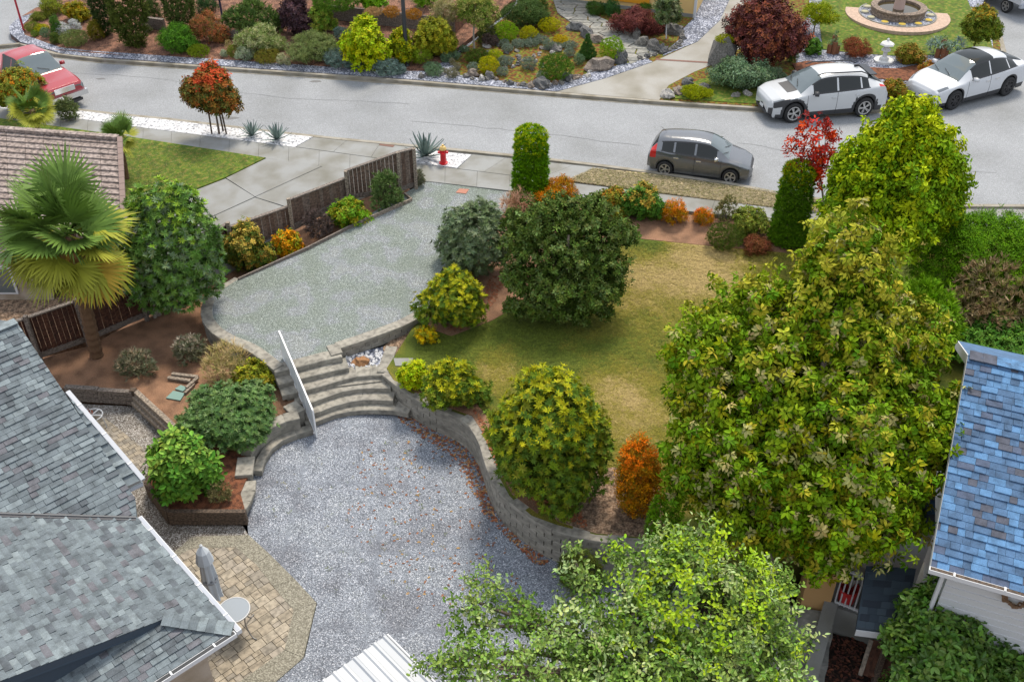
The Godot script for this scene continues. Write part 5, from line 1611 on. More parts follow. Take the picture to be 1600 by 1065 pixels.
	bed.set_meta("kind", "stuff")
	for at in pebbles:
		stone("pebble", bed, at, Vector3.ONE * r(0.03, 0.06), mat(Color(0.55, 0.55, 0.56), 0.8))
	tag(stone("rusty_rock", self, Vector3(-4.29, -0.57, -22.93), Vector3(0.24, 0.14, 0.2), worldly(noise_tex(128, 0.05, speckle(Color(0.28, 0.14, 0.06), 0.5), 51, false, 5), 2.0)), "rusty brown rock sitting in the white stone bed", "rock")
	var pad := [Vector3(-3.4, -0.44, -23.09), Vector3(-2.8, -0.44, -23.09), Vector3(-2.87, -0.44, -22.65), Vector3(-3.29, -0.44, -22.65)]
	tag(put("paving_slab", block(pad, 0.12), M.concrete), "square concrete slab at the lawn corner behind the yellow shrub", "slab")
	# the white guard panel down the left of the steps
	var g := thing("guard_railing", "white framed glass railing panel running down over the garden steps", "railing", Vector3(-6.42, -0.2, -22.67))
	var b0 := Vector3.ZERO
	var b1: Vector3 = Vector3(-5.27, -1.2, -20.5) - Vector3(-6.42, -0.2, -22.67)
	var t0 := Vector3(0, 0.76 + 0.2, 0)
	var t1: Vector3 = b1 + Vector3(0, -0.24 + 1.2, 0)
	var glass := mat(Color(0.66, 0.70, 0.75), 0.3)
	var s := st()
	var nrm := (b1 - b0).cross(Vector3.UP).normalized() * 0.012
	quad(s, b0 + nrm, b1 + nrm, t1 + nrm, t0 + nrm)
	quad(s, b1 - nrm, b0 - nrm, t0 - nrm, t1 - nrm)
	put("panel", s.commit(), glass, g)
	var wm: Material = mat(Color(0.8, 0.8, 0.8), 0.5)
	for q in [[b0, t0, "post"], [b1, t1, "post"], [t0, t1, "top_rail"], [b0 + Vector3(0, 0.06, 0), b1 + Vector3(0, 0.06, 0), "bottom_rail"]]:
		var up: Vector3 = (b1 - b0).normalized() if q[2] == "post" else Vector3.UP
		var basis_ := along(q[0], q[1], up)
		put(q[2], box_mesh, wm, g, Transform3D(basis_ * Basis.from_scale(Vector3(q[0].distance_to(q[1]) * 0.5, 0.024, 0.02)), (q[0] + q[1]) * 0.5))
	for i in range(1, 4):
		var a := b0.lerp(b1, i / 4.0)
		var b := t0.lerp(t1, i / 4.0)
		put("baluster", box_mesh, wm, g, Transform3D(along(a, b, (b1 - b0).normalized()) * Basis.from_scale(Vector3(a.distance_to(b) * 0.5, 0.014, 0.018)), (a + b) * 0.5))
	# timber edges
	var tw := thing("timber_wall", "stacked grey timbers holding back the mulch near the shingled roof", "timber wall")
	for i in 3:
		var dy := -0.16 * i
		var j := r(-0.03, 0.03)
		var cut: Vector3 = Vector3(-12.48, -0.72, -22).lerp(Vector3(-10.54, -0.72, -21.81), 0.5 + 0.2 * i)
		beam("timber", Vector3(-12.48, -0.72, -22) + Vector3(j, dy, 0), cut + Vector3(j - 0.02, dy, 0), 0.145, 0.16, M.grey_wood, tw)
		beam("timber", cut + Vector3(j, dy - 0.01, 0.02), Vector3(-10.54, -0.72, -21.81) + Vector3(j, dy - 0.01, 0.02), 0.14, 0.15, M.grey_wood, tw)
	beam("timber", Vector3(-11.53, -1.13, -22.04), Vector3(-10.7, -1.13, -21.88), 0.1, 0.14, mat(Color(0.22, 0.06, 0.03), 0.9), tw)
	put("end_post", box_mesh, M.brown_wood, tw, Transform3D(Basis.from_scale(Vector3(0.08, 0.34, 0.08)), Vector3(-10.51, -0.72, -21.83) + Vector3(0, -0.24, 0)))
	tw = thing("timber_wall", "pale weathered timbers stacked on a slant between mulch and pea gravel", "timber wall")
	for i in 3:
		beam("timber", Vector3(-10.43, -0.72, -21.81) + Vector3(-0.05 * i, -0.15 * i, 0.05 * i), Vector3(-8.98, -0.72, -20.35) + Vector3(-0.05 * i, -0.15 * i, 0.05 * i), 0.135, 0.14, M.pale_wood, tw)
	tw = thing("timber_planter", "six-sided low planter of stacked brown timbers round the big-leaved shrub", "planter")
	var hexa := [Vector3(-9.16, -0.78, -18.77), Vector3(-9.14, -0.78, -18.29), Vector3(-8.35, -0.78, -17.33), Vector3(-6.46, -0.78, -17.33)]
	for i in 3:
		for k in 3:
			beam("timber", hexa[k] + Vector3(0, -0.145 * i, 0), hexa[k + 1] + Vector3(0, -0.145 * i, 0), 0.135, 0.12, M.brown_wood, tw)
	var ed := thing("timber_edging", "thin weathered board edging the upper gravel below the fence", "edging")
	beam("board", Vector3(-8.5, -0.1, -26.51) + Vector3(0, 0.0, 0), Vector3(-6.61, 0, -28.18), 0.12, 0.05, M.grey_wood, ed)
	beam("board", Vector3(-6.61, 0, -28.18), Vector3(-5.14, 0.05, -29.72), 0.12, 0.05, M.grey_wood, ed)
	beam("board", Vector3(-5.13, 0.06, -29.7), Vector3(-3.47, 0.1, -31.19), 0.13, 0.06, M.pale_wood, ed)
	beam("board", Vector3(-3.47, 0.1, -31.19), Vector3(-3.75, 0.1, -31.6), 0.13, 0.06, M.pale_wood, ed)


var pebbles := []


func build_fence() -> void:
	var o := thing("board_fence", "weathered brown board fence stepping down along the upper gravel", "fence")
	var p := [Vector3(-3.43, 0.1, -32.11), Vector3(-3.95, 0.05, -31.78), Vector3(-5.72, -0.02, -31.36), Vector3(-7.37, -0.2, -29.6), Vector3(-9.06, -0.55, -28.2)]
	var tops := [1.61, 1.63, 1.14, 1.06, 0.99]
	fence_bay(o, p[0], p[1], tops[0], tops[1], M.boards)
	fence_bay(o, p[1], p[2], tops[1], tops[2], M.boards)
	fence_bay(o, p[2], p[3], 0.88, 1.01, M.boards)
	fence_bay(o, p[3], p[4], 0.78, 0.8, M.boards)
	for i in 5:
		fence_post(o, p[i] + Vector3(0.06, 0, 0.09), tops[i] + 0.03, M.pale_wood)
	o = thing("board_fence", "dark red-brown board fence behind the palm and the bushy evergreen", "fence")
	var q := [Vector3(-9.07, -0.62, -28.23), Vector3(-10.11, -0.72, -26.78), Vector3(-11.18, -0.75, -25.4), Vector3(-12.57, -0.78, -24.21), Vector3(-13.69, -0.78, -23.38), Vector3(-15.4, -0.78, -22.1)]
	for i in 5:
		var hh := 1.55 if i < 3 else 1.5
		fence_bay(o, q[i], q[i + 1], q[i].y + hh, q[i + 1].y + hh, M.red_boards)
	for i in 6:
		fence_post(o, q[i] + Vector3(0.05, 0, 0.08), q[i].y + 1.6, M.grey_wood)


func build_near_house() -> void:
	var D2 := Vector3(0.6845, 0, 0.729)
	var D1 := Vector3(0.729, 0, -0.6845)
	var up := Vector3.UP
	var O: Vector3 = Vector3(-7.68, 2, -14.52)
	var kb := 0.3
	var ka := 0.483
	var o := thing("shingled_house", "house roof of grey-blue shingles with white gutters beside the paver patio", "house", O)
	# roof over the wing: falls towards D1 to the gutter on the patio side
	var b1 := (-D1 + up * kb)          # up the slope per metre run
	var a1 := (-D2 + up * ka)
	M.navy = mat(Color(0.03, 0.045, 0.065), 0.8)
	var wing := Node3D.new()
	wing.name = "wing_roof"
	o.add_child(wing)
	var T := 3.757
	deck(wing, "roof_deck", [Vector3.ZERO, D2 * T, D2 * 2.9 + b1 * 0.86, D2 * 2.9 + b1 * 6.0, D2 * -3.7 + b1 * 6.0], M.navy)
	var L := sqrt(1 + kb * kb)
	# metres along D2 (u) and up the slope (v)
	var out_b := PackedVector2Array([Vector2(-0.02, -0.02), Vector2(T, -0.02), Vector2(2.9, 0.86 * L), Vector2(2.9, 6.0 * L), Vector2(-3.7, 6.0 * L)])
	shingle_face(wing, up * 0.012, D2, b1 / L, out_b, M.shingles, 0.13, 150)
	# skirt roof below the gable: falls towards D2
	var skirt := Node3D.new()
	skirt.name = "skirt_roof"
	o.add_child(skirt)
	var kc := 0.22
	var c1 := (-D2 + up * kc)
	var Lc := sqrt(1 + kc * kc)
	var cor := D2 * T
	deck(skirt, "roof_deck", [cor, cor - D1 * 6.0, cor - D1 * 6.0 + c1 * 1.1, cor + c1 * 0.95 - D1 * 0.95], M.shingles[0])
	shingle_face(skirt, cor + up * 0.012, -D1, c1 / Lc, PackedVector2Array([Vector2(0, -0.02), Vector2(6.0, -0.02), Vector2(6.0, 1.1 * Lc), Vector2(0.95, 0.95 * Lc)]), M.shingles, 0.13, 60)
	# hip caps
	var hip0 := cor + up * 0.03
	var hip1 := D2 * 2.9 + b1 * 0.86 + up * 0.03
	for i in 8:
		var a := hip0.lerp(hip1, i / 8.0)
		var b := hip0.lerp(hip1, (i + 1.15) / 8.0)
		var z := along(a, b).z
		var s := st()
		var l0 := a + up * 0.02 + up * 0.012
		var l1 := b + up * 0.02
		for sg in [-1.0, 1.0]:
			quad(s, l0, l1, l1 + z * 0.15 * sg - up * 0.025, l0 + z * 0.15 * sg - up * 0.025)
		quad(s, l0 + z * 0.15 - up * 0.025, l0 - z * 0.15 - up * 0.025, l0 - z * 0.15 - up * 0.045, l0 + z * 0.15 - up * 0.045)
		put("hip_cap", s.commit(), M.shingles[rng.randi() % 4], skirt)
	# gable wall under the wing's rake, with a dark barge board
	var g0 := D2 * 2.78 + b1 * 0.9
	var g1 := D2 * 2.78 + b1 * 6.0
	put("gable_wall", block([g0 - up * 0.06, g1 - up * 0.06, g1 - up * 0.06 - D2 * 0.1, g0 - up * 0.06 - D2 * 0.1], 2.2), mat(Color(0.03, 0.045, 0.065), 0.8), o)
	beam("barge_board", D2 * 2.88 + b1 * 0.9 - up * 0.1, D2 * 2.88 + b1 * 6.0 - up * 0.1, 0.17, 0.03, mat(Color(0.03, 0.05, 0.075), 0.7), o)
	# main roof: falls towards the valley, its ridge far up
	var main := Node3D.new()
	main.name = "main_roof"
	o.add_child(main)
	var q := 1.61         # the valley runs back at s = -q t
	var La := sqrt(1 + ka * ka)
	var va := PackedVector2Array([Vector2(0.0, 0), Vector2(-5.5, 5.5 / 1.61 * La), Vector2(-6.5, 4.83 * La), Vector2(0.17, 4.83 * La), Vector2(0.2, 0.4)])
	deck(main, "roof_deck", [up * -0.01, D1 * -5.5 + a1 * (5.5 / 1.61), D1 * -6.5 + a1 * 4.83, D1 * 0.17 + a1 * 4.83, D1 * 0.2 + a1 * 0.4], M.shingles[0])
	shingle_face(main, up * 0.012, D1, a1 / La, va, M.shingles, 0.13, 190)
	# far slope of the main roof
	var rid0 := D1 * 0.17 + a1 * 4.83
	var rid1 := D1 * -6.5 + a1 * 4.83
	deck(main, "roof_deck", [rid0, rid1, rid1 - D2 * 3.0 - up * 1.45, rid0 - D2 * 3.0 - up * 1.45], M.shingles[0])
	for i in 14:
		var a := rid0.lerp(rid1, i / 14.0)
		var b := rid0.lerp(rid1, (i + 1.1) / 14.0)
		beam("ridge_cap", a + up * 0.03, b + up * 0.022, 0.03, 0.24, M.shingles[rng.randi() % 4], main)
	# narrow side slope with its own gutter
	var side := Node3D.new()
	side.name = "side_roof"
	o.add_child(side)
	var s0 := D1 * 0.22 + a1 * 3.0 - up * 0.01
	var s1 := D1 * 0.16 + a1 * 0.68 - up * 0.03
	var s2 := D1 * 0.50 + a1 * 0.68 - up * 0.05
	deck(side, "roof_deck", [s0, s1, s2], M.shingles[1], 0.08)
	for i in 9:
		var k := i / 9.0
		var a := s1.lerp(s0, k) + up * 0.008
		var b := s2.lerp(s0, k) + up * 0.008
		beam("shingle", a, b, 0.012, 0.2, M.shingles[rng.randi() % 4], side)
	gutter(o, s2 + D1 * 0.05 - up * 0.03, s0 + D1 * 0.04 - up * 0.04, M.gutter, M.gutter)
	gutter(o, s2 - D1 * 0.0 + D2 * 0.05 - up * 0.04, s1 - D1 * 0.02 + D2 * 0.05 - up * 0.04, M.gutter, M.dark_metal)
	# valley flashing
	var v1 := D1 * -5.5 + a1 * (5.5 / 1.61)
	beam("valley_flashing", up * 0.035, v1 + up * 0.035, 0.02, 0.16, mat(Color(0.03, 0.033, 0.042), 0.6), o)
	beam("valley_rib", up * 0.05, v1 + up * 0.05, 0.03, 0.04, mat(Color(0.05, 0.056, 0.066), 0.5), o)
	gutter(o, D1 * 0.07 - up * 0.03, D1 * 0.07 + D2 * (T + 0.1) - up * 0.03, M.white, M.gutter)
	gutter(o, cor + D2 * 0.08 - up * 0.03, cor + D2 * 0.08 - D1 * 6.0 - up * 0.03, M.white, M.dark_metal)
	# walls
	var wl: Material = M.tan_wall
	put("wall", block([D1 * -0.45 - up * 0.05, D1 * -0.45 + D2 * (T - 0.45) - up * 0.05, D1 * -6.0 + D2 * (T - 0.45) - up * 0.05, D1 * -6.0 - up * 0.05], 3.15), wl, o)
	put("wall", block([D1 * -0.1 - D2 * 0.3 - up * 0.05, D1 * -0.1 - D2 * 7.2 - up * 0.05, D1 * -6.0 - D2 * 7.2 - up * 0.05, D1 * -6.0 - D2 * 0.3 - up * 0.05], 3.1), wl, o)


func build_patio() -> void:
	var outer := [Vector3(-8.16, -1.2, -16.3), Vector3(-7.74, -1.2, -16.93), Vector3(-6.39, -1.2, -16.99), Vector3(-5.76, -1.2, -16.38), Vector3(-5.04, -1.2, -15.63), Vector3(-4.43, -1.2, -14.95), Vector3(-4.49, -1.2, -13.48), Vector3(-4.98, -1.2, -12.88), Vector3(-5.91, -1.2, -12.21)]
	var inner := [Vector3(-8.01, -1.2, -16.26), Vector3(-7.66, -1.2, -16.56), Vector3(-6.63, -1.2, -16.6), Vector3(-6.02, -1.2, -16.07), Vector3(-5.48, -1.2, -15.4), Vector3(-4.91, -1.2, -14.74), Vector3(-4.93, -1.2, -13.68), Vector3(-5.67, -1.2, -12.95), Vector3(-6.56, -1.2, -12.21)]
	var o := thing("patio", "paver patio with an exposed-aggregate concrete border beside the grey-blue roof", "patio")
	o.set_meta("kind", "structure")
	var agg := worldly(noise_tex(512, 0.14, [[0.0, Color(0.38, 0.365, 0.32)], [0.5, Color(0.47, 0.455, 0.405)], [1.0, Color(0.60, 0.585, 0.53)]], 52, true), 0.6, null, 0.4, 0.9)
	for i in 8:
		var a: Vector3 = outer[i].lerp(outer[i + 1], 0.004)
		var b: Vector3 = outer[i].lerp(outer[i + 1], 0.996)
		var c: Vector3 = inner[i].lerp(inner[i + 1], 0.996)
		var d: Vector3 = inner[i].lerp(inner[i + 1], 0.004)
		put("border_slab", block(lift([a, b, c, d], 0.02), 0.15), agg, o)
	var bed := []
	bed.append_array(inner)
	bed.append(Vector3(-8.93, -1.2, -12.21))
	bed.append(Vector3(-9.8, -1.2, -16.11))
	put("sand_bed", block(lift(bed, -0.012), 0.2), mat(Color(0.10, 0.085, 0.065), 1.0), o)
	# pavers of three sizes in courses along the house, cut to the border
	var D2 := Vector3(0.6845, 0, 0.729)
	var D1 := Vector3(0.729, 0, -0.6845)
	var at: Vector3 = Vector3(-8.01, -1.2, -16.26)
	var flat := PackedVector2Array()
	for p in bed:
		flat.append(Vector2((p - at).dot(D1), (p - at).dot(D2)))
	lay_pavers(o, at, D1, D2, flat, Vector2(-3.2, -1.2), Vector2(2.4, 5.4))
	# the strip of older pavers by the pea gravel
	var o2 := thing("paver_walk", "narrow walk of small tan pavers between the roof edge and pea gravel", "walk")
	o2.set_meta("kind", "structure")
	var strip := [Vector3(-12.12, -1.19, -21.62), Vector3(-11.17, -1.19, -21.22), Vector3(-9.85, -1.19, -20.06), Vector3(-9.62, -1.19, -19.67), Vector3(-9.72, -1.19, -19.05), Vector3(-10.94, -1.19, -18.63), Vector3(-12.8, -1.19, -20.56)]
	put("sand_bed", block(lift(strip, -0.002), 0.2), mat(Color(0.10, 0.085, 0.065), 1.0), o2)
	at = strip[0]
	flat = PackedVector2Array()
	for p in strip:
		flat.append(Vector2((p - at).dot(D1), (p - at).dot(D2)))
	var n := 0
	for i in range(-14, 14):
		for j in range(-4, 22):
			var x0 := i * 0.21 + (0.105 if j % 2 else 0.0)
			var z0 := j * 0.16
			var cell := PackedVector2Array([Vector2(x0, z0), Vector2(x0 + 0.2, z0), Vector2(x0 + 0.2, z0 + 0.15), Vector2(x0, z0 + 0.15)])
			for q in Geometry2D.intersect_polygons(cell, flat):
				var pts := []
				for p in q:
					pts.append(at + D1 * p.x + D2 * p.y + Vector3(0, 0.02, 0))
				put("paver", block(pts, 0.06), any(M.pavers), o2)
	# closed parasol, glass table
	var u := thing("patio_umbrella", "closed grey patio umbrella beside the round glass table", "umbrella", Vector3(-6.36, -1.18, -14.18))
	var s := st()
	tube(s, [Vector3.ZERO, Vector3(0, 2.75, 0)], [0.022, 0.022], 8)
	put("pole", s.commit(), M.gutter, u)
	s = st()
	var rows := []
	for i in 9:
		var k := i / 8.0
		var ring := []
		for j in 25:
			var a := TAU * j / 24.0
			var fold := 1.0 + 0.30 * cos(a * 8 + k) * (0.4 + k * 0.6)
			var rad: float = [0.02, 0.06, 0.10, 0.125, 0.14, 0.15, 0.155, 0.15, 0.17][i]
			ring.append(Vector3(cos(a) * rad * fold, 2.72 - k * 1.55, sin(a) * rad * fold))
		rows.append(ring)
	for i in 8:
		for j in 24:
			quad(s, rows[i][j], rows[i][j + 1], rows[i + 1][j + 1], rows[i + 1][j])
	var cloth := mat(Color(0.42, 0.45, 0.48), 0.8)
	put("canopy", done(s, true), cloth, u)
	s = st()
	lathe(s, [Vector2(0.19, 2.3), Vector2(0.13, 2.58), Vector2(0.02, 2.74)], Vector3.ZERO, 9)
	put("top_vent", s.commit(), cloth, u)
	s = st()
	lathe(s, [Vector2(0.025, 2.72), Vector2(0.035, 2.77), Vector2(0.0, 2.81)], Vector3.ZERO, 10)
	put("finial", s.commit(), M.white, u)
	s = st()
	lathe(s, [Vector2(0.165, 1.78), Vector2(0.18, 1.74), Vector2(0.165, 1.7)], Vector3.ZERO, 12)
	put("tie_strap", s.commit(), mat(Color(0.22, 0.23, 0.25), 0.8), u)
	s = st()
	lathe(s, [Vector2(0.24, 0.0), Vector2(0.24, 0.05), Vector2(0.06, 0.1), Vector2(0.04, 0.3), Vector2(0, 0.3)], Vector3.ZERO, 18)
	put("base", s.commit(), M.dark_metal, u)
	var tb := thing("garden_table", "round frosted glass table with bent metal legs on the patio", "table", Vector3(-6.02, -1.18, -14.18))
	s = st()
	lathe(s, [Vector2(0, 0.70), Vector2(0.335, 0.70), Vector2(0.34, 0.715), Vector2(0, 0.716)], Vector3.ZERO, 32)
	put("glass_top", s.commit(), mat(Color(0.27, 0.30, 0.33), 0.1), tb)
	s = st()
	lathe(s, [Vector2(0.332, 0.69), Vector2(0.352, 0.69), Vector2(0.352, 0.722), Vector2(0.332, 0.722), Vector2(0.332, 0.69)], Vector3.ZERO, 32)
	put("rim", s.commit(), mat(Color(0.45, 0.45, 0.45), 0.35, 0.5), tb)
	for i in 4:
		var a := TAU * i / 4.0 + 0.5
		var d := Vector3(cos(a), 0, sin(a))
		s = st()
		tube(s, smooth_line([d * 0.3 + Vector3(0, 0.69, 0), d * 0.26 + Vector3(0, 0.35, 0), d * 0.38 + Vector3(0, 0.02, 0), d * 0.5 + Vector3(0, 0.02, 0)], 0.08), fade(16, 0.016, 0.016), 6)
		put("leg", done(s, true), mat(Color(0.25, 0.24, 0.23), 0.4, 0.4), tb)
	# white wire stand seen past the roof edge
	var ws := thing("wire_stand", "white round metal stand with a crossbar half under the roof edge", "stand", Vector3(-11.34, -1.18, -20.86))
	s = st()
	var ring_pts := []
	for i in 25:
		ring_pts.append(Vector3(cos(TAU * i / 24.0) * 0.27, 0.45, sin(TAU * i / 24.0) * 0.27))
	tube(s, ring_pts, fade(25, 0.02, 0.02), 6)
	put("rim", done(s, true), M.white, ws)
	for q in [[Vector3(-0.27, 0.45, 0), Vector3(0.27, 0.45, 0)], [Vector3(0, 0.45, -0.05), Vector3(0.1, 0.45, -0.25)]]:
		beam("crossbar", q[0], q[1], 0.025, 0.03, M.white, ws)
	for i in 3:
		var a := TAU * i / 3.0
		s = st()
		tube(s, [Vector3(cos(a) * 0.26, 0.45, sin(a) * 0.26), Vector3(cos(a) * 0.3, 0, sin(a) * 0.3)], [0.014, 0.014], 5)
		put("leg", s.commit(), M.white, ws)
	var pot := thing("terracotta_pot", "small rust-red pot on the pea gravel under the roof edge", "pot", Vector3(-11.66, -1.2, -21.2))
	s = st()
	lathe(s, [Vector2(0.10, 0), Vector2(0.15, 0.2), Vector2(0.17, 0.2), Vector2(0.17, 0.25), Vector2(0.14, 0.25), Vector2(0.13, 0.2), Vector2(0, 0.19)], Vector3.ZERO, 16)
	put("body", s.commit(), mat(Color(0.25, 0.07, 0.04), 0.8), pot)
	# white ribbed metal roof at the bottom edge
	var c0: Vector3 = Vector3(-2.42, 1.1, -12.35)
	var sh := thing("shed", "white ribbed metal roof over a small shed on the lower gravel", "shed", c0)
	var slope := Vector3(0, -0.06, 0)
	for i in 9:
		var m := mat([Color(0.33, 0.35, 0.375), Color(0.36, 0.38, 0.40), Color(0.42, 0.435, 0.45)][i % 3 if i < 4 else 2], 0.4)
		var a := -D1 * (i * 0.235)
		var s2 := st()
		for q in [[0.0, 0.0, 0.03, 0.035], [0.03, 0.035, 0.075, 0.035], [0.075, 0.035, 0.105, 0.0], [0.105, 0.0, 0.235, 0.0]]:
			var p0: Vector3 = a - D1 * q[0] + Vector3(0, q[1], 0)
			var p1: Vector3 = a - D1 * q[2] + Vector3(0, q[3], 0)
			quad(s2, p0, p1, p1 + D2 * 3.0 + slope, p0 + D2 * 3.0 + slope)
			quad(s2, p0, p1, p1 - Vector3(0, 0.03, 0), p0 - Vector3(0, 0.03, 0))
		put("roof_panel", s2.commit(), m, sh)
	beam("fascia", D1 * 0.02 - Vector3(0, 0.03, 0), D1 * 0.02 + D2 * 3.0 - Vector3(0, 0.09, 0), 0.1, 0.03, M.white, sh)
	put("wall", block([D2 * 0.15 - D1 * 0.15 - Vector3(0, 0.1, 0), D2 * 2.85 - D1 * 0.15 - Vector3(0, 0.16, 0), D2 * 2.85 - D1 * 2.0 - Vector3(0, 0.16, 0), D2 * 0.15 - D1 * 2.0 - Vector3(0, 0.1, 0)], 2.4), M.white, sh)


func lay_pavers(o: Node3D, at: Vector3, D1: Vector3, D2: Vector3, flat: PackedVector2Array, lo: Vector2, hi: Vector2) -> void:
	var z := lo.y
	var row := 0
	while z < hi.y:
		var x := lo.x + r(-0.2, 0)
		while x < hi.x:
			# a module: one large stone, or two stacked half-height ones, or a narrow upright
			var pick := rng.randf()
			var cells := []
			var w := 0.0
			if pick < 0.5:
				w = 0.31
				cells = [Rect2(x, z, 0.31, 0.24)]
			elif pick < 0.8:
				w = 0.2
				cells = [Rect2(x, z, 0.2, 0.12), Rect2(x, z + 0.12, 0.2, 0.12)]
			else:
				w = 0.16
				cells = [Rect2(x, z, 0.16, 0.24)]
			for c in cells:
				var g := 0.006
				var q := PackedVector2Array([Vector2(c.position.x + g, c.position.y + g), Vector2(c.end.x - g, c.position.y + g), Vector2(c.end.x - g, c.end.y - g), Vector2(c.position.x + g, c.end.y - g)])
				for piece in Geometry2D.intersect_polygons(q, flat):
					var pts := []
					var h := r(0.012, 0.018)
					for p in piece:
						pts.append(at + D1 * p.x + D2 * p.y + Vector3(0, h, 0))
					if pts.size() > 2:
						put("paver", block(pts, 0.06), any(M.pavers), o)
			x += w
		z += 0.24
		row += 1


func build_left_neighbour() -> void:
	var o := thing("tile_roofed_house", "neighbour's house with a pinkish tile roof behind the tall fan palm", "house")
	var tl: Vector3 = Vector3(-20.7, 2.6, -31.97)
	var tr: Vector3 = Vector3(-12.87, 2.6, -30.71)
	var br: Vector3 = Vector3(-11.65, 1.5, -26.34)
	var bl: Vector3 = Vector3(-18.8, 1.5, -27.17)
	deck(o, "roof_deck", [tl, tr, br, bl], mat(Color(0.2, 0.15, 0.13), 0.9))
	var tones := []
	for c in [Color(0.33, 0.265, 0.235), Color(0.31, 0.245, 0.215), Color(0.355, 0.29, 0.26)]:
		tones.append(worldly(noise_tex(128, 0.06, speckle(c, 0.15), 53, false, 4), 1.0, M.broad2, 0.4, 0.85))
	for i in 17:
		var k0 := i / 17.0
		var k1 := (i + 1.0) / 17.0
		for j in 12:
			var u0 := j / 12.0
			var u1 := (j + 0.98) / 12.0
			var a := tl.lerp(bl, k0).lerp(tr.lerp(br, k0), u0)
			var b := tl.lerp(bl, k0).lerp(tr.lerp(br, k0), u1)
			var c := tl.lerp(bl, k1).lerp(tr.lerp(br, k1), u1)
			var d := tl.lerp(bl, k1).lerp(tr.lerp(br, k1), u0)
			var n := Vector3.UP
			var s := st()
			quad(s, a + n * 0.01, b + n * 0.01, c + n * 0.06, d + n * 0.06)
			quad(s, d + n * 0.06, c + n * 0.06, c, d)
			quad(s, a + n * 0.01, d + n * 0.06, d, a)
			quad(s, c + n * 0.06, b + n * 0.01, b, c)
			put("roof_tile", s.commit(), any(tones), o)
	for i in 22:
		var a := tl.lerp(tr, i / 22.0)
		beam("ridge_tile", a + Vector3(0, 0.09, 0), tl.lerp(tr, (i + 0.95) / 22.0) + Vector3(0, 0.08, 0), 0.1, 0.22, tones[i % 3], o)
	for i in 16:
		beam("rake_tile", tr.lerp(br, i / 16.0) + Vector3(0.05, 0.08, 0), tr.lerp(br, (i + 0.9) / 16.0) + Vector3(0.05, 0.07, 0), 0.09, 0.16, mat(Color(0.22, 0.16, 0.14), 0.9), o)
	var w := [bl + Vector3(0, -0.15, -0.5), br + Vector3(-0.4, -0.15, -0.5), tr + Vector3(-0.4, -1.3, -0.05), tl + Vector3(0, -1.3, -0.05)]
	put("wall", block(level(w, 1.1), 2.2), M.tan_wall, o)
	# the lower wing seen past the palm, with a white window
	put("wall", block([Vector3(-17.82, 0.9, -26.29), Vector3(-14.29, 0.9, -26.29), Vector3(-14.6, 0.9, -27.33), Vector3(-18.3, 0.9, -27.33)], 2.0), M.tan_wall, o)
	var f0: Vector3 = Vector3(-17.82, 0.9, -26.29) + Vector3(0, 0, 0.01)
	var f1: Vector3 = Vector3(-14.29, 0.9, -26.29) + Vector3(0, 0, 0.01)
	var mid := f0.lerp(f1, 0.5)
	var x := (f1 - f0).normalized()
	var win := put("window", box_mesh, M.white, o, Transform3D(Basis(x * 0.75, Vector3.UP * 0.5, x.cross(Vector3.UP) * 0.05), mid - Vector3(0, 0.85, 0)))
	put("pane", box_mesh, M.screen_glass, win, Transform3D(Basis.from_scale(Vector3(0.9, 0.86, 0.3)), Vector3(0, 0, 0.9)))


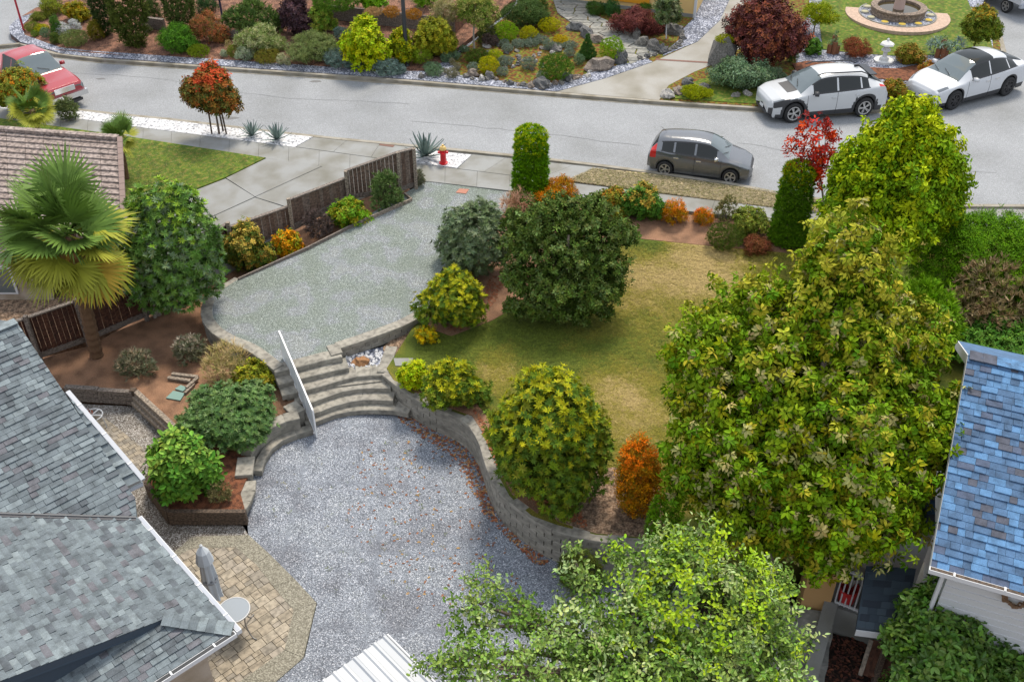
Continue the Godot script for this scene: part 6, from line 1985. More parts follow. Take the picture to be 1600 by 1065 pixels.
func build_right_house() -> void:
	var A: Vector3 = Vector3(7.87, 2.6, -12.76)
	var E := Vector3(0.923, 0, 0.384)
	var N := Vector3(0.384, 0, -0.923)
	var up := Vector3.UP
	var k := 0.35
	var run := 4.68
	var n1 := N + up * k
	var o := thing("blue_roofed_house", "white-sided house with a roof of mixed blue and slate shingles", "house", A)
	var front := Node3D.new()
	front.name = "front_roof"
	o.add_child(front)
	var wide := 7.0
	deck(front, "roof_deck", [Vector3.ZERO, E * wide, E * wide + n1 * run, n1 * run], M.blue_shingles[0])
	var L := sqrt(1 + k * k)
	shingle_face(front, up * 0.012, E, n1 / L, PackedVector2Array([Vector2(-0.03, -0.03), Vector2(wide, -0.03), Vector2(wide, run * L), Vector2(-0.03, run * L)]), M.blue_shingles, 0.16, 290)
	var back := Node3D.new()
	back.name = "back_roof"
	o.add_child(back)
	var pk := n1 * run
	var bk := N * 2.8 - up * 1.55
	deck(back, "roof_deck", [pk, pk + E * wide, pk + E * wide + bk, pk + bk], M.blue_shingles[1])
	for i in 26:
		beam("ridge_cap", pk + E * (i * 0.27) + up * 0.03, pk + E * (i * 0.27 + 0.3) + up * 0.022, 0.02, 0.32, M.blue_shingles[rng.randi() % 5], o)
	gutter(o, -E * 0.05 - N * 0.07 - up * 0.03, E * wide - N * 0.07 - up * 0.03, M.white, M.brown_wood)
	beam("barge_board", -E * 0.02 - up * 0.11, pk - E * 0.02 - up * 0.11, 0.2, 0.03, M.white, o)
	beam("barge_board", pk - E * 0.02 - up * 0.11, pk + bk - E * 0.02 - up * 0.11, 0.2, 0.03, M.white, o)
	# walls of lapped white siding
	var i0 := E * 0.4 + N * 0.5
	var i1 := E * wide + N * 0.5
	put("wall", block([i0 - up * 0.1, i1 - up * 0.1, E * wide + N * 6.8 - up * 0.1, E * 0.4 + N * 6.8 - up * 0.1], 4.4), M.white, o)
	put("gable", block([i0 + up * 0.0 + N * 0.3, pk + E * 0.4 - up * 0.2, E * 0.4 + N * 6.6 + up * 0.05, E * 0.46 + N * 6.6 + up * 0.05, pk + E * 0.46 - up * 0.2, i0 + E * 0.06 + N * 0.3], 0.6), M.white, o)
	for i in 22:
		var y := -0.25 - i * 0.18
		var t := Transform3D(Basis(E, up, E.cross(up)) * Basis(Vector3.RIGHT, 0.09) * Basis.from_scale(Vector3(wide * 0.5 - 0.2, 0.095, 0.008)), E * (wide * 0.5 + 0.2) + N * 0.49 + up * y)
		put("siding_board", box_mesh, M.white, o, t)
	var s := st()
	tube(s, [E * 0.05 - N * 0.05 - up * 0.1, E * 0.3 + N * 0.42 - up * 0.4, E * 0.3 + N * 0.42 - up * 4.4], [0.045, 0.045, 0.045], 6)
	put("downspout", s.commit(), M.white, o)
	# dried wreath under the eave
	var wr := thing("dried_wreath", "round brown dried wreath hanging on the white siding under the gutter", "wreath", Vector3(9.52, 2, -12.51))
	s = st()
	for ring in 6:
		var pts := []
		for i in 21:
			var a := TAU * i / 20.0
			var q := 0.2 + r(-0.05, 0.05)
			pts.append(E * cos(a) * q + up * sin(a) * q + N * r(-0.05, 0.03))
		tube(s, pts, fade(21, 0.022, 0.022), 4)
	put("twigs", s.commit(), worldly(noise_tex(128, 0.08, speckle(Color(0.17, 0.10, 0.055), 0.5), 54, false, 5), 3.0), wr)
	# lower roof and white wall at the house's left corner
	var ext := thing("side_porch", "small lower slate roof over a white wall beside the blue-shingled roof", "porch")
	var e0: Vector3 = Vector3(8.02, 1.2, -15.05)
	var e1: Vector3 = Vector3(9.01, 1.2, -14.99)
	var e2: Vector3 = Vector3(9.02, 1.9, -15.55)
	var e3: Vector3 = Vector3(7.9, 1.9, -15.55)
	deck(ext, "roof", [e0, e1, e2, e3], M.blue_shingles[4])
	for row in 6:
		for j in 6:
			var a := e0.lerp(e3, row / 6.0).lerp(e1.lerp(e2, row / 6.0), j / 6.0)
			var b := e0.lerp(e3, row / 6.0).lerp(e1.lerp(e2, row / 6.0), (j + 0.97) / 6.0)
			var c := e0.lerp(e3, (row + 1.05) / 6.0).lerp(e1.lerp(e2, (row + 1.05) / 6.0), (j + 0.97) / 6.0)
			var d := e0.lerp(e3, (row + 1.05) / 6.0).lerp(e1.lerp(e2, (row + 1.05) / 6.0), j / 6.0)
			s = st()
			quad(s, a + up * 0.025, b + up * 0.025, c + up * 0.008, d + up * 0.008)
			quad(s, a + up * 0.025, b + up * 0.025, b, a)
			put("shingle", s.commit(), M.blue_shingles[[3, 4, 4, 0][rng.randi() % 4]], ext)
	put("wall", block(lift([e0, e1, e2 + Vector3(0, -0.7, 0), e3 + Vector3(0, -0.7, 0)], -0.16), 3.2), mat(Color(0.55, 0.54, 0.54), 0.7), ext)
	beam("fascia", e0 - up * 0.08 + Vector3(0, 0, 0.04), e1 - up * 0.08 + Vector3(0, 0, 0.04), 0.12, 0.03, mat(Color(0.48, 0.38, 0.26), 0.6), ext)
	# small dark shingled roof over the side steps
	var can := thing("entry_canopy", "small dark slate canopy roof with a white edge beside the leafy evergreen", "canopy")
	var c0: Vector3 = Vector3(7.05, 0.2, -13.21)
	var c1: Vector3 = Vector3(7.97, 0.2, -13.06)
	var c2: Vector3 = Vector3(8.57, 0.6, -14.42)
	var c3: Vector3 = Vector3(7.53, 0.6, -14.49)
	deck(can, "roof", [c0, c1, c2, c3], M.dark_shingles[0])
	for row in 9:
		for j in 5:
			var j0 := (j + (0.3 if row % 2 else 0.0)) / 5.3
			var j1 := (j + 0.97 + (0.3 if row % 2 else 0.0)) / 5.3
			var a := c0.lerp(c3, row / 9.0).lerp(c1.lerp(c2, row / 9.0), j0)
			var b := c0.lerp(c3, row / 9.0).lerp(c1.lerp(c2, row / 9.0), j1)
			var c := c0.lerp(c3, (row + 1.02) / 9.0).lerp(c1.lerp(c2, (row + 1.02) / 9.0), j1)
			var d := c0.lerp(c3, (row + 1.02) / 9.0).lerp(c1.lerp(c2, (row + 1.02) / 9.0), j0)
			var h := r(0.012, 0.03)
			s = st()
			quad(s, a + up * h, b + up * h, c + up * 0.006, d + up * 0.006)
			quad(s, a + up * h, b + up * h, b, a)
			put("shingle", s.commit(), any(M.dark_shingles), can)
	beam("fascia", c0 - up * 0.12 + Vector3(0, 0, 0.03), c1 - up * 0.12 + Vector3(0, 0, 0.03), 0.16, 0.03, M.white, can)
	put("post", box_mesh, M.brown_wood, can, Transform3D(Basis.from_scale(Vector3(0.05, 1.1, 0.05)), c0.lerp(c1, 0.9) + Vector3(0, -1.2, -0.25)))
	# white railing with red and white tubs behind it
	var rail := thing("white_railing", "small white barred railing at the landing beside the dark canopy", "railing")
	var g0: Vector3 = Vector3(7.23, -1, -14.79)
	var g1: Vector3 = Vector3(7.7, -1, -14.53)
	var hh := 0.14 + 1.0
	for i in 6:
		var p := g0.lerp(g1, i / 5.0)
		put("bar", box_mesh, M.white, rail, Transform3D(Basis.from_scale(Vector3(0.013, hh * 0.5, 0.013)), p + Vector3(0, hh * 0.5, 0)))
	beam("top_rail", g0 + up * hh, g1 + up * hh, 0.05, 0.05, M.white, rail)
	beam("bottom_rail", g0 + up * 0.06, g1 + up * 0.06, 0.05, 0.04, M.white, rail)
	ground("landing", [Vector3(7.03, -1, -15.1), Vector3(7.74, -1, -14.51), Vector3(9.08, -1, -14.47), Vector3(9.84, -1, -15.94), Vector3(7.51, -1, -16.13)], 1.6, M.concrete)
	var tub := thing("red_tub", "red plastic tub behind the white railing", "tub", Vector3(7.5, -1, -14.86))
	s = st()
	lathe(s, [Vector2(0.17, 0), Vector2(0.22, 0.42), Vector2(0.235, 0.42), Vector2(0.235, 0.46), Vector2(0.2, 0.46), Vector2(0.16, 0.05), Vector2(0, 0.05)], Vector3.ZERO, 18)
	put("body", done(s), mat(Color(0.42, 0.02, 0.02), 0.5), tub)
	tub = thing("white_pail", "off-white pail behind the red tub at the railing", "pail", Vector3(7.67, -1, -15.15))
	s = st()
	lathe(s, [Vector2(0.14, 0), Vector2(0.18, 0.5), Vector2(0.195, 0.5), Vector2(0.195, 0.55), Vector2(0.165, 0.55), Vector2(0.13, 0.1), Vector2(0, 0.1)], Vector3.ZERO, 18)
	put("body", done(s), mat(Color(0.42, 0.40, 0.37), 0.6), tub)
	tag(put("ochre_wall", block(lift([Vector3(6.56, -0.4, -14.96), Vector3(7.14, -0.4, -14.78), Vector3(7.48, -0.4, -15.76), Vector3(6.75, -0.4, -15.76)], 1.3), 2.9), mat(Color(0.42, 0.25, 0.10), 0.9)), "ochre rendered wall glimpsed under the broad tree's foliage", "wall")
	# concrete garden wall, kerb and steps
	tag(put("concrete_wall", block([Vector3(7.06, -1.05, -14.78), Vector3(7.74, -1.05, -14.48), Vector3(8.4, -1.05, -14.08), Vector3(8.46, -1.05, -14.25), Vector3(7.22, -1.05, -14.96)], 1.6), M.concrete), "stained concrete retaining wall below the white railing", "wall")
	var kb := thing("concrete_coping", "long sloping concrete coping running down beside the leaf-filled pit", "coping")
	beam("coping", Vector3(7.17, -1.1, -14.82), Vector3(6.3, -1.55, -12.98), 0.3, 0.3, M.concrete, kb)
	var stp := thing("concrete_steps", "broad stained concrete steps half hidden under the silver-green tree", "steps")
	for i in 4:
		var y := -1.25 - i * 0.17
		var x0 := 1232 - i * 4
		put("tread", block([Vector3(6.0 - i * 0.14, y, -15.0 + i * 0.62), Vector3(7.25 - i * 0.22, y, -14.7 + i * 0.62), Vector3(7.05 - i * 0.22, y, -14.05 + i * 0.62), Vector3(5.8 - i * 0.14, y, -14.35 + i * 0.62)], 0.5), any(M.flags), stp)
	ground("leafy_pit", [Vector3(6.85, -1.85, -14.6), Vector3(8.69, -1.85, -14.43), Vector3(8.24, -1.85, -12.04), Vector3(5.85, -1.85, -12.04)], 0.3, M.dark_soil)
	var wd := thing("wooden_gate", "dark red-brown plank gate with a pale frame beside the leaf-filled pit", "gate")
	var w0: Vector3 = Vector3(7.53, -1.6, -13.33)
	var w1: Vector3 = Vector3(7.82, -1.1, -13.87)
	for i in 5:
		beam("plank", w0 + Vector3(0.14 * i + 0.1, 0, 0.02 * i), w1 + Vector3(0.14 * i + 0.1, 0, 0.02 * i), 0.04, 0.13, any(M.red_boards), wd)
	beam("frame", w0, w1, 0.1, 0.09, M.pale_wood, wd)
	beam("frame", w0 + Vector3(0.85, 0, 0.1), w1 + Vector3(0.85, 0, 0.1), 0.1, 0.12, M.pale_wood, wd)


func build_street() -> void:
	# parked cars
	var sp := hatchback()
	var o := thing("parked_car", "dark grey hatchback parked by the dry grass verge", "car", Vector3.ZERO, "cars parked along the street")
	make_car(o, sp)
	park(o, Vector3(7.73, 0, -32.47), Vector3(5.49, 0, -33.1), sp, false)
	var ant := st()
	tube(ant, [Vector3(-1.5, 1.5, 0), Vector3(-1.75, 1.68, 0)], [0.008, 0.004], 4)
	put("antenna", ant.commit(), M.black, o)
	sp = crossover()
	o = thing("parked_car", "pearl white crossover with black wheel arches and roof rails beside the bark bed", "car", Vector3.ZERO, "cars parked along the street")
	make_car(o, sp)
	for z in [-1, 1]:
		var s := st()
		tube(s, [Vector3(0.55, 1.6, 0.56 * z), Vector3(0.3, 1.66, 0.57 * z), Vector3(-1.2, 1.62, 0.56 * z), Vector3(-1.5, 1.5, 0.55 * z)], [0.02, 0.025, 0.025, 0.02], 5)
		put("roof_rail", s.commit(), M.black_gloss, o)
	var fin := st()
	box(fin, Transform3D(Basis(), Vector3(-1.25, 1.63, 0)), Vector3(0.09, 0.04, 0.02))
	put("antenna_fin", fin.commit(), M.black, o)
	fin = st()
	box(fin, Transform3D(Basis(), Vector3(-1.75, 1.45, 0)), Vector3(0.14, 0.015, 0.5))
	put("rear_spoiler", fin.commit(), M.black_gloss, o)
	park(o, Vector3(11.09, 0, -37.55), Vector3(14.02, 0, -38.09), sp, true)
	sp = big_suv()
	o = thing("parked_car", "large glossy white car with dark wheels and a glass roof at the street bend", "car", Vector3.ZERO, "cars parked along the street")
	make_car(o, sp)
	park(o, Vector3(17.86, 0, -38.78), Vector3(20.54, 0, -40.15), sp, true)
	sp = pickup()
	o = thing("pickup_truck", "red pickup truck half hidden by the roadside bush", "truck")
	make_car(o, sp)
	var ch := st()
	box(ch, Transform3D(Basis(), Vector3(2.68, 0.56, 0)), Vector3(0.07, 0.1, 0.93))
	put("bumper", ch.commit(), M.chrome, o)
	ch = st()
	box(ch, Transform3D(Basis(), Vector3(2.66, 0.86, 0)), Vector3(0.02, 0.1, 0.45))
	put("grille_bars", ch.commit(), M.chrome, o)
	var pf: Vector3 = Vector3(-18.05, 0, -40.08)
	park(o, pf, pf - Vector3(0.76, 0, 0.65) * 3.1, sp, true)
	# the white van at the far corner, mostly out of view
	var van := thing("white_van", "white van standing on the side driveway at the edge of view", "van", Vector3(24.67, 0, -49.78))
	van.rotation.y = 0.35
	var s := st()
	for i in 6:
		box(s, Transform3D(Basis(), Vector3(0.75, 0.75 + i * 0.22, -1.6)), Vector3([0.95, 0.97, 0.96, 0.93, 0.88, 0.8][i], 0.111, 2.0 - [0.0, 0.0, 0.03, 0.08, 0.14, 0.22][i]))
	put("body", done(s), M.paint_white, van)
	s = st()
	box(s, Transform3D(Basis(), Vector3(0.75, 1.6, 0.3)), Vector3(0.75, 0.22, 0.04))
	put("rear_window", s.commit(), M.car_glass, van)
	for x in [-0.12, 1.62]:
		s = st()
		box(s, Transform3D(Basis(), Vector3(x, 1.12, 0.41)), Vector3(0.06, 0.16, 0.02))
		put("taillight", s.commit(), M.red_lamp, van)
	s = st()
	box(s, Transform3D(Basis(), Vector3(0.75, 0.6, 0.44)), Vector3(0.98, 0.09, 0.07))
	put("bumper", s.commit(), M.gutter, van)
	for p in [Vector3(-0.1, 0.33, -0.5), Vector3(1.6, 0.33, -0.5), Vector3(-0.1, 0.33, -2.8), Vector3(1.6, 0.33, -2.8)]:
		make_wheel(van, p, 0.33, -1 if p.x < 0 else 1, M.alloy, 5)
		van.get_child(-1).transform = Transform3D(Basis(Vector3.FORWARD, PI / 2 * (-1 if p.x < 0 else 1)), p)
	# stop sign with its red pole
	var sg := thing("stop_sign", "red octagonal STOP sign on a red pole at the gravel corner", "sign", Vector3(-22.83, 0.15, -46.94))
	s = st()
	tube(s, [Vector3.ZERO, Vector3(0, 3.05, 0)], [0.05, 0.045], 8)
	put("pole", s.commit(), mat(Color(0.35, 0.015, 0.03), 0.4), sg)
	var face := Transform3D(Basis(Vector3.UP, 0.35), Vector3(0, 2.75, 0.06))
	s = st()
	for i in 8:
		var a := TAU * (i + 0.5) / 8.0
		var b := TAU * (i + 1.5) / 8.0
		for q in [[0.36, 0.0], [0.335, 0.012]]:
			tri(s, face * Vector3(0, 0, q[1]), face * Vector3(cos(a) * q[0], sin(a) * q[0], q[1]), face * Vector3(cos(b) * q[0], sin(b) * q[0], q[1]))
	put("plate", s.commit(), mat(Color(0.55, 0.012, 0.02), 0.35), sg)
	var tm := TextMesh.new()
	tm.text = "STOP"
	var fnt := SystemFont.new()
	fnt.font_names = PackedStringArray(["Droid Sans"])
	fnt.font_weight = 700
	tm.font = fnt
	tm.font_size = 64
	tm.pixel_size = 0.0034
	tm.depth = 0.006
	put("lettering", tm, M.white, sg, face * Transform3D(Basis(), Vector3(0, 0, 0.02)))
	# dark lamp post
	var lp := thing("lamp_post", "tall slim dark lamp post on the far bank by the blue juniper", "lamp post", Vector3(-4.58, 0.12, -42.86))
	s = st()
	tube(s, [Vector3.ZERO, Vector3(0, 6.5, 0)], [0.095, 0.07], 10)
	put("shaft", done(s, true), M.dark_metal, lp)
	s = st()
	lathe(s, [Vector2(0.14, 0), Vector2(0.14, 0.12), Vector2(0.1, 0.2)], Vector3.ZERO, 12)
	put("base", s.commit(), M.dark_metal, lp)
	s = st()
	lathe(s, [Vector2(0.06, 6.5), Vector2(0.2, 6.6), Vector2(0.22, 6.9), Vector2(0.05, 7.1), Vector2(0, 7.1)], Vector3.ZERO, 12)
	put("lantern", s.commit(), M.dark_metal, lp)
	var mb := thing("mailbox", "dark blue mailbox on a post among the bank's shrubs", "mailbox", Vector3(-13.72, 0.56, -47.92))
	s = st()
	tube(s, [Vector3.ZERO, Vector3(0, 0.9, 0)], [0.05, 0.05], 6)
	put("post", s.commit(), mat(Color(0.02, 0.025, 0.06), 0.5), mb)
	s = st()
	box(s, Transform3D(Basis(), Vector3(0, 1.02, 0)), Vector3(0.18, 0.14, 0.24))
	put("box", s.commit(), mat(Color(0.02, 0.025, 0.07), 0.4), mb)
	hydrant(Vector3(-2.51, 0.14, -33.84))
	agave("large blue-green agave beside the red hydrant", Vector3(-3.22, 0.14, -34.3), 0.95, 30)
	agave("small agave nearer the red-leaved street tree", Vector3(-9.95, 0.14, -36), 0.62, 24)
	agave("small agave at the apron end of the pebble strip", Vector3(-8.93, 0.14, -35.67), 0.7, 24)
	var cover := [Vector3(-4.96, 0.12, -35.61), Vector3(-4.41, 0.12, -35.44), Vector3(-4.48, 0.12, -35.18), Vector3(-5.03, 0.12, -35.34)]
	tag(put("iron_cover", block(lift(cover, 0.008), 0.05), mat(Color(0.14, 0.07, 0.05), 0.8)), "rusty iron cover plate in the driveway apron", "cover")
	cover = [Vector3(-1.85, 0.08, -32), Vector3(-1.51, 0.08, -31.96), Vector3(-1.61, 0.07, -31.66), Vector3(-1.97, 0.07, -31.74)]
	tag(put("brick_pad", block(lift(cover, 0.02), 0.05), mat(Color(0.36, 0.16, 0.11), 0.9)), "reddish paver set in the gravel near the sidewalk", "paver")
	# cracked tar patch marks on the road
	for q in [[Vector3(-11.3, 0, -38.03), 0.35, "dark tar stain on the road beside the red street tree"], [Vector3(-17.67, 0, -41.95), 0.2, "small dark stain on the road near the far kerb"], [Vector3(-8.41, 0, -41.67), 0.25, "long dark stain on the road below the bank's junipers"]]:
		var pts := []
		for i in 10:
			var a := TAU * i / 10.0
			pts.append(q[0] + Vector3(cos(a) * q[1] * r(0.7, 1.3), 0.004, sin(a) * q[1] * 0.45 * r(0.6, 1.3)))
		tag(put("tar_stain", block(pts, 0.003), mat(Color(0.13, 0.13, 0.13), 0.8)), q[2], "stain", "", "stuff")


func build_far_house() -> void:
	var a: Vector3 = Vector3(8.63, 0.56, -47.91)
	var b: Vector3 = Vector3(3.58, 0.6, -49.68)
	var x := (a - b).normalized()
	var back := Vector3(x.z, 0, -x.x)
	var o := thing("cream_house", "cream and orange house wall at the top of the pale driveway", "house", a)
	put("wall", block([Vector3(0, 3, 0), x * -7.0 + Vector3(0, 3, 0), x * -7.0 + back * 5 + Vector3(0, 3, 0), back * 5 + Vector3(0, 3, 0)], 3.4), mat(Color(0.62, 0.42, 0.17), 0.8), o)
	put("corner_board", box_mesh, M.white, o, Transform3D(Basis(x * 0.06, Vector3.UP * 1.5, back * 0.06), Vector3(0, 1.5, 0)))
	put("orange_panel", box_mesh, mat(Color(0.65, 0.27, 0.01), 0.6), o, Transform3D(Basis(x * 1.2, Vector3.UP * 1.0, back * 0.03), x * -3.4 - back * 0.02 + Vector3(0, 1.35, 0)))
	put("base_trim", box_mesh, M.concrete, o, Transform3D(Basis(x * 3.5, Vector3.UP * 0.08, back * 0.04), x * -3.5 - back * 0.02 + Vector3(0, 0.08, 0)))
	# timber terrace walls on the bank
	var tw := thing("terrace_wall", "long grey timber terrace wall behind the yellow-leaved shrub and lamp post", "timber wall")
	for i in 4:
		for k in 4:
			var p0: Vector3 = Vector3(-8.47, 0.62, -47.49).lerp(Vector3(-2.57, 0.57, -45.8), k / 4.0)
			var p1: Vector3 = Vector3(-8.47, 0.62, -47.49).lerp(Vector3(-2.57, 0.57, -45.8), (k + 0.99) / 4.0)
			beam("timber", p0 + Vector3(0, 0.1 + i * 0.17, 0), p1 + Vector3(0, 0.1 + i * 0.17, 0), 0.16, 0.18, M.grey_wood, tw)
	ground("upper_terrace", lift([Vector3(-8.47, 0.62, -47.49), Vector3(-2.57, 0.57, -45.8), Vector3(-1.23, 0.94, -49.22), Vector3(-0.32, 1.33, -52.91), Vector3(-10.5, 1.18, -53.41)], 0.7), 0.8, M.bank_soil)
	tw = thing("terrace_wall", "short grey timber wall between the two tall cypresses", "timber wall")
	for i in 3:
		beam("timber", Vector3(-17.22, 0.4, -47.01) + Vector3(0, 0.1 + i * 0.17, 0), Vector3(-16.12, 0.39, -46.7) + Vector3(0, 0.1 + i * 0.17, 0), 0.16, 0.18, M.grey_wood, tw)
	tw = thing("terrace_wall", "short grey timber wall under the spreading juniper on the bank", "timber wall")
	for i in 2:
		beam("timber", Vector3(-13.35, 0.37, -45.87) + Vector3(0, 0.1 + i * 0.17, 0), Vector3(-12.35, 0.37, -45.7) + Vector3(0, 0.1 + i * 0.17, 0), 0.16, 0.18, M.grey_wood, tw)


func plant_all(list: Array, group := "") -> void:
	for p in list:
		var o := shrub(p[0], p[1], p[2], p[3], p[4], p[5], p[6], p[7] if p.size() > 7 else {}, group)


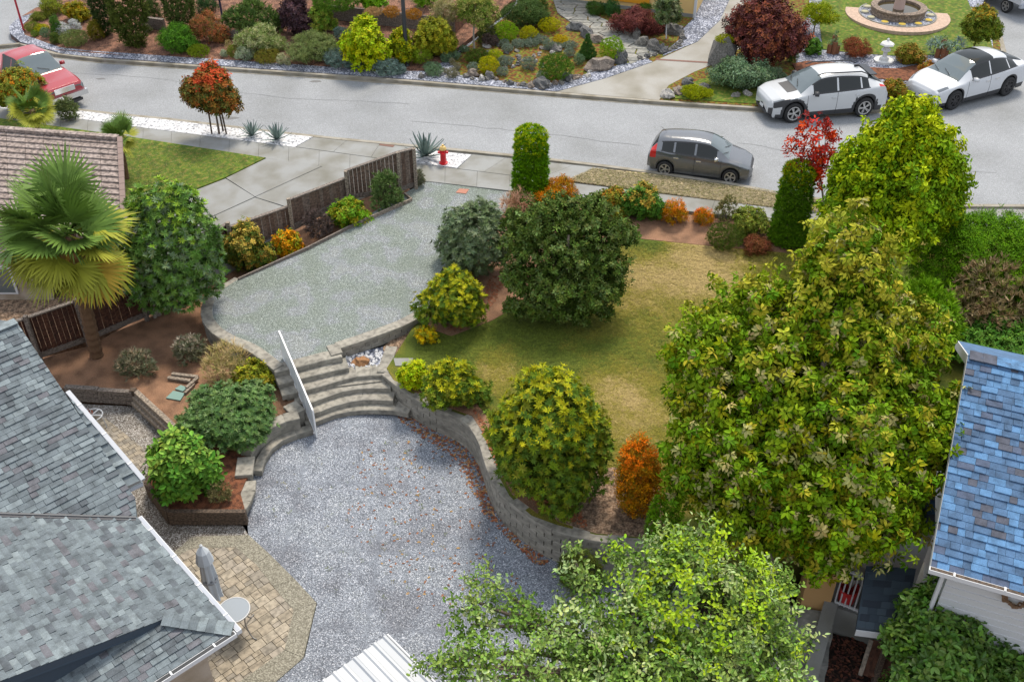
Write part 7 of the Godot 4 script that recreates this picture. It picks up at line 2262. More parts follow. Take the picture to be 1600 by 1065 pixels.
func plant_yard() -> void:
	plant_all([
		["rhododendron", "large rounded rhododendron spilling over the long curved block wall", "shrub", Vector3(0.8, -0.5, -17.72), 1.51, 1.91, "rhodo", {"size": 0.24, "lobes": 13, "cover": 2.8}],
		["rhododendron", "smaller olive rhododendron behind the wall at the head of the steps", "shrub", Vector3(-1.63, -0.5, -21.17), 0.9, 0.65, "rhodo", {"size": 0.22, "lobes": 9}],
		["golden_shrub", "low yellow-green shrub at the wall beside the concrete slab", "shrub", Vector3(-2.71, -0.5, -21.8), 0.47, 0.44, "lime", {"size": 0.16, "lobes": 5}],
		["rhododendron", "rounded olive-green rhododendron at the gravel edge below the drooping tree", "shrub", Vector3(-1.75, -0.34, -24.59), 1.06, 0.88, "rhodo", {"size": 0.22, "lobes": 10, "tip_share": 0.7}],
		["yellow_perennial", "small bright yellow plant at the end of the low block wall", "plant", Vector3(-2.47, -0.4, -23.73), 0.37, 0.29, "yellow", {"size": 0.13, "kind": "oval", "lobes": 5, "cover": 1.2, "cols": [Color(0.5, 0.33, 0.01), Color(0.42, 0.30, 0.02), Color(0.2, 0.2, 0.03)]}],
		["evergreen_shrub", "broad grey-green evergreen shrub between the gravel and the drooping tree", "shrub", Vector3(-1.19, -0.09, -27.05), 1.25, 1.21, "greyleaf", {"size": 0.26, "lobes": 12}],
		["orange_shrub", "rusty orange rounded shrub just right of the clipped column by the sidewalk", "shrub", Vector3(1.72, 0.05, -31.17), 0.56, 0.49, "orange", {"tip": null}],
		["orange_shrub", "bright orange shrub spreading in front of the clipped column", "shrub", Vector3(1.21, 0, -30.41), 0.6, 0.46, "orange", {"lobes": 7}],
		["dried_stem_plant", "clump of dried pinkish stems at the foot of the clipped column", "plant", Vector3(0.2, -0.01, -30.1), 0.53, 0.47, "reed", {"cols": [Color(0.42, 0.24, 0.16), Color(0.34, 0.20, 0.12), Color(0.5, 0.3, 0.2)], "size": 0.45}],
		["olive_shrub", "yellowish loose shrub left of the round green one on the lawn border", "shrub", Vector3(3.47, 0.01, -30.55), 0.56, 0.45, "nandina", {}],
		["green_shrub", "dark green rounded shrub with rusty tips on the lawn border", "shrub", Vector3(4.41, -0.01, -30.19), 0.64, 0.66, "green", {"tip": Color(0.28, 0.20, 0.05), "lobes": 8, "kind": "oval", "size": 0.2}],
		["orange_shrub", "orange ball-shaped shrub with green at its foot beyond the lawn", "shrub", Vector3(5.42, -0.03, -29.88), 0.45, 0.46, "orange", {}],
		["orange_shrub", "smallest orange shrub, next to the dark green ball", "shrub", Vector3(6.4, -0.03, -29.79), 0.36, 0.32, "orange", {"tip": Color(0.52, 0.12, 0.02)}],
		["twiggy_shrub", "thin grey-green twiggy shrub behind the dark green ball", "shrub", Vector3(7.2, -0.02, -29.94), 0.42, 0.5, "sage", {"cover": 1.3, "tip": null, "cols": [Color(0.13, 0.14, 0.05), Color(0.17, 0.15, 0.07)]}],
		["olive_shrub", "loose pale olive shrub beside the tall clipped column at the lawn's far end", "shrub", Vector3(7.84, -0.07, -29.24), 0.69, 0.49, "olive", {"cover": 1.8, "kind": "oval", "size": 0.18}],
		["clipped_ball", "dark green clipped ball at the lawn edge", "shrub", Vector3(6.88, -0.11, -28.49), 0.57, 0.38, "greenball", {"cols": [Color(0.055, 0.08, 0.015), Color(0.07, 0.095, 0.02)]}],
		["red_perennial", "low dark red plant between the dark ball and the clipped column", "plant", Vector3(7.87, -0.13, -28.18), 0.45, 0.27, "rusty", {"cols": [Color(0.16, 0.05, 0.03), Color(0.10, 0.05, 0.02), Color(0.2, 0.08, 0.04)]}],
		["burning_bush", "tall fiery orange shrub between the rhododendron and the broad tree", "shrub", Vector3(2.96, -0.5, -17.14), 0.62, 1.16, "orange", {"cols": [Color(0.36, 0.13, 0.015), Color(0.28, 0.14, 0.02), Color(0.2, 0.13, 0.02), Color(0.42, 0.2, 0.02)], "lobes": 9, "tip": Color(0.50, 0.14, 0.01), "tip_share": 0.35}],
		["conifer", "bright green narrow conifer at the wall's end under the broad tree", "conifer", Vector3(3.41, -0.5, -15.94), 0.36, 0.88, "bright", {"kind": "spray", "lobes": 1}],
		["laurel", "wide glossy green laurel mound behind the curved block wall", "shrub", Vector3(-7.54, -0.8, -20.36), 1.41, 0.57, "laurel", {"lobes": 11, "size": 0.23}],
		["hydrangea", "big-leaved bright green shrub in the timber planter", "shrub", Vector3(-8.09, -0.84, -18.13), 0.85, 0.93, "hydrangea", {"size": 0.36}],
		["thyme_tuft", "small dry grey-green tuft on red mulch in the timber planter", "plant", Vector3(-7.19, -0.84, -17.82), 0.31, 0.31, "sage", {"size": 0.16, "lobes": 3, "cols": [Color(0.16, 0.15, 0.07), Color(0.22, 0.19, 0.10), Color(0.11, 0.12, 0.05)], "tip": null}],
		["sage_bush", "grey-green sage bush with dry tips nearest the palm's trunk", "shrub", Vector3(-10.64, -0.8, -22.7), 0.57, 0.43, "sage", {}],
		["sage_bush", "grey-green sage bush with dry tips near the curved retaining wall", "shrub", Vector3(-9.27, -0.8, -23.31), 0.48, 0.45, "sage", {"tip": Color(0.34, 0.30, 0.24)}],
		["ornamental_grass", "fountain of dry tan grass against the curved retaining wall", "grass", Vector3(-7.99, -0.8, -22.31), 0.59, 0.59, "reed", {}],
		["yellowing_shrub", "yellow-green leafy shrub beside the dry grass and the steps", "shrub", Vector3(-7.21, -0.8, -22.13), 0.6, 0.45, "nandina", {"cols": [Color(0.20, 0.20, 0.03), Color(0.14, 0.15, 0.025), Color(0.26, 0.22, 0.04), Color(0.10, 0.12, 0.02)]}],
		["camellia", "rounded shrub with pale buds at the fence beside the bushy evergreen", "shrub", Vector3(-8.54, -0.62, -27.98), 0.75, 0.87, "nandina", {"lobes": 8, "cols": [Color(0.07, 0.095, 0.02), Color(0.17, 0.14, 0.03), Color(0.10, 0.11, 0.025), Color(0.26, 0.17, 0.05), Color(0.05, 0.08, 0.02)], "tip": Color(0.36, 0.27, 0.08)}],
		["orange_shrub", "small orange and yellow shrub at the fence above the upper gravel", "shrub", Vector3(-7.37, -0.5, -28.66), 0.49, 0.45, "nandina", {"cols": [Color(0.40, 0.16, 0.02), Color(0.36, 0.25, 0.03), Color(0.17, 0.19, 0.03), Color(0.45, 0.2, 0.03)]}],
		["bare_shrub", "bare grey-brown rounded shrub against the fence", "shrub", Vector3(-6.49, -0.34, -29.55), 0.49, 0.5, "bare", {}],
		["green_shrub", "leafy yellow-green shrub at the middle of the board fence", "shrub", Vector3(-5.48, -0.25, -30.05), 0.71, 0.49, "nandina", {"cols": [Color(0.10, 0.19, 0.02), Color(0.17, 0.20, 0.03), Color(0.08, 0.15, 0.02), Color(0.24, 0.2, 0.03)], "lobes": 8}],
		["upright_shrub", "upright feathery green shrub near the street end of the fence", "shrub", Vector3(-4.33, -0.08, -30.99), 0.53, 0.76, "green", {"kind": "spray", "size": 0.26, "lobes": 6, "cols": [Color(0.10, 0.15, 0.05), Color(0.13, 0.18, 0.07), Color(0.075, 0.12, 0.04)]}],
		["grey_tuft", "small grey-green tuft at the street end of the fence", "plant", Vector3(-3.27, 0.09, -32.21), 0.21, 0.35, "sage", {"tip": null}],
		["ground_ivy", "patch of low weeds at the foot of the curved wall's end", "plant", Vector3(1.52, -1.6, -15.71), 0.55, 0.65, "green", {"lobes": 4, "cols": [Color(0.05, 0.07, 0.015), Color(0.07, 0.085, 0.02)], "size": 0.14}],
		["hedge", "broad fresh green hedge running from the yellow-green tree to the street corner", "hedge", Vector3(14.35, 0, -26.05), 2.1, 1.19, "bright", {"lobes": 16, "size": 0.24, "cols": [Color(0.08, 0.17, 0.012), Color(0.11, 0.21, 0.015), Color(0.06, 0.125, 0.012)], "cover": 2.6}],
		["feathery_shrub", "feathery light green shrub behind the broad tree", "shrub", Vector3(11.54, -0.3, -23.17), 1.1, 1.18, "bright", {"kind": "spray", "size": 0.3, "lobes": 9, "cols": [Color(0.12, 0.22, 0.02), Color(0.15, 0.25, 0.03), Color(0.09, 0.17, 0.02)]}],
		["dead_brush", "tangle of dry brown brush and twigs between hedge and blue roof", "brush", Vector3(14.07, -0.2, -24.44), 1.46, 0.98, "bare", {"lobes": 9, "size": 0.34, "cover": 2.2, "cols": [Color(0.24, 0.18, 0.10), Color(0.30, 0.22, 0.14), Color(0.18, 0.14, 0.08), Color(0.16, 0.17, 0.05)]}],
		["green_shrub", "mid-green shrub just above the blue roof's ridge", "shrub", Vector3(13.84, -0.4, -22.95), 1.44, 0.58, "green", {"lobes": 8, "kind": "oval", "size": 0.22}],
	])
	# wood scraps and boards on the mulch
	var o := thing("scrap_timber", "short pale timber offcuts lying on the mulch", "timber")
	beam("plank", Vector3(-9.72, -0.73, -22.47), Vector3(-9.05, -0.73, -22.32), 0.07, 0.1, M.pale_wood, o)
	beam("plank", Vector3(-9.64, -0.7, -22.6), Vector3(-8.87, -0.7, -22.46), 0.07, 0.1, M.pale_wood, o)
	beam("plank", Vector3(-8.86, -0.7, -22.43), Vector3(-9.07, -0.7, -21.98), 0.07, 0.09, M.pale_wood, o)
	beam("plank", Vector3(-8.92, -0.74, -22.19), Vector3(-9.07, -0.74, -21.8), 0.07, 0.08, M.pale_wood, o)
	o = thing("teal_board", "broken pale teal boards lying beside the timber offcuts", "board")
	for q in [[Vector3(-9.56, -0.76, -21.63), Vector3(-9.44, -0.76, -21.94), Vector3(-9.09, -0.76, -21.83), Vector3(-9.14, -0.76, -21.52)], [Vector3(-9.41, -0.75, -22.01), Vector3(-9.29, -0.75, -22.18), Vector3(-9.08, -0.75, -22.06), Vector3(-9.16, -0.75, -21.9)]]:
		put("board", block(q, 0.03), mat(Color(0.16, 0.26, 0.23), 0.8), o)


func plant_trees() -> void:
	tree("broad_tree", "broad tree of big drooping leaves turning yellow, standing by the blue roof", "tree", Vector3(5.86, -1.7, -15.48), Vector3(6.46, 2.9, -16.64), 3.2, 3.0, "dark", {"kind": "hang", "size": 0.27, "cover": 3.3, "gaps": 0.44, "gain": 1.6, "gloss": false, "amp": 0.42, "freq": 3.0, "inner": 0.3, "mess": 1.1,
		"cols": [Color(0.105, 0.15, 0.02), Color(0.08, 0.135, 0.018), Color(0.15, 0.18, 0.025), Color(0.065, 0.12, 0.015), Color(0.12, 0.165, 0.02), Color(0.09, 0.14, 0.02), Color(0.085, 0.14, 0.018), Color(0.11, 0.15, 0.02), Color(0.10, 0.15, 0.02), Color(0.16, 0.165, 0.03), Color(0.09, 0.145, 0.02), Color(0.11, 0.15, 0.025), Color(0.19, 0.19, 0.09), Color(0.18, 0.165, 0.04), Color(0.22, 0.20, 0.10)], "tip": Color(0.185, 0.185, 0.045), "tip_share": 0.45, "rich": 1.25, "trunk": 0.2, "up": 0.5,
		"shape": [[0, -0.1, 0, 0.7, 0.75], [0.15, 0.55, -0.35, 0.42, 0.55], [0.2, 0.95, -0.5, 0.3, 0.42], [-0.5, -0.05, 0.1, 0.42, 0.42], [0.5, -0.1, 0.1, 0.42, 0.42], [-0.6, 0.25, -0.3, 0.36, 0.36], [0.6, 0.3, -0.4, 0.38, 0.38], [0.1, -0.25, 0.5, 0.45, 0.42], [-0.35, -0.45, 0.35, 0.4, 0.36], [0.42, -0.4, 0.3, 0.36, 0.3], [0.78, -0.05, 0.05, 0.28, 0.28], [-0.3, 0.45, -0.45, 0.36, 0.4], [0.1, -0.58, 0.5, 0.32, 0.24], [-0.72, -0.3, 0.15, 0.26, 0.3]]})
	tree("silver_green_tree", "fine-leaved silver-green tree spreading open limbs over the lower gravel", "tree", Vector3(2.57, -1.6, -11.32), Vector3(2.22, 1.4, -11.86), 2.9, 1.9, "pale", {"kind": "fine", "size": 0.5, "cover": 2.5, "amp": 0.35, "gloss": true, "limbs": 26,
		"cols": [Color(0.12, 0.18, 0.045), Color(0.15, 0.21, 0.06), Color(0.09, 0.15, 0.03), Color(0.065, 0.115, 0.02), Color(0.21, 0.26, 0.12)], "tip": Color(0.17, 0.24, 0.025), "tip_share": 0.35, "gaps": 0.3, "gain": 1.6, "trunk": 0.17,
		"lobes_at": [[Vector3(3.64, 2.2, -11.97), 1.25], [Vector3(4.43, 1.8, -11.85), 0.85], [Vector3(5.01, 1.8, -12.97), 0.4], [Vector3(3.18, 2.3, -13.02), 0.7], [Vector3(3.77, 2.6, -13.51), 0.3], [Vector3(3.03, 2.7, -13.14), 0.3], [Vector3(2.22, 2.4, -12.62), 0.45], [Vector3(1.94, 2.5, -12.95), 0.25], [Vector3(1.2, 2.6, -12.84), 0.22], [Vector3(2.32, 2, -11.56), 1.0], [Vector3(1.23, 2, -11.7), 0.52], [Vector3(1.26, 2.1, -12.49), 0.3], [Vector3(0, 2, -12.17), 0.4], [Vector3(-0.42, 2.2, -12.74), 0.2], [Vector3(-0.9, 2.1, -12.46), 0.22], [Vector3(-0.77, 1.9, -11.99), 0.28], [Vector3(0.47, 1.8, -11.92), 0.26], [Vector3(-0.46, 1.9, -11.06), 0.42], [Vector3(0.57, 1.9, -10.93), 0.62], [Vector3(-1.26, 1.9, -11.19), 0.18], [Vector3(-1.51, 1.9, -11.09), 0.13], [Vector3(-0.99, 1.9, -11.52), 0.18], [Vector3(-1.13, 1.8, -10.89), 0.3], [Vector3(2.24, 1.8, -10.63), 1.2], [Vector3(3.92, 1.8, -10.63), 1.2], [Vector3(1.36, 1.5, -10.58), 0.9]]})
	tree("leafy_evergreen", "dark glossy leafy evergreen between the dark canopy and the white siding", "shrub", Vector3(9.64, -1.9, -13.38), Vector3(8.83, 0.3, -12.67), 1.6, 1.6, "dark", {"size": 0.3, "cols": [Color(0.06, 0.12, 0.02), Color(0.085, 0.155, 0.03), Color(0.045, 0.09, 0.018), Color(0.12, 0.2, 0.05)], "cover": 3.0, "gain": 1.1,
		"lobes_at": [[Vector3(8.86, 1, -13.47), 0.42], [Vector3(8.39, 0.7, -13.11), 0.55], [Vector3(9.18, 0.7, -13.18), 0.5], [Vector3(8.04, 0.3, -12.8), 0.5], [Vector3(8.65, 0.4, -12.6), 0.85], [Vector3(9.59, 0.3, -12.64), 0.5], [Vector3(8.04, 0, -12.29), 0.5], [Vector3(8.55, 0, -12), 0.85], [Vector3(9.58, 0, -12.07), 0.7], [Vector3(10.01, 0.1, -12.22), 0.35], [Vector3(9.3, -0.3, -11.77), 0.9], [Vector3(8.09, -0.4, -11.83), 0.7]]})
	tree("yellow_green_tree", "bright yellow-green broad-leaved tree in front of the bend in the street", "tree", Vector3(11.6, -0.1, -26.94), Vector3(11.29, 3.24, -26.94), 2.22, 2.36, "lime", {"kind": "hang", "size": 0.31, "cover": 2.8, "amp": 0.28, "mess": 1.0, "freq": 3.0, "trunk": 0.14, "up": 0.5,
		"cols": [Color(0.17, 0.235, 0.015), Color(0.13, 0.21, 0.015), Color(0.22, 0.27, 0.02), Color(0.095, 0.17, 0.015)], "tip": Color(0.28, 0.32, 0.03), "tip_share": 0.5,
		"shape": [[0, 0, 0, 0.66, 0.7], [0.1, 0.6, -0.1, 0.36, 0.4], [-0.15, 0.78, 0, 0.2, 0.26], [0.32, 0.45, 0.1, 0.3, 0.34], [-0.45, 0.15, 0.1, 0.42, 0.42], [-0.55, -0.3, 0.2, 0.4, 0.4], [0.5, 0.0, 0, 0.42, 0.5], [0.62, -0.3, 0, 0.36, 0.45], [0, -0.4, 0.4, 0.5, 0.45], [-0.3, 0.45, 0.1, 0.3, 0.34]]})
	tree("drooping_tree", "dark green weeping tree with layered boughs on the lawn", "tree", Vector3(1.53, -0.32, -24.94), Vector3(1.6, 1.57, -24.94), 1.83, 1.76, "dark", {"kind": "oval", "size": 0.22, "cover": 3.2, "amp": 0.55, "freq": 3.4, "gaps": 0.42, "gloss": false, "trunk": 0.12, "mess": 0.9, "gain": 1.55, "rich": 1.15,
		"cols": [Color(0.055, 0.08, 0.02), Color(0.07, 0.10, 0.028), Color(0.045, 0.068, 0.016), Color(0.10, 0.13, 0.05)],
		"lobes_at": [[Vector3(1.68, 1.7, -25.55), 1.0], [Vector3(0.92, 2.5, -25.65), 0.75], [Vector3(2.21, 2.6, -25.74), 0.7], [Vector3(3.07, 2.1, -25.71), 0.5], [Vector3(3.42, 1.9, -25.69), 0.25], [Vector3(0.41, 1.9, -25.47), 0.6], [Vector3(2.7, 1.4, -25.15), 0.62], [Vector3(0.28, 1, -25.02), 0.55], [Vector3(1.27, 0.8, -24.78), 0.85], [Vector3(2.45, 0.8, -24.55), 0.6], [Vector3(0.11, 0.25, -24.59), 0.3], [Vector3(1.96, 0.3, -24.39), 0.45], [Vector3(2.95, 0.9, -24.9), 0.35], [Vector3(0, 2.4, -25.93), 0.32], [Vector3(0.71, 0.3, -24.45), 0.4], [Vector3(2.72, 0.15, -24.5), 0.25], [Vector3(1.48, 2.9, -25.95), 0.3], [Vector3(2.49, 2.9, -25.95), 0.28]]})
	shrub("clipped_column", "tall clipped green conifer column beside the sidewalk, its top golden", "conifer", Vector3(0.63, 0.05, -31.12), 0.67, 1.44, "conifer", {"kind": "spray", "size": 0.15, "cover": 5.0, "gain": 1.9, "amp": 0.08, "cols": [Color(0.075, 0.16, 0.012), Color(0.10, 0.19, 0.015), Color(0.06, 0.125, 0.012)], "tip": Color(0.24, 0.28, 0.02), "tip_share": 0.35, "column": true})
	shrub("clipped_column", "clipped green conifer column in front of the yellow-green tree", "conifer", Vector3(9.01, -0.09, -28.78), 0.63, 1.47, "conifer", {"kind": "spray", "size": 0.15, "cover": 5.0, "gain": 1.9, "amp": 0.08, "cols": [Color(0.065, 0.13, 0.015), Color(0.085, 0.155, 0.018), Color(0.05, 0.10, 0.012)], "tip": Color(0.22, 0.24, 0.02), "tip_share": 0.3, "column": true})
	tree("red_leaved_tree", "slim sparse tree with scarlet leaves in front of the street bend", "tree", Vector3(10.34, -0.05, -28.9), Vector3(9.38, 3.17, -28.9), 0.96, 1.41, "redball", {"kind": "oval", "size": 0.26, "cover": 0.7, "amp": 0.45, "trunk": 0.05, "bark": M.pale_bark,
		"cols": [Color(0.40, 0.035, 0.02), Color(0.32, 0.03, 0.025), Color(0.48, 0.07, 0.03), Color(0.2, 0.03, 0.03)],
		"shape": [[0, 0, 0, 0.45, 0.55], [-0.5, 0.5, 0, 0.2, 0.35], [0.1, 0.6, 0, 0.2, 0.3], [0.5, 0.3, 0, 0.25, 0.3], [-0.7, 0.1, 0, 0.25, 0.15], [-0.6, -0.3, 0, 0.25, 0.25], [0.4, -0.3, 0, 0.35, 0.4], [0.15, -0.65, 0, 0.3, 0.3]]})
	tree("bushy_evergreen", "bushy many-stemmed evergreen with whorled leaves beside the fan palm", "tree", Vector3(-10.94, -0.75, -25.61), Vector3(-10.05, 1.62, -25.61), 1.65, 2.06, "dark", {"kind": "whorl", "size": 0.28, "cover": 2.6, "mess": 0.8, "amp": 0.22, "lobes": 13, "trunk": 0.09, "bark": M.pale_bark, "gloss": false,
		"cols": [Color(0.075, 0.14, 0.03), Color(0.055, 0.105, 0.025), Color(0.10, 0.17, 0.05), Color(0.12, 0.165, 0.09)], "tip": Color(0.15, 0.23, 0.035), "tip_share": 0.4, "rich": 1.08, "gain": 1.6,
		"shape": [[0, 0, 0, 0.72, 0.72], [0.45, 0.2, 0.1, 0.45, 0.45], [-0.4, 0.1, 0.2, 0.5, 0.5], [0.1, 0.55, -0.1, 0.5, 0.4], [0.5, -0.3, 0.2, 0.42, 0.45], [-0.35, -0.4, 0.35, 0.45, 0.4], [0.1, -0.3, 0.5, 0.45, 0.45], [0.35, 0.6, -0.1, 0.3, 0.3], [-0.3, 0.6, -0.1, 0.3, 0.3], [0.75, 0.1, 0.1, 0.24, 0.35]]})
	for q in [[Vector3(-11.34, -0.75, -25.54), Vector3(-11.55, 0.4, -26)], [Vector3(-10.96, -0.75, -25.47), Vector3(-10.84, 0.5, -25.85)], [Vector3(-10.6, -0.75, -26.15), Vector3(-10.22, 0.5, -26.2)]]:
		var s := st()
		tube(s, smooth_line([q[0] - Vector3(0, 0.2, 0), q[0].lerp(q[1], 0.4) + Vector3(0.06, 0.2, 0), q[1]], 0.2), fade(smooth_line([q[0] - Vector3(0, 0.2, 0), q[0].lerp(q[1], 0.4) + Vector3(0.06, 0.2, 0), q[1]], 0.2).size(), 0.07, 0.04), 7)
		var owner_: Node3D = get_node("bushy_evergreen")
		put("stem", done(s, true), M.pale_bark, owner_, Transform3D(Basis(), -owner_.position))
	palm("tall fan palm with green upper fans and a skirt of yellowing fronds", Vector3(-12.12, -0.8, -23.56), Vector3(-11.93, 3.3, -23.58), 1.4, 56, "fan_palm", true)
	palm("small fan palm at the corner of the tile roof", Vector3(-13.88, 0, -32.92), Vector3(-13.87, 1.35, -33.09), 0.62, 20, "fan_palm", false)
	palm("fan palm behind the tile roof beside the roadside bush", Vector3(-18.26, 0, -36.24), Vector3(-18.11, 1.2, -36.1), 0.75, 22, "fan_palm", false)
	shrub("roadside_bush", "mixed green and orange bush hiding the side of the red pickup", "shrub", Vector3(-19.47, 0.1, -38.57), 1.15, 0.92, "nandina", {"lobes": 9, "cols": [Color(0.13, 0.14, 0.025), Color(0.20, 0.19, 0.04), Color(0.10, 0.12, 0.02), Color(0.33, 0.12, 0.02)]})
	shrub("grey_bush", "low grey-green bush between the palms and the pebble strip", "shrub", Vector3(-17.52, 0.1, -37.65), 0.47, 0.48, "sage", {"tip": null, "cols": [Color(0.12, 0.15, 0.06), Color(0.15, 0.17, 0.08)]})
	# the red street tree and its stakes
	var red := tree("red_street_tree", "small rounded street tree turning red at its crown, staked on white pebbles", "tree", Vector3(-11.29, 0.13, -36.3), Vector3(-11.27, 1.98, -36.3), 0.99, 1.01, "rusty", {"kind": "oval", "size": 0.24, "cover": 3.2, "amp": 0.16, "lobes": 8, "trunk": 0.05, "rich": 1.0,
		"cols": [Color(0.16, 0.09, 0.02), Color(0.20, 0.10, 0.02), Color(0.11, 0.085, 0.02), Color(0.28, 0.09, 0.02), Color(0.08, 0.09, 0.02)], "tip": Color(0.40, 0.06, 0.02), "tip_share": 0.36})
	for dx in [-0.28, 0.28]:
		beam("stake", Vector3(dx, 0, 0.0), Vector3(dx * 0.8, 1.5, 0.0), 0.05, 0.05, M.brown_wood, red)
	beam("stake", Vector3(0.1, 0, -0.25), Vector3(0.08, 1.5, -0.2), 0.05, 0.05, M.brown_wood, red)


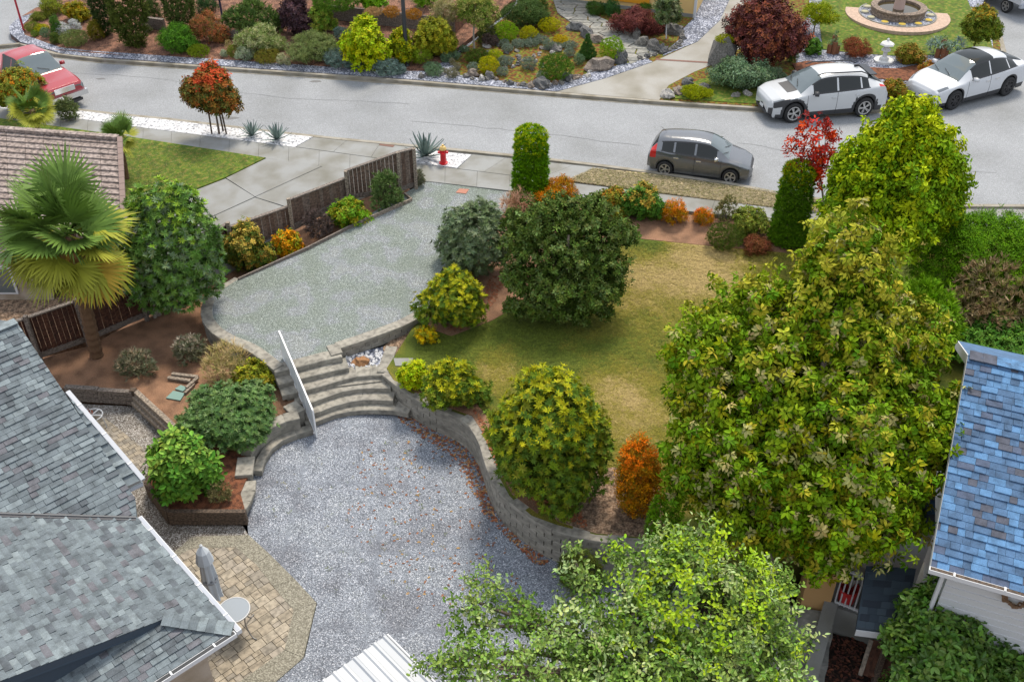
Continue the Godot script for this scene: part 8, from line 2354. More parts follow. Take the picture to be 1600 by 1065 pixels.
func plant_bank() -> void:
	plant_all([
		["bank_shrub", "low green shrub by the gravel corner behind the stop sign", "shrub", Vector3(-22.51, 0.4, -48.09), 0.39, 0.16, "olive", {}],
		["bank_shrub", "rounded yellow-green shrub at the top of the bank", "shrub", Vector3(-22.07, 0.48, -48.76), 0.58, 0.36, "olive", {"cols": [Color(0.17, 0.19, 0.03), Color(0.13, 0.15, 0.03)]}],
		["bank_shrub", "orange-tinged shrub beside the round yellow-green one", "shrub", Vector3(-20.62, 0.43, -48), 0.62, 0.45, "nandina", {"cols": [Color(0.24, 0.15, 0.02), Color(0.18, 0.15, 0.02), Color(0.12, 0.12, 0.02)]}],
		["ground_mound", "flat olive mound nearest the stop sign", "plant", Vector3(-22.39, 0.29, -46.95), 0.34, 0.19, "mound", {}],
		["ground_mound", "flat yellow mound between two green ones at the bank's corner", "plant", Vector3(-21.92, 0.29, -46.81), 0.33, 0.15, "goldmound", {}],
		["ground_mound", "tiny green mound at the gravel's edge", "plant", Vector3(-22.05, 0.24, -46.32), 0.18, 0.14, "mound", {"cols": [Color(0.10, 0.16, 0.03)]}],
		["ground_mound", "soft green mound right of the yellow one", "plant", Vector3(-21.51, 0.24, -46.24), 0.25, 0.22, "heather", {}],
		["bank_shrub", "dark green upright shrub beside the white-leaved plant", "shrub", Vector3(-21.03, 0.26, -46.31), 0.26, 0.52, "green", {}],
		["white_leaved_plant", "white-leaved plant on the left part of the bank", "plant", Vector3(-20.84, 0.28, -46.49), 0.4, 0.28, "snow", {}],
		["white_leaved_plant", "smaller white-leaved plant further right along the bank", "plant", Vector3(-20.32, 0.31, -46.75), 0.25, 0.3, "snow", {}],
		["bank_shrub", "dark low shrub at the verge below the white-leaved plants", "shrub", Vector3(-20.84, 0.19, -45.58), 0.28, 0.26, "green", {"cols": [Color(0.05, 0.08, 0.02), Color(0.07, 0.10, 0.02)]}],
		["ground_mound", "long low olive-green mound along the gravel verge", "plant", Vector3(-19.91, 0.19, -45.38), 0.62, 0.32, "mound", {"cols": [Color(0.12, 0.15, 0.05), Color(0.14, 0.165, 0.06)]}],
		["bank_shrub", "brownish-green shrub left of the dark cypress", "shrub", Vector3(-19.07, 0.25, -45.86), 0.38, 0.49, "olive", {"cols": [Color(0.15, 0.12, 0.02), Color(0.11, 0.11, 0.02)]}],
		["cypress", "darkest cypress, left of the big one on the bank", "conifer", Vector3(-18.7, 0.3, -46.29), 0.46, 1.42, "conifer", {"cols": [Color(0.035, 0.06, 0.02), Color(0.045, 0.07, 0.022)]}],
		["cypress", "biggest cypress on the bank, broad and dull green", "conifer", Vector3(-17.07, 0.21, -45.1), 0.75, 1.94, "conifer", {"size": 0.3, "cols": [Color(0.07, 0.09, 0.022), Color(0.09, 0.11, 0.03), Color(0.055, 0.075, 0.02)]}],
		["cypress", "cypress above the bright green ball, its crown cut by the frame", "conifer", Vector3(-15.06, 0.34, -46), 0.65, 1.74, "conifer", {"cols": [Color(0.07, 0.095, 0.03), Color(0.085, 0.115, 0.035)]}],
		["bank_shrub", "small grey-green tuft at the biggest cypress's foot", "shrub", Vector3(-16.87, 0.36, -46.49), 0.25, 0.22, "sage", {"tip": null}],
		["bank_shrub", "dark shrub at the top between two cypresses", "shrub", Vector3(-16.97, 0.5, -47.98), 0.39, 0.52, "green", {"cols": [Color(0.045, 0.075, 0.02)]}],
		["round_evergreen", "bright green ball-shaped evergreen on the bank", "shrub", Vector3(-14.92, 0.2, -44.49), 0.85, 0.64, "green", {"cols": [Color(0.06, 0.15, 0.02), Color(0.08, 0.18, 0.025), Color(0.05, 0.115, 0.02)], "lobes": 8}],
		["red_shrub", "rusty red shrub next to the bright green ball", "shrub", Vector3(-13.71, 0.31, -45.43), 0.75, 0.75, "rusty", {"lobes": 8}],
		["ground_mound", "green cushion mound below the rusty shrub", "plant", Vector3(-13.94, 0.17, -44.08), 0.47, 0.25, "mound", {"cols": [Color(0.12, 0.16, 0.02)]}],
		["bank_shrub", "dark shrub at the top above the mailbox", "shrub", Vector3(-14.53, 0.62, -48.61), 0.52, 0.38, "green", {"cols": [Color(0.04, 0.08, 0.03)]}],
		["spreading_juniper", "big spreading juniper above the short timber wall", "conifer", Vector3(-11.93, 0.44, -46.29), 1.35, 0.73, "juniper", {}],
		["variegated_shrub", "pale yellow-edged shrub below the spreading juniper", "shrub", Vector3(-11.15, 0.26, -44.33), 0.99, 0.63, "pale", {"lobes": 8}],
		["golden_tuft", "thin golden grass tuft beside the pale shrub", "plant", Vector3(-12.64, 0.23, -44.41), 0.16, 0.27, "reed", {"size": 0.4}],
		["ground_mound", "small cream mound at the verge by the golden tuft", "plant", Vector3(-12.79, 0.19, -43.96), 0.18, 0.17, "silver", {}],
		["ground_mound", "olive mound between cream and silver ones", "plant", Vector3(-12.36, 0.19, -43.94), 0.26, 0.26, "mound", {}],
		["silver_plant", "silver-green plant at the verge below the pale shrub", "plant", Vector3(-11.8, 0.18, -43.67), 0.44, 0.3, "silver", {}],
		["ground_mound", "mossy brown-green mound at the verge", "plant", Vector3(-10.75, 0.17, -43.4), 0.56, 0.27, "mound", {"cols": [Color(0.14, 0.14, 0.03), Color(0.17, 0.14, 0.035)]}],
		["silver_plant", "cream-tipped small plant right of the mossy mound", "plant", Vector3(-10.02, 0.16, -43.18), 0.34, 0.24, "silver", {"cols": [Color(0.34, 0.33, 0.22), Color(0.22, 0.24, 0.13)]}],
		["spreading_shrub", "wide grey-green spreading shrub above the verge", "shrub", Vector3(-8.72, 0.23, -43.62), 1.26, 0.56, "pale", {"lobes": 9, "cols": [Color(0.13, 0.16, 0.06), Color(0.17, 0.20, 0.09), Color(0.09, 0.12, 0.04)]}],
		["purple_shrub", "dark purple-leaved shrub at the top of the bank", "shrub", Vector3(-9.83, 0.45, -46.04), 0.74, 0.96, "purple", {}],
		["bank_shrub", "light green shrub right of the purple one", "shrub", Vector3(-8.69, 0.49, -46.15), 0.67, 0.7, "olive", {"kind": "oval", "cols": [Color(0.10, 0.17, 0.03), Color(0.15, 0.20, 0.04), Color(0.19, 0.21, 0.05)]}],
		["blue_juniper", "blue-grey prostrate juniper left of the yellow-green tree", "conifer", Vector3(-7.45, 0.19, -42.93), 0.92, 0.38, "blue", {"size": 0.28}],
		["blue_juniper", "small blue-grey juniper above the wide spreading shrub", "conifer", Vector3(-7.73, 0.43, -45.36), 0.41, 0.32, "blue", {}],
		["blue_juniper", "blue-grey prostrate juniper at the lamp post's foot", "conifer", Vector3(-5.35, 0.15, -42.11), 0.8, 0.32, "blue", {"size": 0.26}],
		["golden_tree", "yellow-green feathery small tree on the bank", "tree", Vector3(-6.33, 0.19, -42.7), 1.01, 1.14, "lime", {"cover": 2.2, "amp": 0.3}],
		["yellow_shrub", "yellow-topped shrub behind the lamp post", "shrub", Vector3(-4.81, 0.27, -43.17), 0.62, 0.8, "yellow", {"kind": "oval", "cols": [Color(0.30, 0.27, 0.02), Color(0.17, 0.19, 0.02), Color(0.12, 0.15, 0.02)], "lobes": 7}],
		["olive_shrub", "big olive shrub in front of the long terrace wall", "shrub", Vector3(-3.41, 0.35, -43.77), 0.98, 0.87, "nandina", {"lobes": 9, "cols": [Color(0.17, 0.17, 0.025), Color(0.13, 0.14, 0.02), Color(0.22, 0.2, 0.03)]}],
		["grass_tuft", "bright green grassy tuft right of the lamp post", "grass", Vector3(-3.92, 0.27, -42.99), 0.42, 0.35, "reed", {"cols": [Color(0.15, 0.21, 0.03), Color(0.11, 0.17, 0.02)], "size": 0.5}],
		["ground_mound", "tan cushion on the upper terrace, left of two orange ones", "plant", Vector3(-6.23, 1.45, -45.68), 0.39, 0.17, "copperball", {"cols": [Color(0.36, 0.24, 0.13), Color(0.3, 0.2, 0.1)]}],
		["ground_mound", "orange cushion on the upper terrace, left of the lamp post", "plant", Vector3(-5.4, 1.45, -45.46), 0.36, 0.24, "copperball", {}],
		["ground_mound", "orange cushion on the upper terrace, right of the lamp post", "plant", Vector3(-4.41, 1.45, -45.22), 0.36, 0.22, "copperball", {}],
		["clipped_hedge", "dark green clipped hedge at the top of the upper terrace", "hedge", Vector3(-7.98, 1.5, -46.39), 1.07, 0.44, "greenball", {"size": 0.2}],
		["bank_shrub", "light green leafy shrub above the tan cushion", "shrub", Vector3(-6.34, 1.5, -46.52), 0.58, 0.37, "bright", {"kind": "oval"}],
		["bank_shrub", "green shrub at the top edge right of the orange cushions", "shrub", Vector3(-4.11, 1.5, -46.98), 0.59, 0.32, "bright", {}],
		["beige_shrub", "pale beige shrub beside the variegated small tree", "shrub", Vector3(-2.93, 1.4, -44.83), 0.56, 0.6, "pale", {"cols": [Color(0.34, 0.29, 0.18), Color(0.26, 0.23, 0.12), Color(0.2, 0.19, 0.08)]}],
		["dark_shrub", "dark mounded shrub right of the small tree's trunk", "shrub", Vector3(-1.12, 0.35, -45.49), 0.51, 0.46, "green", {"cols": [Color(0.05, 0.065, 0.02), Color(0.07, 0.08, 0.025)]}],
	])
	tree("variegated_tree", "small tree with a mottled cream-green crown beside the rock garden", "tree", Vector3(-1.7, 0.3, -44.64), Vector3(-1.61, 2.12, -44.64), 0.97, 0.73, "pale", {"lobes": 7, "size": 0.28, "cover": 3.0, "cols": [Color(0.20, 0.22, 0.06), Color(0.10, 0.15, 0.03), Color(0.28, 0.27, 0.10), Color(0.07, 0.11, 0.02)], "bark": M.pale_bark})


func plant_rockery() -> void:
	plant_all([
		["dark_evergreen", "big dark evergreen at the top of the rock garden path", "shrub", Vector3(0.68, 0.45, -47.17), 1.1, 0.65, "green", {"lobes": 8, "cols": [Color(0.05, 0.085, 0.025), Color(0.065, 0.10, 0.035)]}],
		["dark_evergreen", "dark round evergreen at the frame's top beside the flagstone path", "shrub", Vector3(1.27, 0.51, -48.32), 0.48, 0.59, "green", {"cols": [Color(0.04, 0.08, 0.018)]}],
		["gold_mound", "golden mound at the back of the rock garden", "plant", Vector3(1.71, 0.43, -46.54), 0.5, 0.29, "goldmound", {}],
		["lime_shrub", "lime green dome left of the golden-green mound", "shrub", Vector3(-0.29, 0.35, -45.5), 0.55, 0.42, "limeball", {}],
		["gold_mound", "golden-green mound in the middle of the rock garden", "plant", Vector3(0.76, 0.37, -45.61), 0.41, 0.29, "goldmound", {"cols": [Color(0.24, 0.25, 0.02), Color(0.3, 0.27, 0.02)]}],
		["gold_mound", "small deep yellow mound near the flagstone path", "plant", Vector3(2.18, 0.36, -45.09), 0.33, 0.19, "goldmound", {"cols": [Color(0.42, 0.31, 0.01), Color(0.34, 0.27, 0.015)]}],
		["clipped_mound", "dark green flattened mound near the gravel path", "shrub", Vector3(-1.51, 0.23, -43.25), 0.53, 0.26, "greenball", {"cols": [Color(0.05, 0.08, 0.015), Color(0.065, 0.09, 0.018)]}],
		["gold_mound", "yellow-green mound behind the brightest yellow one", "plant", Vector3(-0.73, 0.24, -43.28), 0.36, 0.25, "goldmound", {"cols": [Color(0.26, 0.28, 0.02), Color(0.2, 0.24, 0.02)]}],
		["gold_mound", "brightest yellow mound at the front of the rock garden", "plant", Vector3(-1.02, 0.18, -42.21), 0.44, 0.34, "goldmound", {}],
		["clipped_mound", "largest green dome at the front of the rock garden", "shrub", Vector3(1.85, 0.18, -41.53), 0.72, 0.52, "greenball", {"size": 0.18}],
		["grey_plant", "pale grey plant beside the largest green dome", "plant", Vector3(1.28, 0.18, -41.6), 0.27, 0.17, "silver", {}],
		["cone_conifer", "small dark cone-shaped conifer by the path boulders", "conifer", Vector3(3.31, 0.3, -43.6), 0.39, 0.52, "conifer", {"kind": "needle", "size": 0.16, "cols": [Color(0.04, 0.09, 0.02), Color(0.05, 0.105, 0.025)], "cone": true}],
		["lime_shrub", "lime green ball at the lower end of the flagstone path", "shrub", Vector3(4.36, 0.29, -43.35), 0.53, 0.5, "limeball", {"size": 0.18}],
		["dark_evergreen", "dark low evergreen at the top right of the flagstone path", "shrub", Vector3(3.98, 0.55, -48.49), 0.5, 0.29, "green", {"cols": [Color(0.045, 0.085, 0.02)]}],
		["dark_evergreen", "round dark evergreen below the orange panel", "shrub", Vector3(4.75, 0.54, -48.18), 0.39, 0.38, "green", {"cols": [Color(0.035, 0.085, 0.025)]}],
		["weeping_maple", "low weeping maroon maple beside the flagstone path", "shrub", Vector3(5.75, 0.45, -46.22), 1.1, 0.58, "maroon", {"lobes": 8}],
		["green_shrub", "low green shrub under the cream wall", "shrub", Vector3(6.4, 0.58, -48.73), 0.4, 0.22, "green", {}],
		["dark_evergreen", "dark evergreen behind the pale-stemmed small tree", "shrub", Vector3(7.02, 0.49, -46.84), 0.44, 0.48, "green", {"cols": [Color(0.04, 0.07, 0.02)]}],
		["rock_plant", "pinkish brown dead-looking plant behind the dark mound's rocks", "plant", Vector3(-1.01, 0.32, -44.95), 0.37, 0.27, "bare", {"size": 0.14}],
	])
	var balls := [Vector3(-0.35, 0.32, -44.85), 0.23, 0.16, Vector3(-0.2, 0.3, -44.31), 0.26, 0.17, Vector3(0.3, 0.33, -44.81), 0.33, 0.16, Vector3(0.84, 0.33, -44.88), 0.35, 0.15, Vector3(1.02, 0.37, -45.49), 0.32, 0.14, Vector3(1.4, 0.36, -45.17), 0.27, 0.15, Vector3(1.64, 0.32, -44.45), 0.24, 0.23, Vector3(2.04, 0.33, -44.63), 0.29, 0.11, Vector3(2.6, 0.34, -44.64), 0.33, 0.13, Vector3(2.54, 0.3, -43.78), 0.25, 0.17, Vector3(-0.29, 0.22, -42.9), 0.35, 0.2, Vector3(0.72, 0.22, -42.54), 0.33, 0.25, Vector3(-0.41, 0.17, -41.92), 0.25, 0.18, Vector3(-1.67, 0.18, -42.26), 0.26, 0.21]
	var said := ["upper of the pair beside the lime dome", "lower of the pair beside the lime dome", "left one of the middle row", "second of the middle row", "left one under the golden-green mound", "right one under the golden-green mound", "nearest the deep yellow mound's left side", "under the deep yellow mound", "right of the deep yellow mound", "left of the cone conifer", "right of the brightest yellow mound", "alone at the middle front", "lowest at the front", "left of the brightest yellow mound"]
	for i in range(0, balls.size(), 3):
		shrub("lavender_ball", "grey-green lavender ball, " + said[i / 3], "plant", balls[i], balls[i + 1], balls[i + 2], "lavender", {}, "lavender balls in the rock garden")
	balls = [Vector3(-2.9, 0.22, -43.29), 0.24, 0.22, Vector3(-2.71, 0.25, -43.96), 0.27, 0.2, Vector3(-2.55, 0.24, -43.57), 0.27, 0.18, Vector3(-2.14, 0.28, -44.36), 0.23, 0.13, Vector3(-3.45, 0.17, -42.43), 0.39, 0.18, Vector3(-3.34, 0.15, -41.98), 0.38, 0.22, Vector3(2.91, 0.26, -42.9), 0.24, 0.24]
	said = ["left of three by the gravel path", "topmost of three by the gravel path", "right of three by the gravel path", "beside the small tree's trunk", "upper one at the street corner of the gravel path", "lower one at the street corner of the gravel path", "between the cone conifer and the largest dome"]
	for i in range(0, balls.size(), 3):
		shrub("heather_ball", "soft green heather ball, " + said[i / 3], "plant", balls[i], balls[i + 1], balls[i + 2], "heather", {}, "heather balls in the rock garden")
	balls = [Vector3(-2.92, 0.16, -42.17), 0.19, 0.11, Vector3(-2.55, 0.14, -41.71), 0.23, 0.22, Vector3(-2.39, 0.18, -42.51), 0.18, 0.16, Vector3(-2.61, 0.2, -42.94), 0.13, 0.17]
	said = ["smallest, at the garden's street corner", "largest, at the garden's street corner", "beside the dark flattened mound", "just above the others at the street corner"]
	for i in range(0, balls.size(), 3):
		shrub("grey_cushion", "grey-brown cushion plant, " + said[i / 3], "plant", balls[i], balls[i + 1], balls[i + 2], "lavender", {"cols": [Color(0.15, 0.14, 0.09), Color(0.18, 0.17, 0.11)]}, "grey cushions in the rock garden")
	tree("pale_stemmed_tree", "small tree with pale bare stems beside the cream wall", "tree", Vector3(7.05, 0.43, -45.54), Vector3(6.95, 1.92, -45.54), 0.66, 0.72, "green", {"lobes": 6, "kind": "oval", "size": 0.22, "bark": M.white, "cols": [Color(0.10, 0.12, 0.06), Color(0.07, 0.10, 0.04), Color(0.14, 0.15, 0.09)]})
	# flagstone path
	var path := thing("flagstone_path", "grey flagstone path climbing through the rock garden", "path")
	path.set_meta("kind", "structure")
	var out := [Vector3(1.91, 0.66, -51.2), Vector3(3.42, 0.66, -50.82), Vector3(3.82, 0.54, -48.42), Vector3(4.93, 0.48, -47.03), Vector3(6.07, 0.39, -45.01), Vector3(6.53, 0.34, -43.91), Vector3(5.15, 0.28, -42.83), Vector3(4.99, 0.32, -43.81), Vector3(3.92, 0.39, -45.33), Vector3(3.13, 0.45, -46.78), Vector3(2.2, 0.53, -48.46)]
	flagstones(path, out, plane_of(Vector3(1.91, 0.66, -51.2), Vector3(6.53, 0.34, -43.91), Vector3(5.15, 0.28, -42.83)), 0.62)
	# boulders: [place, size, tone]
	for q in [[Vector3(2.97, 0.45, -46.71), Vector3(0.5, 0.3, 0.4), 2, "grey boulder at the left bend of the flagstone path"], [Vector3(3.41, 0.42, -45.98), Vector3(0.6, 0.35, 0.4), 2, "wide dark boulder beside the cone conifer"], [Vector3(3.81, 0.39, -45.34), Vector3(0.5, 0.3, 0.35), 3, "tan boulder above the lime green ball"], [Vector3(3.83, 0.25, -42.54), Vector3(0.85, 0.42, 0.5), 3, "big tan boulder at the driveway end of the rock garden"], [Vector3(4.76, 0.28, -43.1), Vector3(0.4, 0.5, 0.35), 2, "upright dark boulder at the foot of the flagstone path"], [Vector3(2.34, 0.18, -41.39), Vector3(0.36, 0.36, 0.3), 2, "dark rock below the largest green dome"], [Vector3(1.27, 0.14, -40.87), Vector3(0.62, 0.32, 0.4), 2, "low dark boulder at the kerb end of the rock garden"], [Vector3(5.11, 0.47, -46.66), Vector3(0.36, 0.34, 0.3), 0, "grey boulder beside the maroon maple's left edge"], [Vector3(5.41, 0.44, -46), Vector3(0.42, 0.4, 0.3), 1, "pale boulder under the maroon maple"], [Vector3(5.66, 0.42, -45.57), Vector3(0.3, 0.5, 0.26), 0, "upright grey stone below the maroon maple"], [Vector3(5.88, 0.38, -44.87), Vector3(0.45, 0.36, 0.3), 1, "square pale boulder right of the flagstone path"], [Vector3(6.32, 0.36, -44.39), Vector3(0.52, 0.4, 0.36), 0, "large grey boulder at the path's lower right"], [Vector3(6.7, 0.36, -44.17), Vector3(0.36, 0.3, 0.3), 2, "small dark boulder by the driveway gravel"], [Vector3(7.42, 0.47, -46.17), Vector3(0.6, 0.4, 0.45), 0, "rounded boulder beside the pale-stemmed tree"], [Vector3(-0.88, 0.35, -45.52), Vector3(0.5, 0.5, 0.35), 2, "tall dark rock behind the lavender balls"], [Vector3(1.95, 0.32, -44.42), Vector3(0.4, 0.25, 0.3), 0, "flat grey rock under the lavender row"], [Vector3(-1.15, 0.31, -44.83), Vector3(0.3, 0.12, 0.25), 4, "flat white stone near the small tree"], [Vector3(-1.67, 0.16, -41.91), Vector3(0.34, 0.26, 0.26), 3, "tan stone at the front edge of the rock garden"], [Vector3(-0.96, 0.16, -41.65), Vector3(0.3, 0.28, 0.24), 0, "grey stone at the front edge of the rock garden"]]:
		tag(stone("boulder", self, q[0], q[1] * 0.78, M.rocks[q[2]]), q[3], "boulder", "boulders in the rock garden")
	var edge := thing("edging_stones", "line of small rough stones along the rock garden's street edge", "stones")
	var line := smooth_line([Vector3(-3.97, 0.13, -41.83), Vector3(-2.74, 0.15, -41.87), Vector3(-1.64, 0.15, -41.66), Vector3(-0.27, 0.14, -41.14), Vector3(1.07, 0.13, -40.7), Vector3(1.88, 0.14, -40.86), Vector3(2.72, 0.18, -41.45), Vector3(3.44, 0.22, -42.05)], 0.33)
	for p in line:
		stone("stone", edge, p + Vector3(r(-0.1, 0.1), 0, r(-0.15, 0.15)), Vector3(r(0.09, 0.2), r(0.08, 0.17), r(0.09, 0.18)), M.rocks[rng.randi() % 5])
	line = smooth_line([Vector3(5.63, 0.31, -43.4), Vector3(7.14, 0.37, -44.3), Vector3(7.73, 0.43, -45.38), Vector3(7.77, 0.49, -46.6)], 0.4)
	for p in line:
		stone("stone", edge, p, Vector3(r(0.1, 0.2), r(0.08, 0.16), r(0.1, 0.18)), M.rocks[rng.randi() % 4])
	for i in 40:
		var a: Vector3 = Vector3(-2.21, 0.18, -42.3).lerp(Vector3(2.21, 0.22, -42.32), r(0, 1)).lerp(Vector3(-1.16, 0.32, -45.04).lerp(Vector3(2.87, 0.34, -44.6), r(0, 1)), r(0, 1))
		stone("stone", edge, a, Vector3(r(0.06, 0.15), r(0.04, 0.1), r(0.06, 0.13)), M.rocks[rng.randi() % 5])


func plant_island() -> void:
	tree("red_maple", "dark red Japanese maple at the corner of the pale driveway", "tree", Vector3(10.95, 0.32, -42.58), Vector3(10.81, 1.96, -42.58), 1.65, 1.41, "maroon", {"kind": "oval", "size": 0.28, "cover": 3.2, "lobes": 12, "amp": 0.24, "trunk": 0.1, "cols": [Color(0.085, 0.028, 0.028), Color(0.115, 0.036, 0.034), Color(0.065, 0.02, 0.022), Color(0.15, 0.05, 0.03)]})
	tree("umbrella_tree", "small flat-topped yellow-green tree by the fountain lawn", "tree", Vector3(13.84, 0.52, -45.95), Vector3(13.88, 1.49, -45.95), 0.8, 0.45, "lime", {"kind": "fine", "lobes": 6, "cols": [Color(0.20, 0.24, 0.02), Color(0.15, 0.20, 0.02), Color(0.26, 0.27, 0.03)], "size": 0.22, "cover": 3.2})
	tree("round_crowned_tree", "small slim tree with an olive and rust crown behind the large white car", "tree", Vector3(20.21, 0.46, -43.47), Vector3(20.28, 1.94, -43.47), 0.8, 0.77, "nandina", {"lobes": 8, "cols": [Color(0.10, 0.13, 0.02), Color(0.14, 0.15, 0.03), Color(0.08, 0.11, 0.02)], "tip": Color(0.26, 0.17, 0.03), "tip_share": 0.4, "cover": 3.0})
	plant_all([
		["weeping_conifer", "weeping grey-green conifer sprawling over the mossy turf", "conifer", Vector3(9.74, 0.22, -40.86), 1.41, 0.57, "juniper", {"kind": "weep", "size": 0.42, "cols": [Color(0.10, 0.15, 0.09), Color(0.13, 0.18, 0.11), Color(0.075, 0.12, 0.06)], "lobes": 9}],
		["green_shrub", "rounded dark green shrub on the slate chips left of the fountain lawn", "shrub", Vector3(13.24, 0.4, -43.8), 0.41, 0.38, "green", {"kind": "oval", "size": 0.18}],
		["red_dome", "low red-brown clipped dome at the lawn edge", "shrub", Vector3(15.09, 0.41, -43.46), 0.71, 0.42, "redball", {"lobes": 3}],
		["olive_shrub", "olive and rust shrub right of the stone lantern", "shrub", Vector3(17.17, 0.39, -42.79), 0.62, 0.43, "nandina", {"cols": [Color(0.17, 0.14, 0.03), Color(0.13, 0.13, 0.025), Color(0.24, 0.14, 0.04)]}],
		["rusty_shrub", "rusty low shrub at the bark bed beside the large white car's nose", "shrub", Vector3(17.81, 0.34, -41.55), 0.56, 0.3, "nandina", {"cols": [Color(0.24, 0.10, 0.03), Color(0.15, 0.12, 0.025), Color(0.3, 0.13, 0.04)]}],
		["olive_shrub", "olive-brown shrub behind the crossover's tail", "shrub", Vector3(15.62, 0.22, -39.62), 0.54, 0.38, "nandina", {"cols": [Color(0.16, 0.13, 0.025), Color(0.12, 0.12, 0.02), Color(0.24, 0.12, 0.03)]}],
		["lime_groundcover", "yellow-lime ground cover at the driveway corner of the mossy turf", "plant", Vector3(7.53, 0.14, -39.69), 0.66, 0.26, "goldmound", {"cols": [Color(0.26, 0.28, 0.015), Color(0.21, 0.24, 0.015)], "lobes": 4}],
		["dark_shrub", "small dark green shrub behind the red maple's stems", "shrub", Vector3(12.16, 0.35, -43), 0.28, 0.4, "green", {"cols": [Color(0.04, 0.08, 0.02)]}],
		["grey_conifer", "small grey-green conifer right of the weeping one", "conifer", Vector3(11.04, 0.24, -40.85), 0.45, 0.39, "blue", {"cols": [Color(0.09, 0.13, 0.08), Color(0.12, 0.16, 0.10)]}],
	])
	tag(stone("boulder", self, Vector3(9.09, 0.3, -42.55), Vector3(0.72, 1.0, 0.5), M.rocks[0]), "tall moss-capped boulder beside the drain at the driveway", "boulder")
	shrub("moss_cap", "yellow moss cushion on top of the tall driveway boulder", "moss", Vector3(9.09, 0.3, -42.55) + Vector3(0, 1.15, 0), 0.42, 0.1, "goldmound", {"cols": [Color(0.26, 0.27, 0.02), Color(0.2, 0.22, 0.02)], "stemless": true})
	for q in [[Vector3(6.9, 0.16, -40.11), 0.3, "grey stone at the driveway's kerb corner"], [Vector3(6.44, 0.14, -39.82), 0.35, "dark stone nearest the driveway's kerb corner"], [Vector3(7.39, 0.21, -40.98), 0.28, "pale stone among the driveway corner's cobbles"], [Vector3(9.23, 0.16, -39.77), 0.2, "small stone in the mossy turf nearest the kerb"], [Vector3(8.02, 0.19, -40.49), 0.26, "flat stone beside the lime ground cover"], [Vector3(9.72, 0.17, -39.87), 0.22, "pale stone in the mossy turf"]]:
		tag(stone("boulder", self, q[0], Vector3(q[1], q[1] * 0.6, q[1] * 0.8), M.rocks[rng.randi() % 5]), q[2], "boulder", "stones at the driveway corner")
	# fountain
	var c: Vector3 = Vector3(18.21, 0.66, -47.9)
	var f := thing("fountain", "round stone fountain basin on a paved ring in the lawn", "fountain", c)
	var s := st()
	lathe(s, [Vector2(1.75, 0.07), Vector2(2.38, 0.07), Vector2(2.38, -0.1)], Vector3.ZERO, 48)
	put("paved_ring", s.commit(), worldly(noise_tex(256, 0.08, speckle(Color(0.40, 0.29, 0.22), 0.15), 55, true), 0.8), f)
	s = st()
	lathe(s, [Vector2(1.1, 0.075), Vector2(1.75, 0.075)], Vector3.ZERO, 48)
	put("gravel_ring", s.commit(), M.slate_gravel, f)
	s = st()
	lathe(s, [Vector2(1.72, 0.1), Vector2(1.78, 0.1), Vector2(1.78, 0.05)], Vector3.ZERO, 48)
	put("ring_edge", s.commit(), M.concrete, f)
	var basin := worldly(noise_tex(256, 0.08, speckle(Color(0.26, 0.20, 0.155), 0.3), 56, true), 0.9, M.broad2, 0.6)
	s = st()
	lathe(s, [Vector2(1.24, 0.05), Vector2(1.23, 0.38), Vector2(1.27, 0.39), Vector2(1.27, 0.46), Vector2(0.97, 0.46), Vector2(0.97, 0.2)], Vector3.ZERO, 48)
	put("basin_wall", s.commit(), basin, f)
	s = st()
	lathe(s, [Vector2(0.98, 0.34), Vector2(0, 0.34)], Vector3.ZERO, 40)
	put("water", s.commit(), mat(Color(0.05, 0.04, 0.02), 0.06), f)
	s = st()
	lathe(s, [Vector2(0.26, 0.3), Vector2(0.23, 0.8), Vector2(0.26, 0.95), Vector2(0.2, 1.4), Vector2(0.28, 1.5), Vector2(0.16, 1.7), Vector2(0.2, 2.1), Vector2(0.1, 2.3), Vector2(0.0, 2.4)], Vector3.ZERO, 14)
	put("pedestal", done(s, true), mat(Color(0.48, 0.34, 0.29), 0.8), f)
	for i in 12:
		var a := TAU * (i + 0.3) / 12.0
		var p := put("stepping_stone", stone_disc(), M.flags[i % 3], f, Transform3D(Basis(), Vector3(cos(a) * 1.5, 0.08, sin(a) * 1.5)))
		put("lichen", stone_disc(), mat(Color(0.42, 0.30, 0.04) if i in [2, 3, 4, 1] else Color(0.35, 0.33, 0.22), 0.9), p, Transform3D(Basis.from_scale(Vector3(0.8, 0.5, 0.8)), Vector3(0, 0.045, 0)))
	# lantern, log planters
	var l := thing("stone_lantern", "small white stone lantern on a round base beside the fountain lawn", "lantern", Vector3(16.18, 0.39, -42.91))
	var lm := mat(Color(0.55, 0.55, 0.54), 0.85)
	for q in [["base", [Vector2(0.42, 0), Vector2(0.42, 0.09), Vector2(0, 0.09)], 20], ["foot", [Vector2(0.22, 0.09), Vector2(0.2, 0.2), Vector2(0.1, 0.24), Vector2(0.09, 0.44), Vector2(0.2, 0.5), Vector2(0.2, 0.56), Vector2(0, 0.56)], 8], ["light_box", [Vector2(0.13, 0.56), Vector2(0.13, 0.74), Vector2(0, 0.74)], 6], ["cap", [Vector2(0.12, 0.74), Vector2(0.32, 0.76), Vector2(0.28, 0.82), Vector2(0.1, 0.92), Vector2(0.05, 0.94), Vector2(0.06, 1.0), Vector2(0, 1.06)], 6]]:
		s = st()
		lathe(s, q[1], Vector3.ZERO, q[2])
		put(q[0], s.commit(), lm, l)
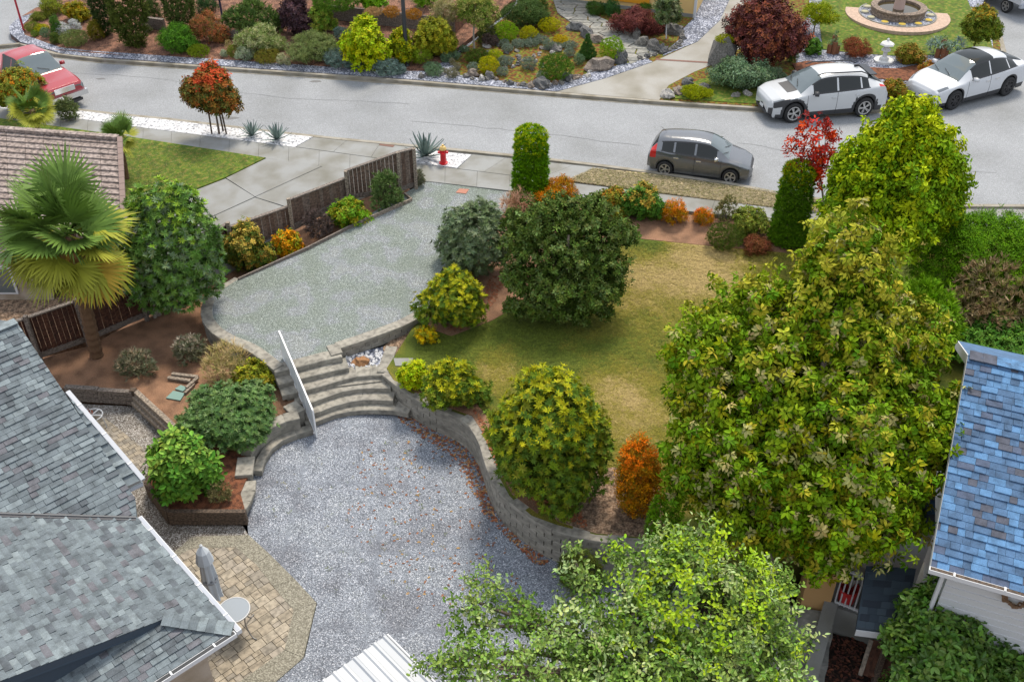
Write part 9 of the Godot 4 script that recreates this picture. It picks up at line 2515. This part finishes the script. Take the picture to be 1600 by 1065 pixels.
	for q in [[Vector3(14.17, 0.41, -43.8), "stack of brown log planters with tiny plants beside the red-brown dome"], [Vector3(18.76, 0.43, -43.24), "group of brown log planters holding pale succulents by the large white car"]]:
		var pl := thing("log_planter", q[1], "planter", q[0])
		for i in 4:
			var at := Vector3([-0.16, 0.02, 0.18, 0.04][i], 0, [0, 0.1, 0.02, -0.16][i])
			var h: float = [0.4, 0.55, 0.35, 0.75][i]
			s = st()
			lathe(s, [Vector2(0.11, 0), Vector2(0.11, h), Vector2(0.085, h), Vector2(0.085, h - 0.04), Vector2(0, h - 0.04)], at, 9)
			put("log", s.commit(), mat(Color(0.20, 0.08, 0.035), 0.8), pl)
			crown(pl, "foliage", [[at + Vector3(0, h + 0.08, 0), Vector3(0.12, 0.13, 0.12)]], "needle", 0.16, 2.0, [Color(0.2, 0.26, 0.17), Color(0.13, 0.2, 0.08)], {})
	for q in [["spiky_succulent", "pale blue spiky succulent behind the log planters, the left one", Vector3(18.58, 0.44, -43.37), 0.5], ["spiky_succulent", "pale green spiky succulent behind the log planters, the right one", Vector3(19.28, 0.44, -43.36), 0.45]]:
		var o := thing(q[0], q[1], "plant", q[2])
		crown(o, "foliage", [[Vector3(0, 0.45, 0), Vector3(0.4, 0.42, 0.4)]], "needle", 0.5, 2.0, [Color(0.20, 0.26, 0.22), Color(0.16, 0.22, 0.17)], {"amp": 0.05})


func stone_disc() -> ArrayMesh:
	var s := st()
	lathe(s, [Vector2(0.2, 0), Vector2(0.2, 0.03), Vector2(0.18, 0.045), Vector2(0, 0.045)], Vector3.ZERO, 14)
	return s.commit()


func plant_street() -> void:
	pass


func build_litter() -> void:
	scatter("gravel_weeds", "few small green weeds sprouting in the lower gravel", [Vector3(-3.55, -1.27, -21.44), Vector3(-1.77, -1.39, -21.31), Vector3(1.54, -1.62, -16.47)], "tuft", 90, 0.09, [Color(0.12, 0.16, 0.03), Color(0.2, 0.18, 0.06)], false, [Vector3(-6.45, -1.2, -18.19), Vector3(-4.81, -1.2, -20.32), Vector3(-2.79, -1.32, -20.71), Vector3(-1.32, -1.42, -18.86), Vector3(-1.51, -1.41, -15.9), Vector3(-3.41, -1.28, -14.34)])
	for q in [[Vector3(-20.65, 0, -42.72), Vector3(-15.43, 0, -42.02), Vector3(-10.12, 0, -40.14), Vector3(-4.2, 0, -39.38)], [Vector3(-4.06, 0, -37.67), Vector3(0.5, 0, -36.8), Vector3(4.86, 0, -35.53)], [Vector3(8.57, 0, -35.85), Vector3(11.04, 0, -34.89), Vector3(14.53, 0, -33.75), Vector3(17.66, 0, -33.36)], [Vector3(16.78, 0, -36.24), Vector3(16.44, 0, -33.86), Vector3(16.32, 0, -31.92)]]:
		var line := smooth_line(q, 0.5)
		var s := st()
		for i in line.size():
			line[i] += Vector3(r(-0.05, 0.05), 0.005, r(-0.07, 0.07))
		for i in line.size() - 1:
			var w := Vector3(0, 0, r(0.008, 0.02))
			quad(s, line[i] - w, line[i + 1] - w, line[i + 1] + w, line[i] + w)
		var o_ := put("road_crack", s.commit(), mat(Color(0.15, 0.155, 0.16), 0.9))
		tag(o_, "thin dark crack wandering along the asphalt", "", "", "stuff")
	var ll := [Vector3(-3.55, -1.27, -21.44), Vector3(-1.77, -1.39, -21.31), Vector3(1.54, -1.62, -16.47)]
	scatter("fallen_leaves", "drift of rust-red fallen leaves on the gravel along the curved wall", ll, "litter", 1000, 0.1, [Color(0.22, 0.07, 0.03), Color(0.30, 0.11, 0.05), Color(0.16, 0.07, 0.035), Color(0.34, 0.19, 0.08)], true, [Vector3(-3.39, -1.28, -21.58), Vector3(-1.78, -1.39, -21.44), Vector3(-1.05, -1.44, -20.84), Vector3(-0.24, -1.5, -18.25), Vector3(0.92, -1.58, -16.44), Vector3(0.58, -1.56, -16.38), Vector3(0, -1.52, -16.99), Vector3(-0.73, -1.46, -18), Vector3(-1.44, -1.41, -19.8), Vector3(-2.43, -1.34, -20.61)])
	scatter("fallen_leaves", "thin scatter of brown leaves over the lower gravel", ll, "litter", 260, 0.09, [Color(0.24, 0.10, 0.05), Color(0.32, 0.2, 0.08), Color(0.2, 0.09, 0.05)], true, [Vector3(-4.13, -1.23, -20.35), Vector3(-1.39, -1.42, -20.56), Vector3(0, -1.52, -16.99), Vector3(0.45, -1.55, -15.45), Vector3(-2.18, -1.36, -14.94), Vector3(-4.08, -1.23, -17.35)])
	scatter("fallen_leaves", "red-brown leaves lying along the top of the curved wall's bed", [Vector3(-3.2, -0.48, -22.04), Vector3(0.77, -0.48, -17.28), Vector3(3, -0.48, -16.46)], "litter", 600, 0.1, [Color(0.24, 0.07, 0.03), Color(0.30, 0.12, 0.05)], true, [Vector3(-1.03, -0.48, -20.8), Vector3(-0.32, -0.48, -18.37), Vector3(0.76, -0.48, -17.07), Vector3(1.8, -0.48, -16.5), Vector3(1.68, -0.48, -17.07), Vector3(0.78, -0.48, -17.7), Vector3(-0.17, -0.48, -19.54)])
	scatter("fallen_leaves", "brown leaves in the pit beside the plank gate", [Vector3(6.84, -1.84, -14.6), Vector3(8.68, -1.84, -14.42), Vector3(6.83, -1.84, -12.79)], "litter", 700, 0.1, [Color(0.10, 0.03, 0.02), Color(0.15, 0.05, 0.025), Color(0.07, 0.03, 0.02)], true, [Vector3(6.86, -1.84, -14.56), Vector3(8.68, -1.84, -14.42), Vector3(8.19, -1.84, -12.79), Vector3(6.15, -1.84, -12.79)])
	scatter("fallen_leaves", "red leaves under the rhododendron at the upper gravel's edge", [Vector3(-1.87, -0.38, -23.96), Vector3(-0.58, -0.28, -25.62), Vector3(-2.25, -0.37, -24.11)], "litter", 350, 0.1, [Color(0.28, 0.08, 0.03), Color(0.2, 0.07, 0.03)], true, [Vector3(-1.59, -0.37, -24.11), Vector3(-0.49, -0.28, -25.62), Vector3(-0.2, -0.22, -26.59), Vector3(-0.6, -0.2, -26.92), Vector3(-1.16, -0.3, -25.31), Vector3(-1.88, -0.36, -24.25)])
	# short grass over the lawn, coloured like the ground below it
	var poly := PackedVector2Array()
	for p in [Vector3(-2.7, -0.44, -22.98), Vector3(-2.79, -0.36, -24.25), Vector3(-1.49, -0.38, -23.96), Vector3(0, -0.32, -25), Vector3(2.12, -0.19, -27.09), Vector3(4, -0.09, -28.88), Vector3(6.45, -0.11, -28.44), Vector3(8.87, -0.14, -28.05), Vector3(10.53, -0.18, -27.25), Vector3(6.88, -0.5, -17.09), Vector3(3.75, -0.5, -17.72), Vector3(2.58, -0.5, -18.73), Vector3(1.6, -0.5, -18.5), Vector3(0, -0.5, -20.56), Vector3(-0.71, -0.5, -21.9), Vector3(-1.78, -0.49, -22.17)]:
		poly.append(Vector2(p.x, p.z))
	var lo := Vector2(1e9, 1e9)
	var hi := Vector2(-1e9, -1e9)
	for p in poly:
		lo = lo.min(p)
		hi = hi.max(p)
	var spots := []
	while spots.size() < 45000:
		var p := Vector2(r(lo.x, hi.x), r(lo.y, hi.y))
		if Geometry2D.is_point_in_polygon(p, poly):
			spots.append(p)
	var mm := MultiMesh.new()
	mm.transform_format = MultiMesh.TRANSFORM_3D
	mm.use_colors = true
	mm.mesh = sprigs["tuft"]
	mm.instance_count = spots.size()
	for i in spots.size():
		var p: Vector2 = spots[i]
		var b := Basis(Vector3.UP, r(0, TAU)) * Basis.from_scale(Vector3(1.2, 0.8, 1.2) * r(0.05, 0.11))
		mm.set_instance_transform(i, Transform3D(b, Vector3(p.x, height("lawn", p.x, p.y), p.y)))
		var c := lawn_colour(p.x + r(-0.25, 0.25), p.y + r(-0.25, 0.25))
		var e := r(0.85, 1.3)
		mm.set_instance_color(i, Color(c.r * e, c.g * e, c.b * e))
	var o := MultiMeshInstance3D.new()
	o.name = "lawn_grass"
	o.multimesh = mm
	o.material_override = M.litter
	add_child(o)
	tag(o, "patchy green and straw coloured grass of the lawn", "", "", "stuff")
	scatter("verge_grass", "dry straw and green grass tufts on the boulevard strip", [Vector3(3.02, 0.12, -33.46), Vector3(9.26, 0.12, -30.57), Vector3(1.96, 0.12, -32.59)], "tuft", 9000, 0.08, [Color(0.38, 0.31, 0.19), Color(0.30, 0.25, 0.13), Color(0.14, 0.15, 0.03), Color(0.46, 0.38, 0.25)], false, [Vector3(2.98, 0.13, -33.5), Vector3(8.75, 0.13, -31.87), Vector3(11.62, 0.13, -30.83), Vector3(11.45, 0.13, -30.17), Vector3(9.25, 0.13, -30.52), Vector3(4.48, 0.13, -31.82), Vector3(1.91, 0.13, -32.53)])
	scatter("fountain_grass", "short green grass of the fountain lawn", [Vector3(13.83, 0.43, -44.15), Vector3(21.84, 0.71, -48.12), Vector3(19.12, 0.45, -43.49)], "tuft", 6000, 0.08, [Color(0.09, 0.15, 0.012), Color(0.12, 0.17, 0.02), Color(0.16, 0.17, 0.03)], false, [Vector3(13.89, 0.43, -44.14), Vector3(14.36, 0.57, -46.8), Vector3(15.22, 0.65, -48.28), Vector3(15.21, 0.54, -46.06), Vector3(17.4, 0.52, -45.3), Vector3(20.33, 0.6, -46.29), Vector3(21.5, 0.74, -48.9), Vector3(21.84, 0.71, -48.12), Vector3(21.59, 0.55, -45.06), Vector3(21.27, 0.49, -43.84), Vector3(19.12, 0.45, -43.49), Vector3(16.86, 0.42, -43.41), Vector3(15.25, 0.42, -43.71)])
	scatter("neighbour_grass", "grass tufts of the neighbour's lawn behind the evergreen", [Vector3(-14.72, 0.12, -36.05), Vector3(-9.11, 0.12, -34.28), Vector3(-12.41, -0.11, -31.12)], "tuft", 9000, 0.1, [Color(0.09, 0.14, 0.012), Color(0.13, 0.16, 0.02), Color(0.22, 0.19, 0.05), Color(0.32, 0.25, 0.12)], false, [Vector3(-14.93, 0.12, -35.94), Vector3(-9.34, 0.12, -34.28), Vector3(-10.34, 0.04, -33.09), Vector3(-12.43, -0.11, -31.2), Vector3(-13.32, -0.14, -30.82)])
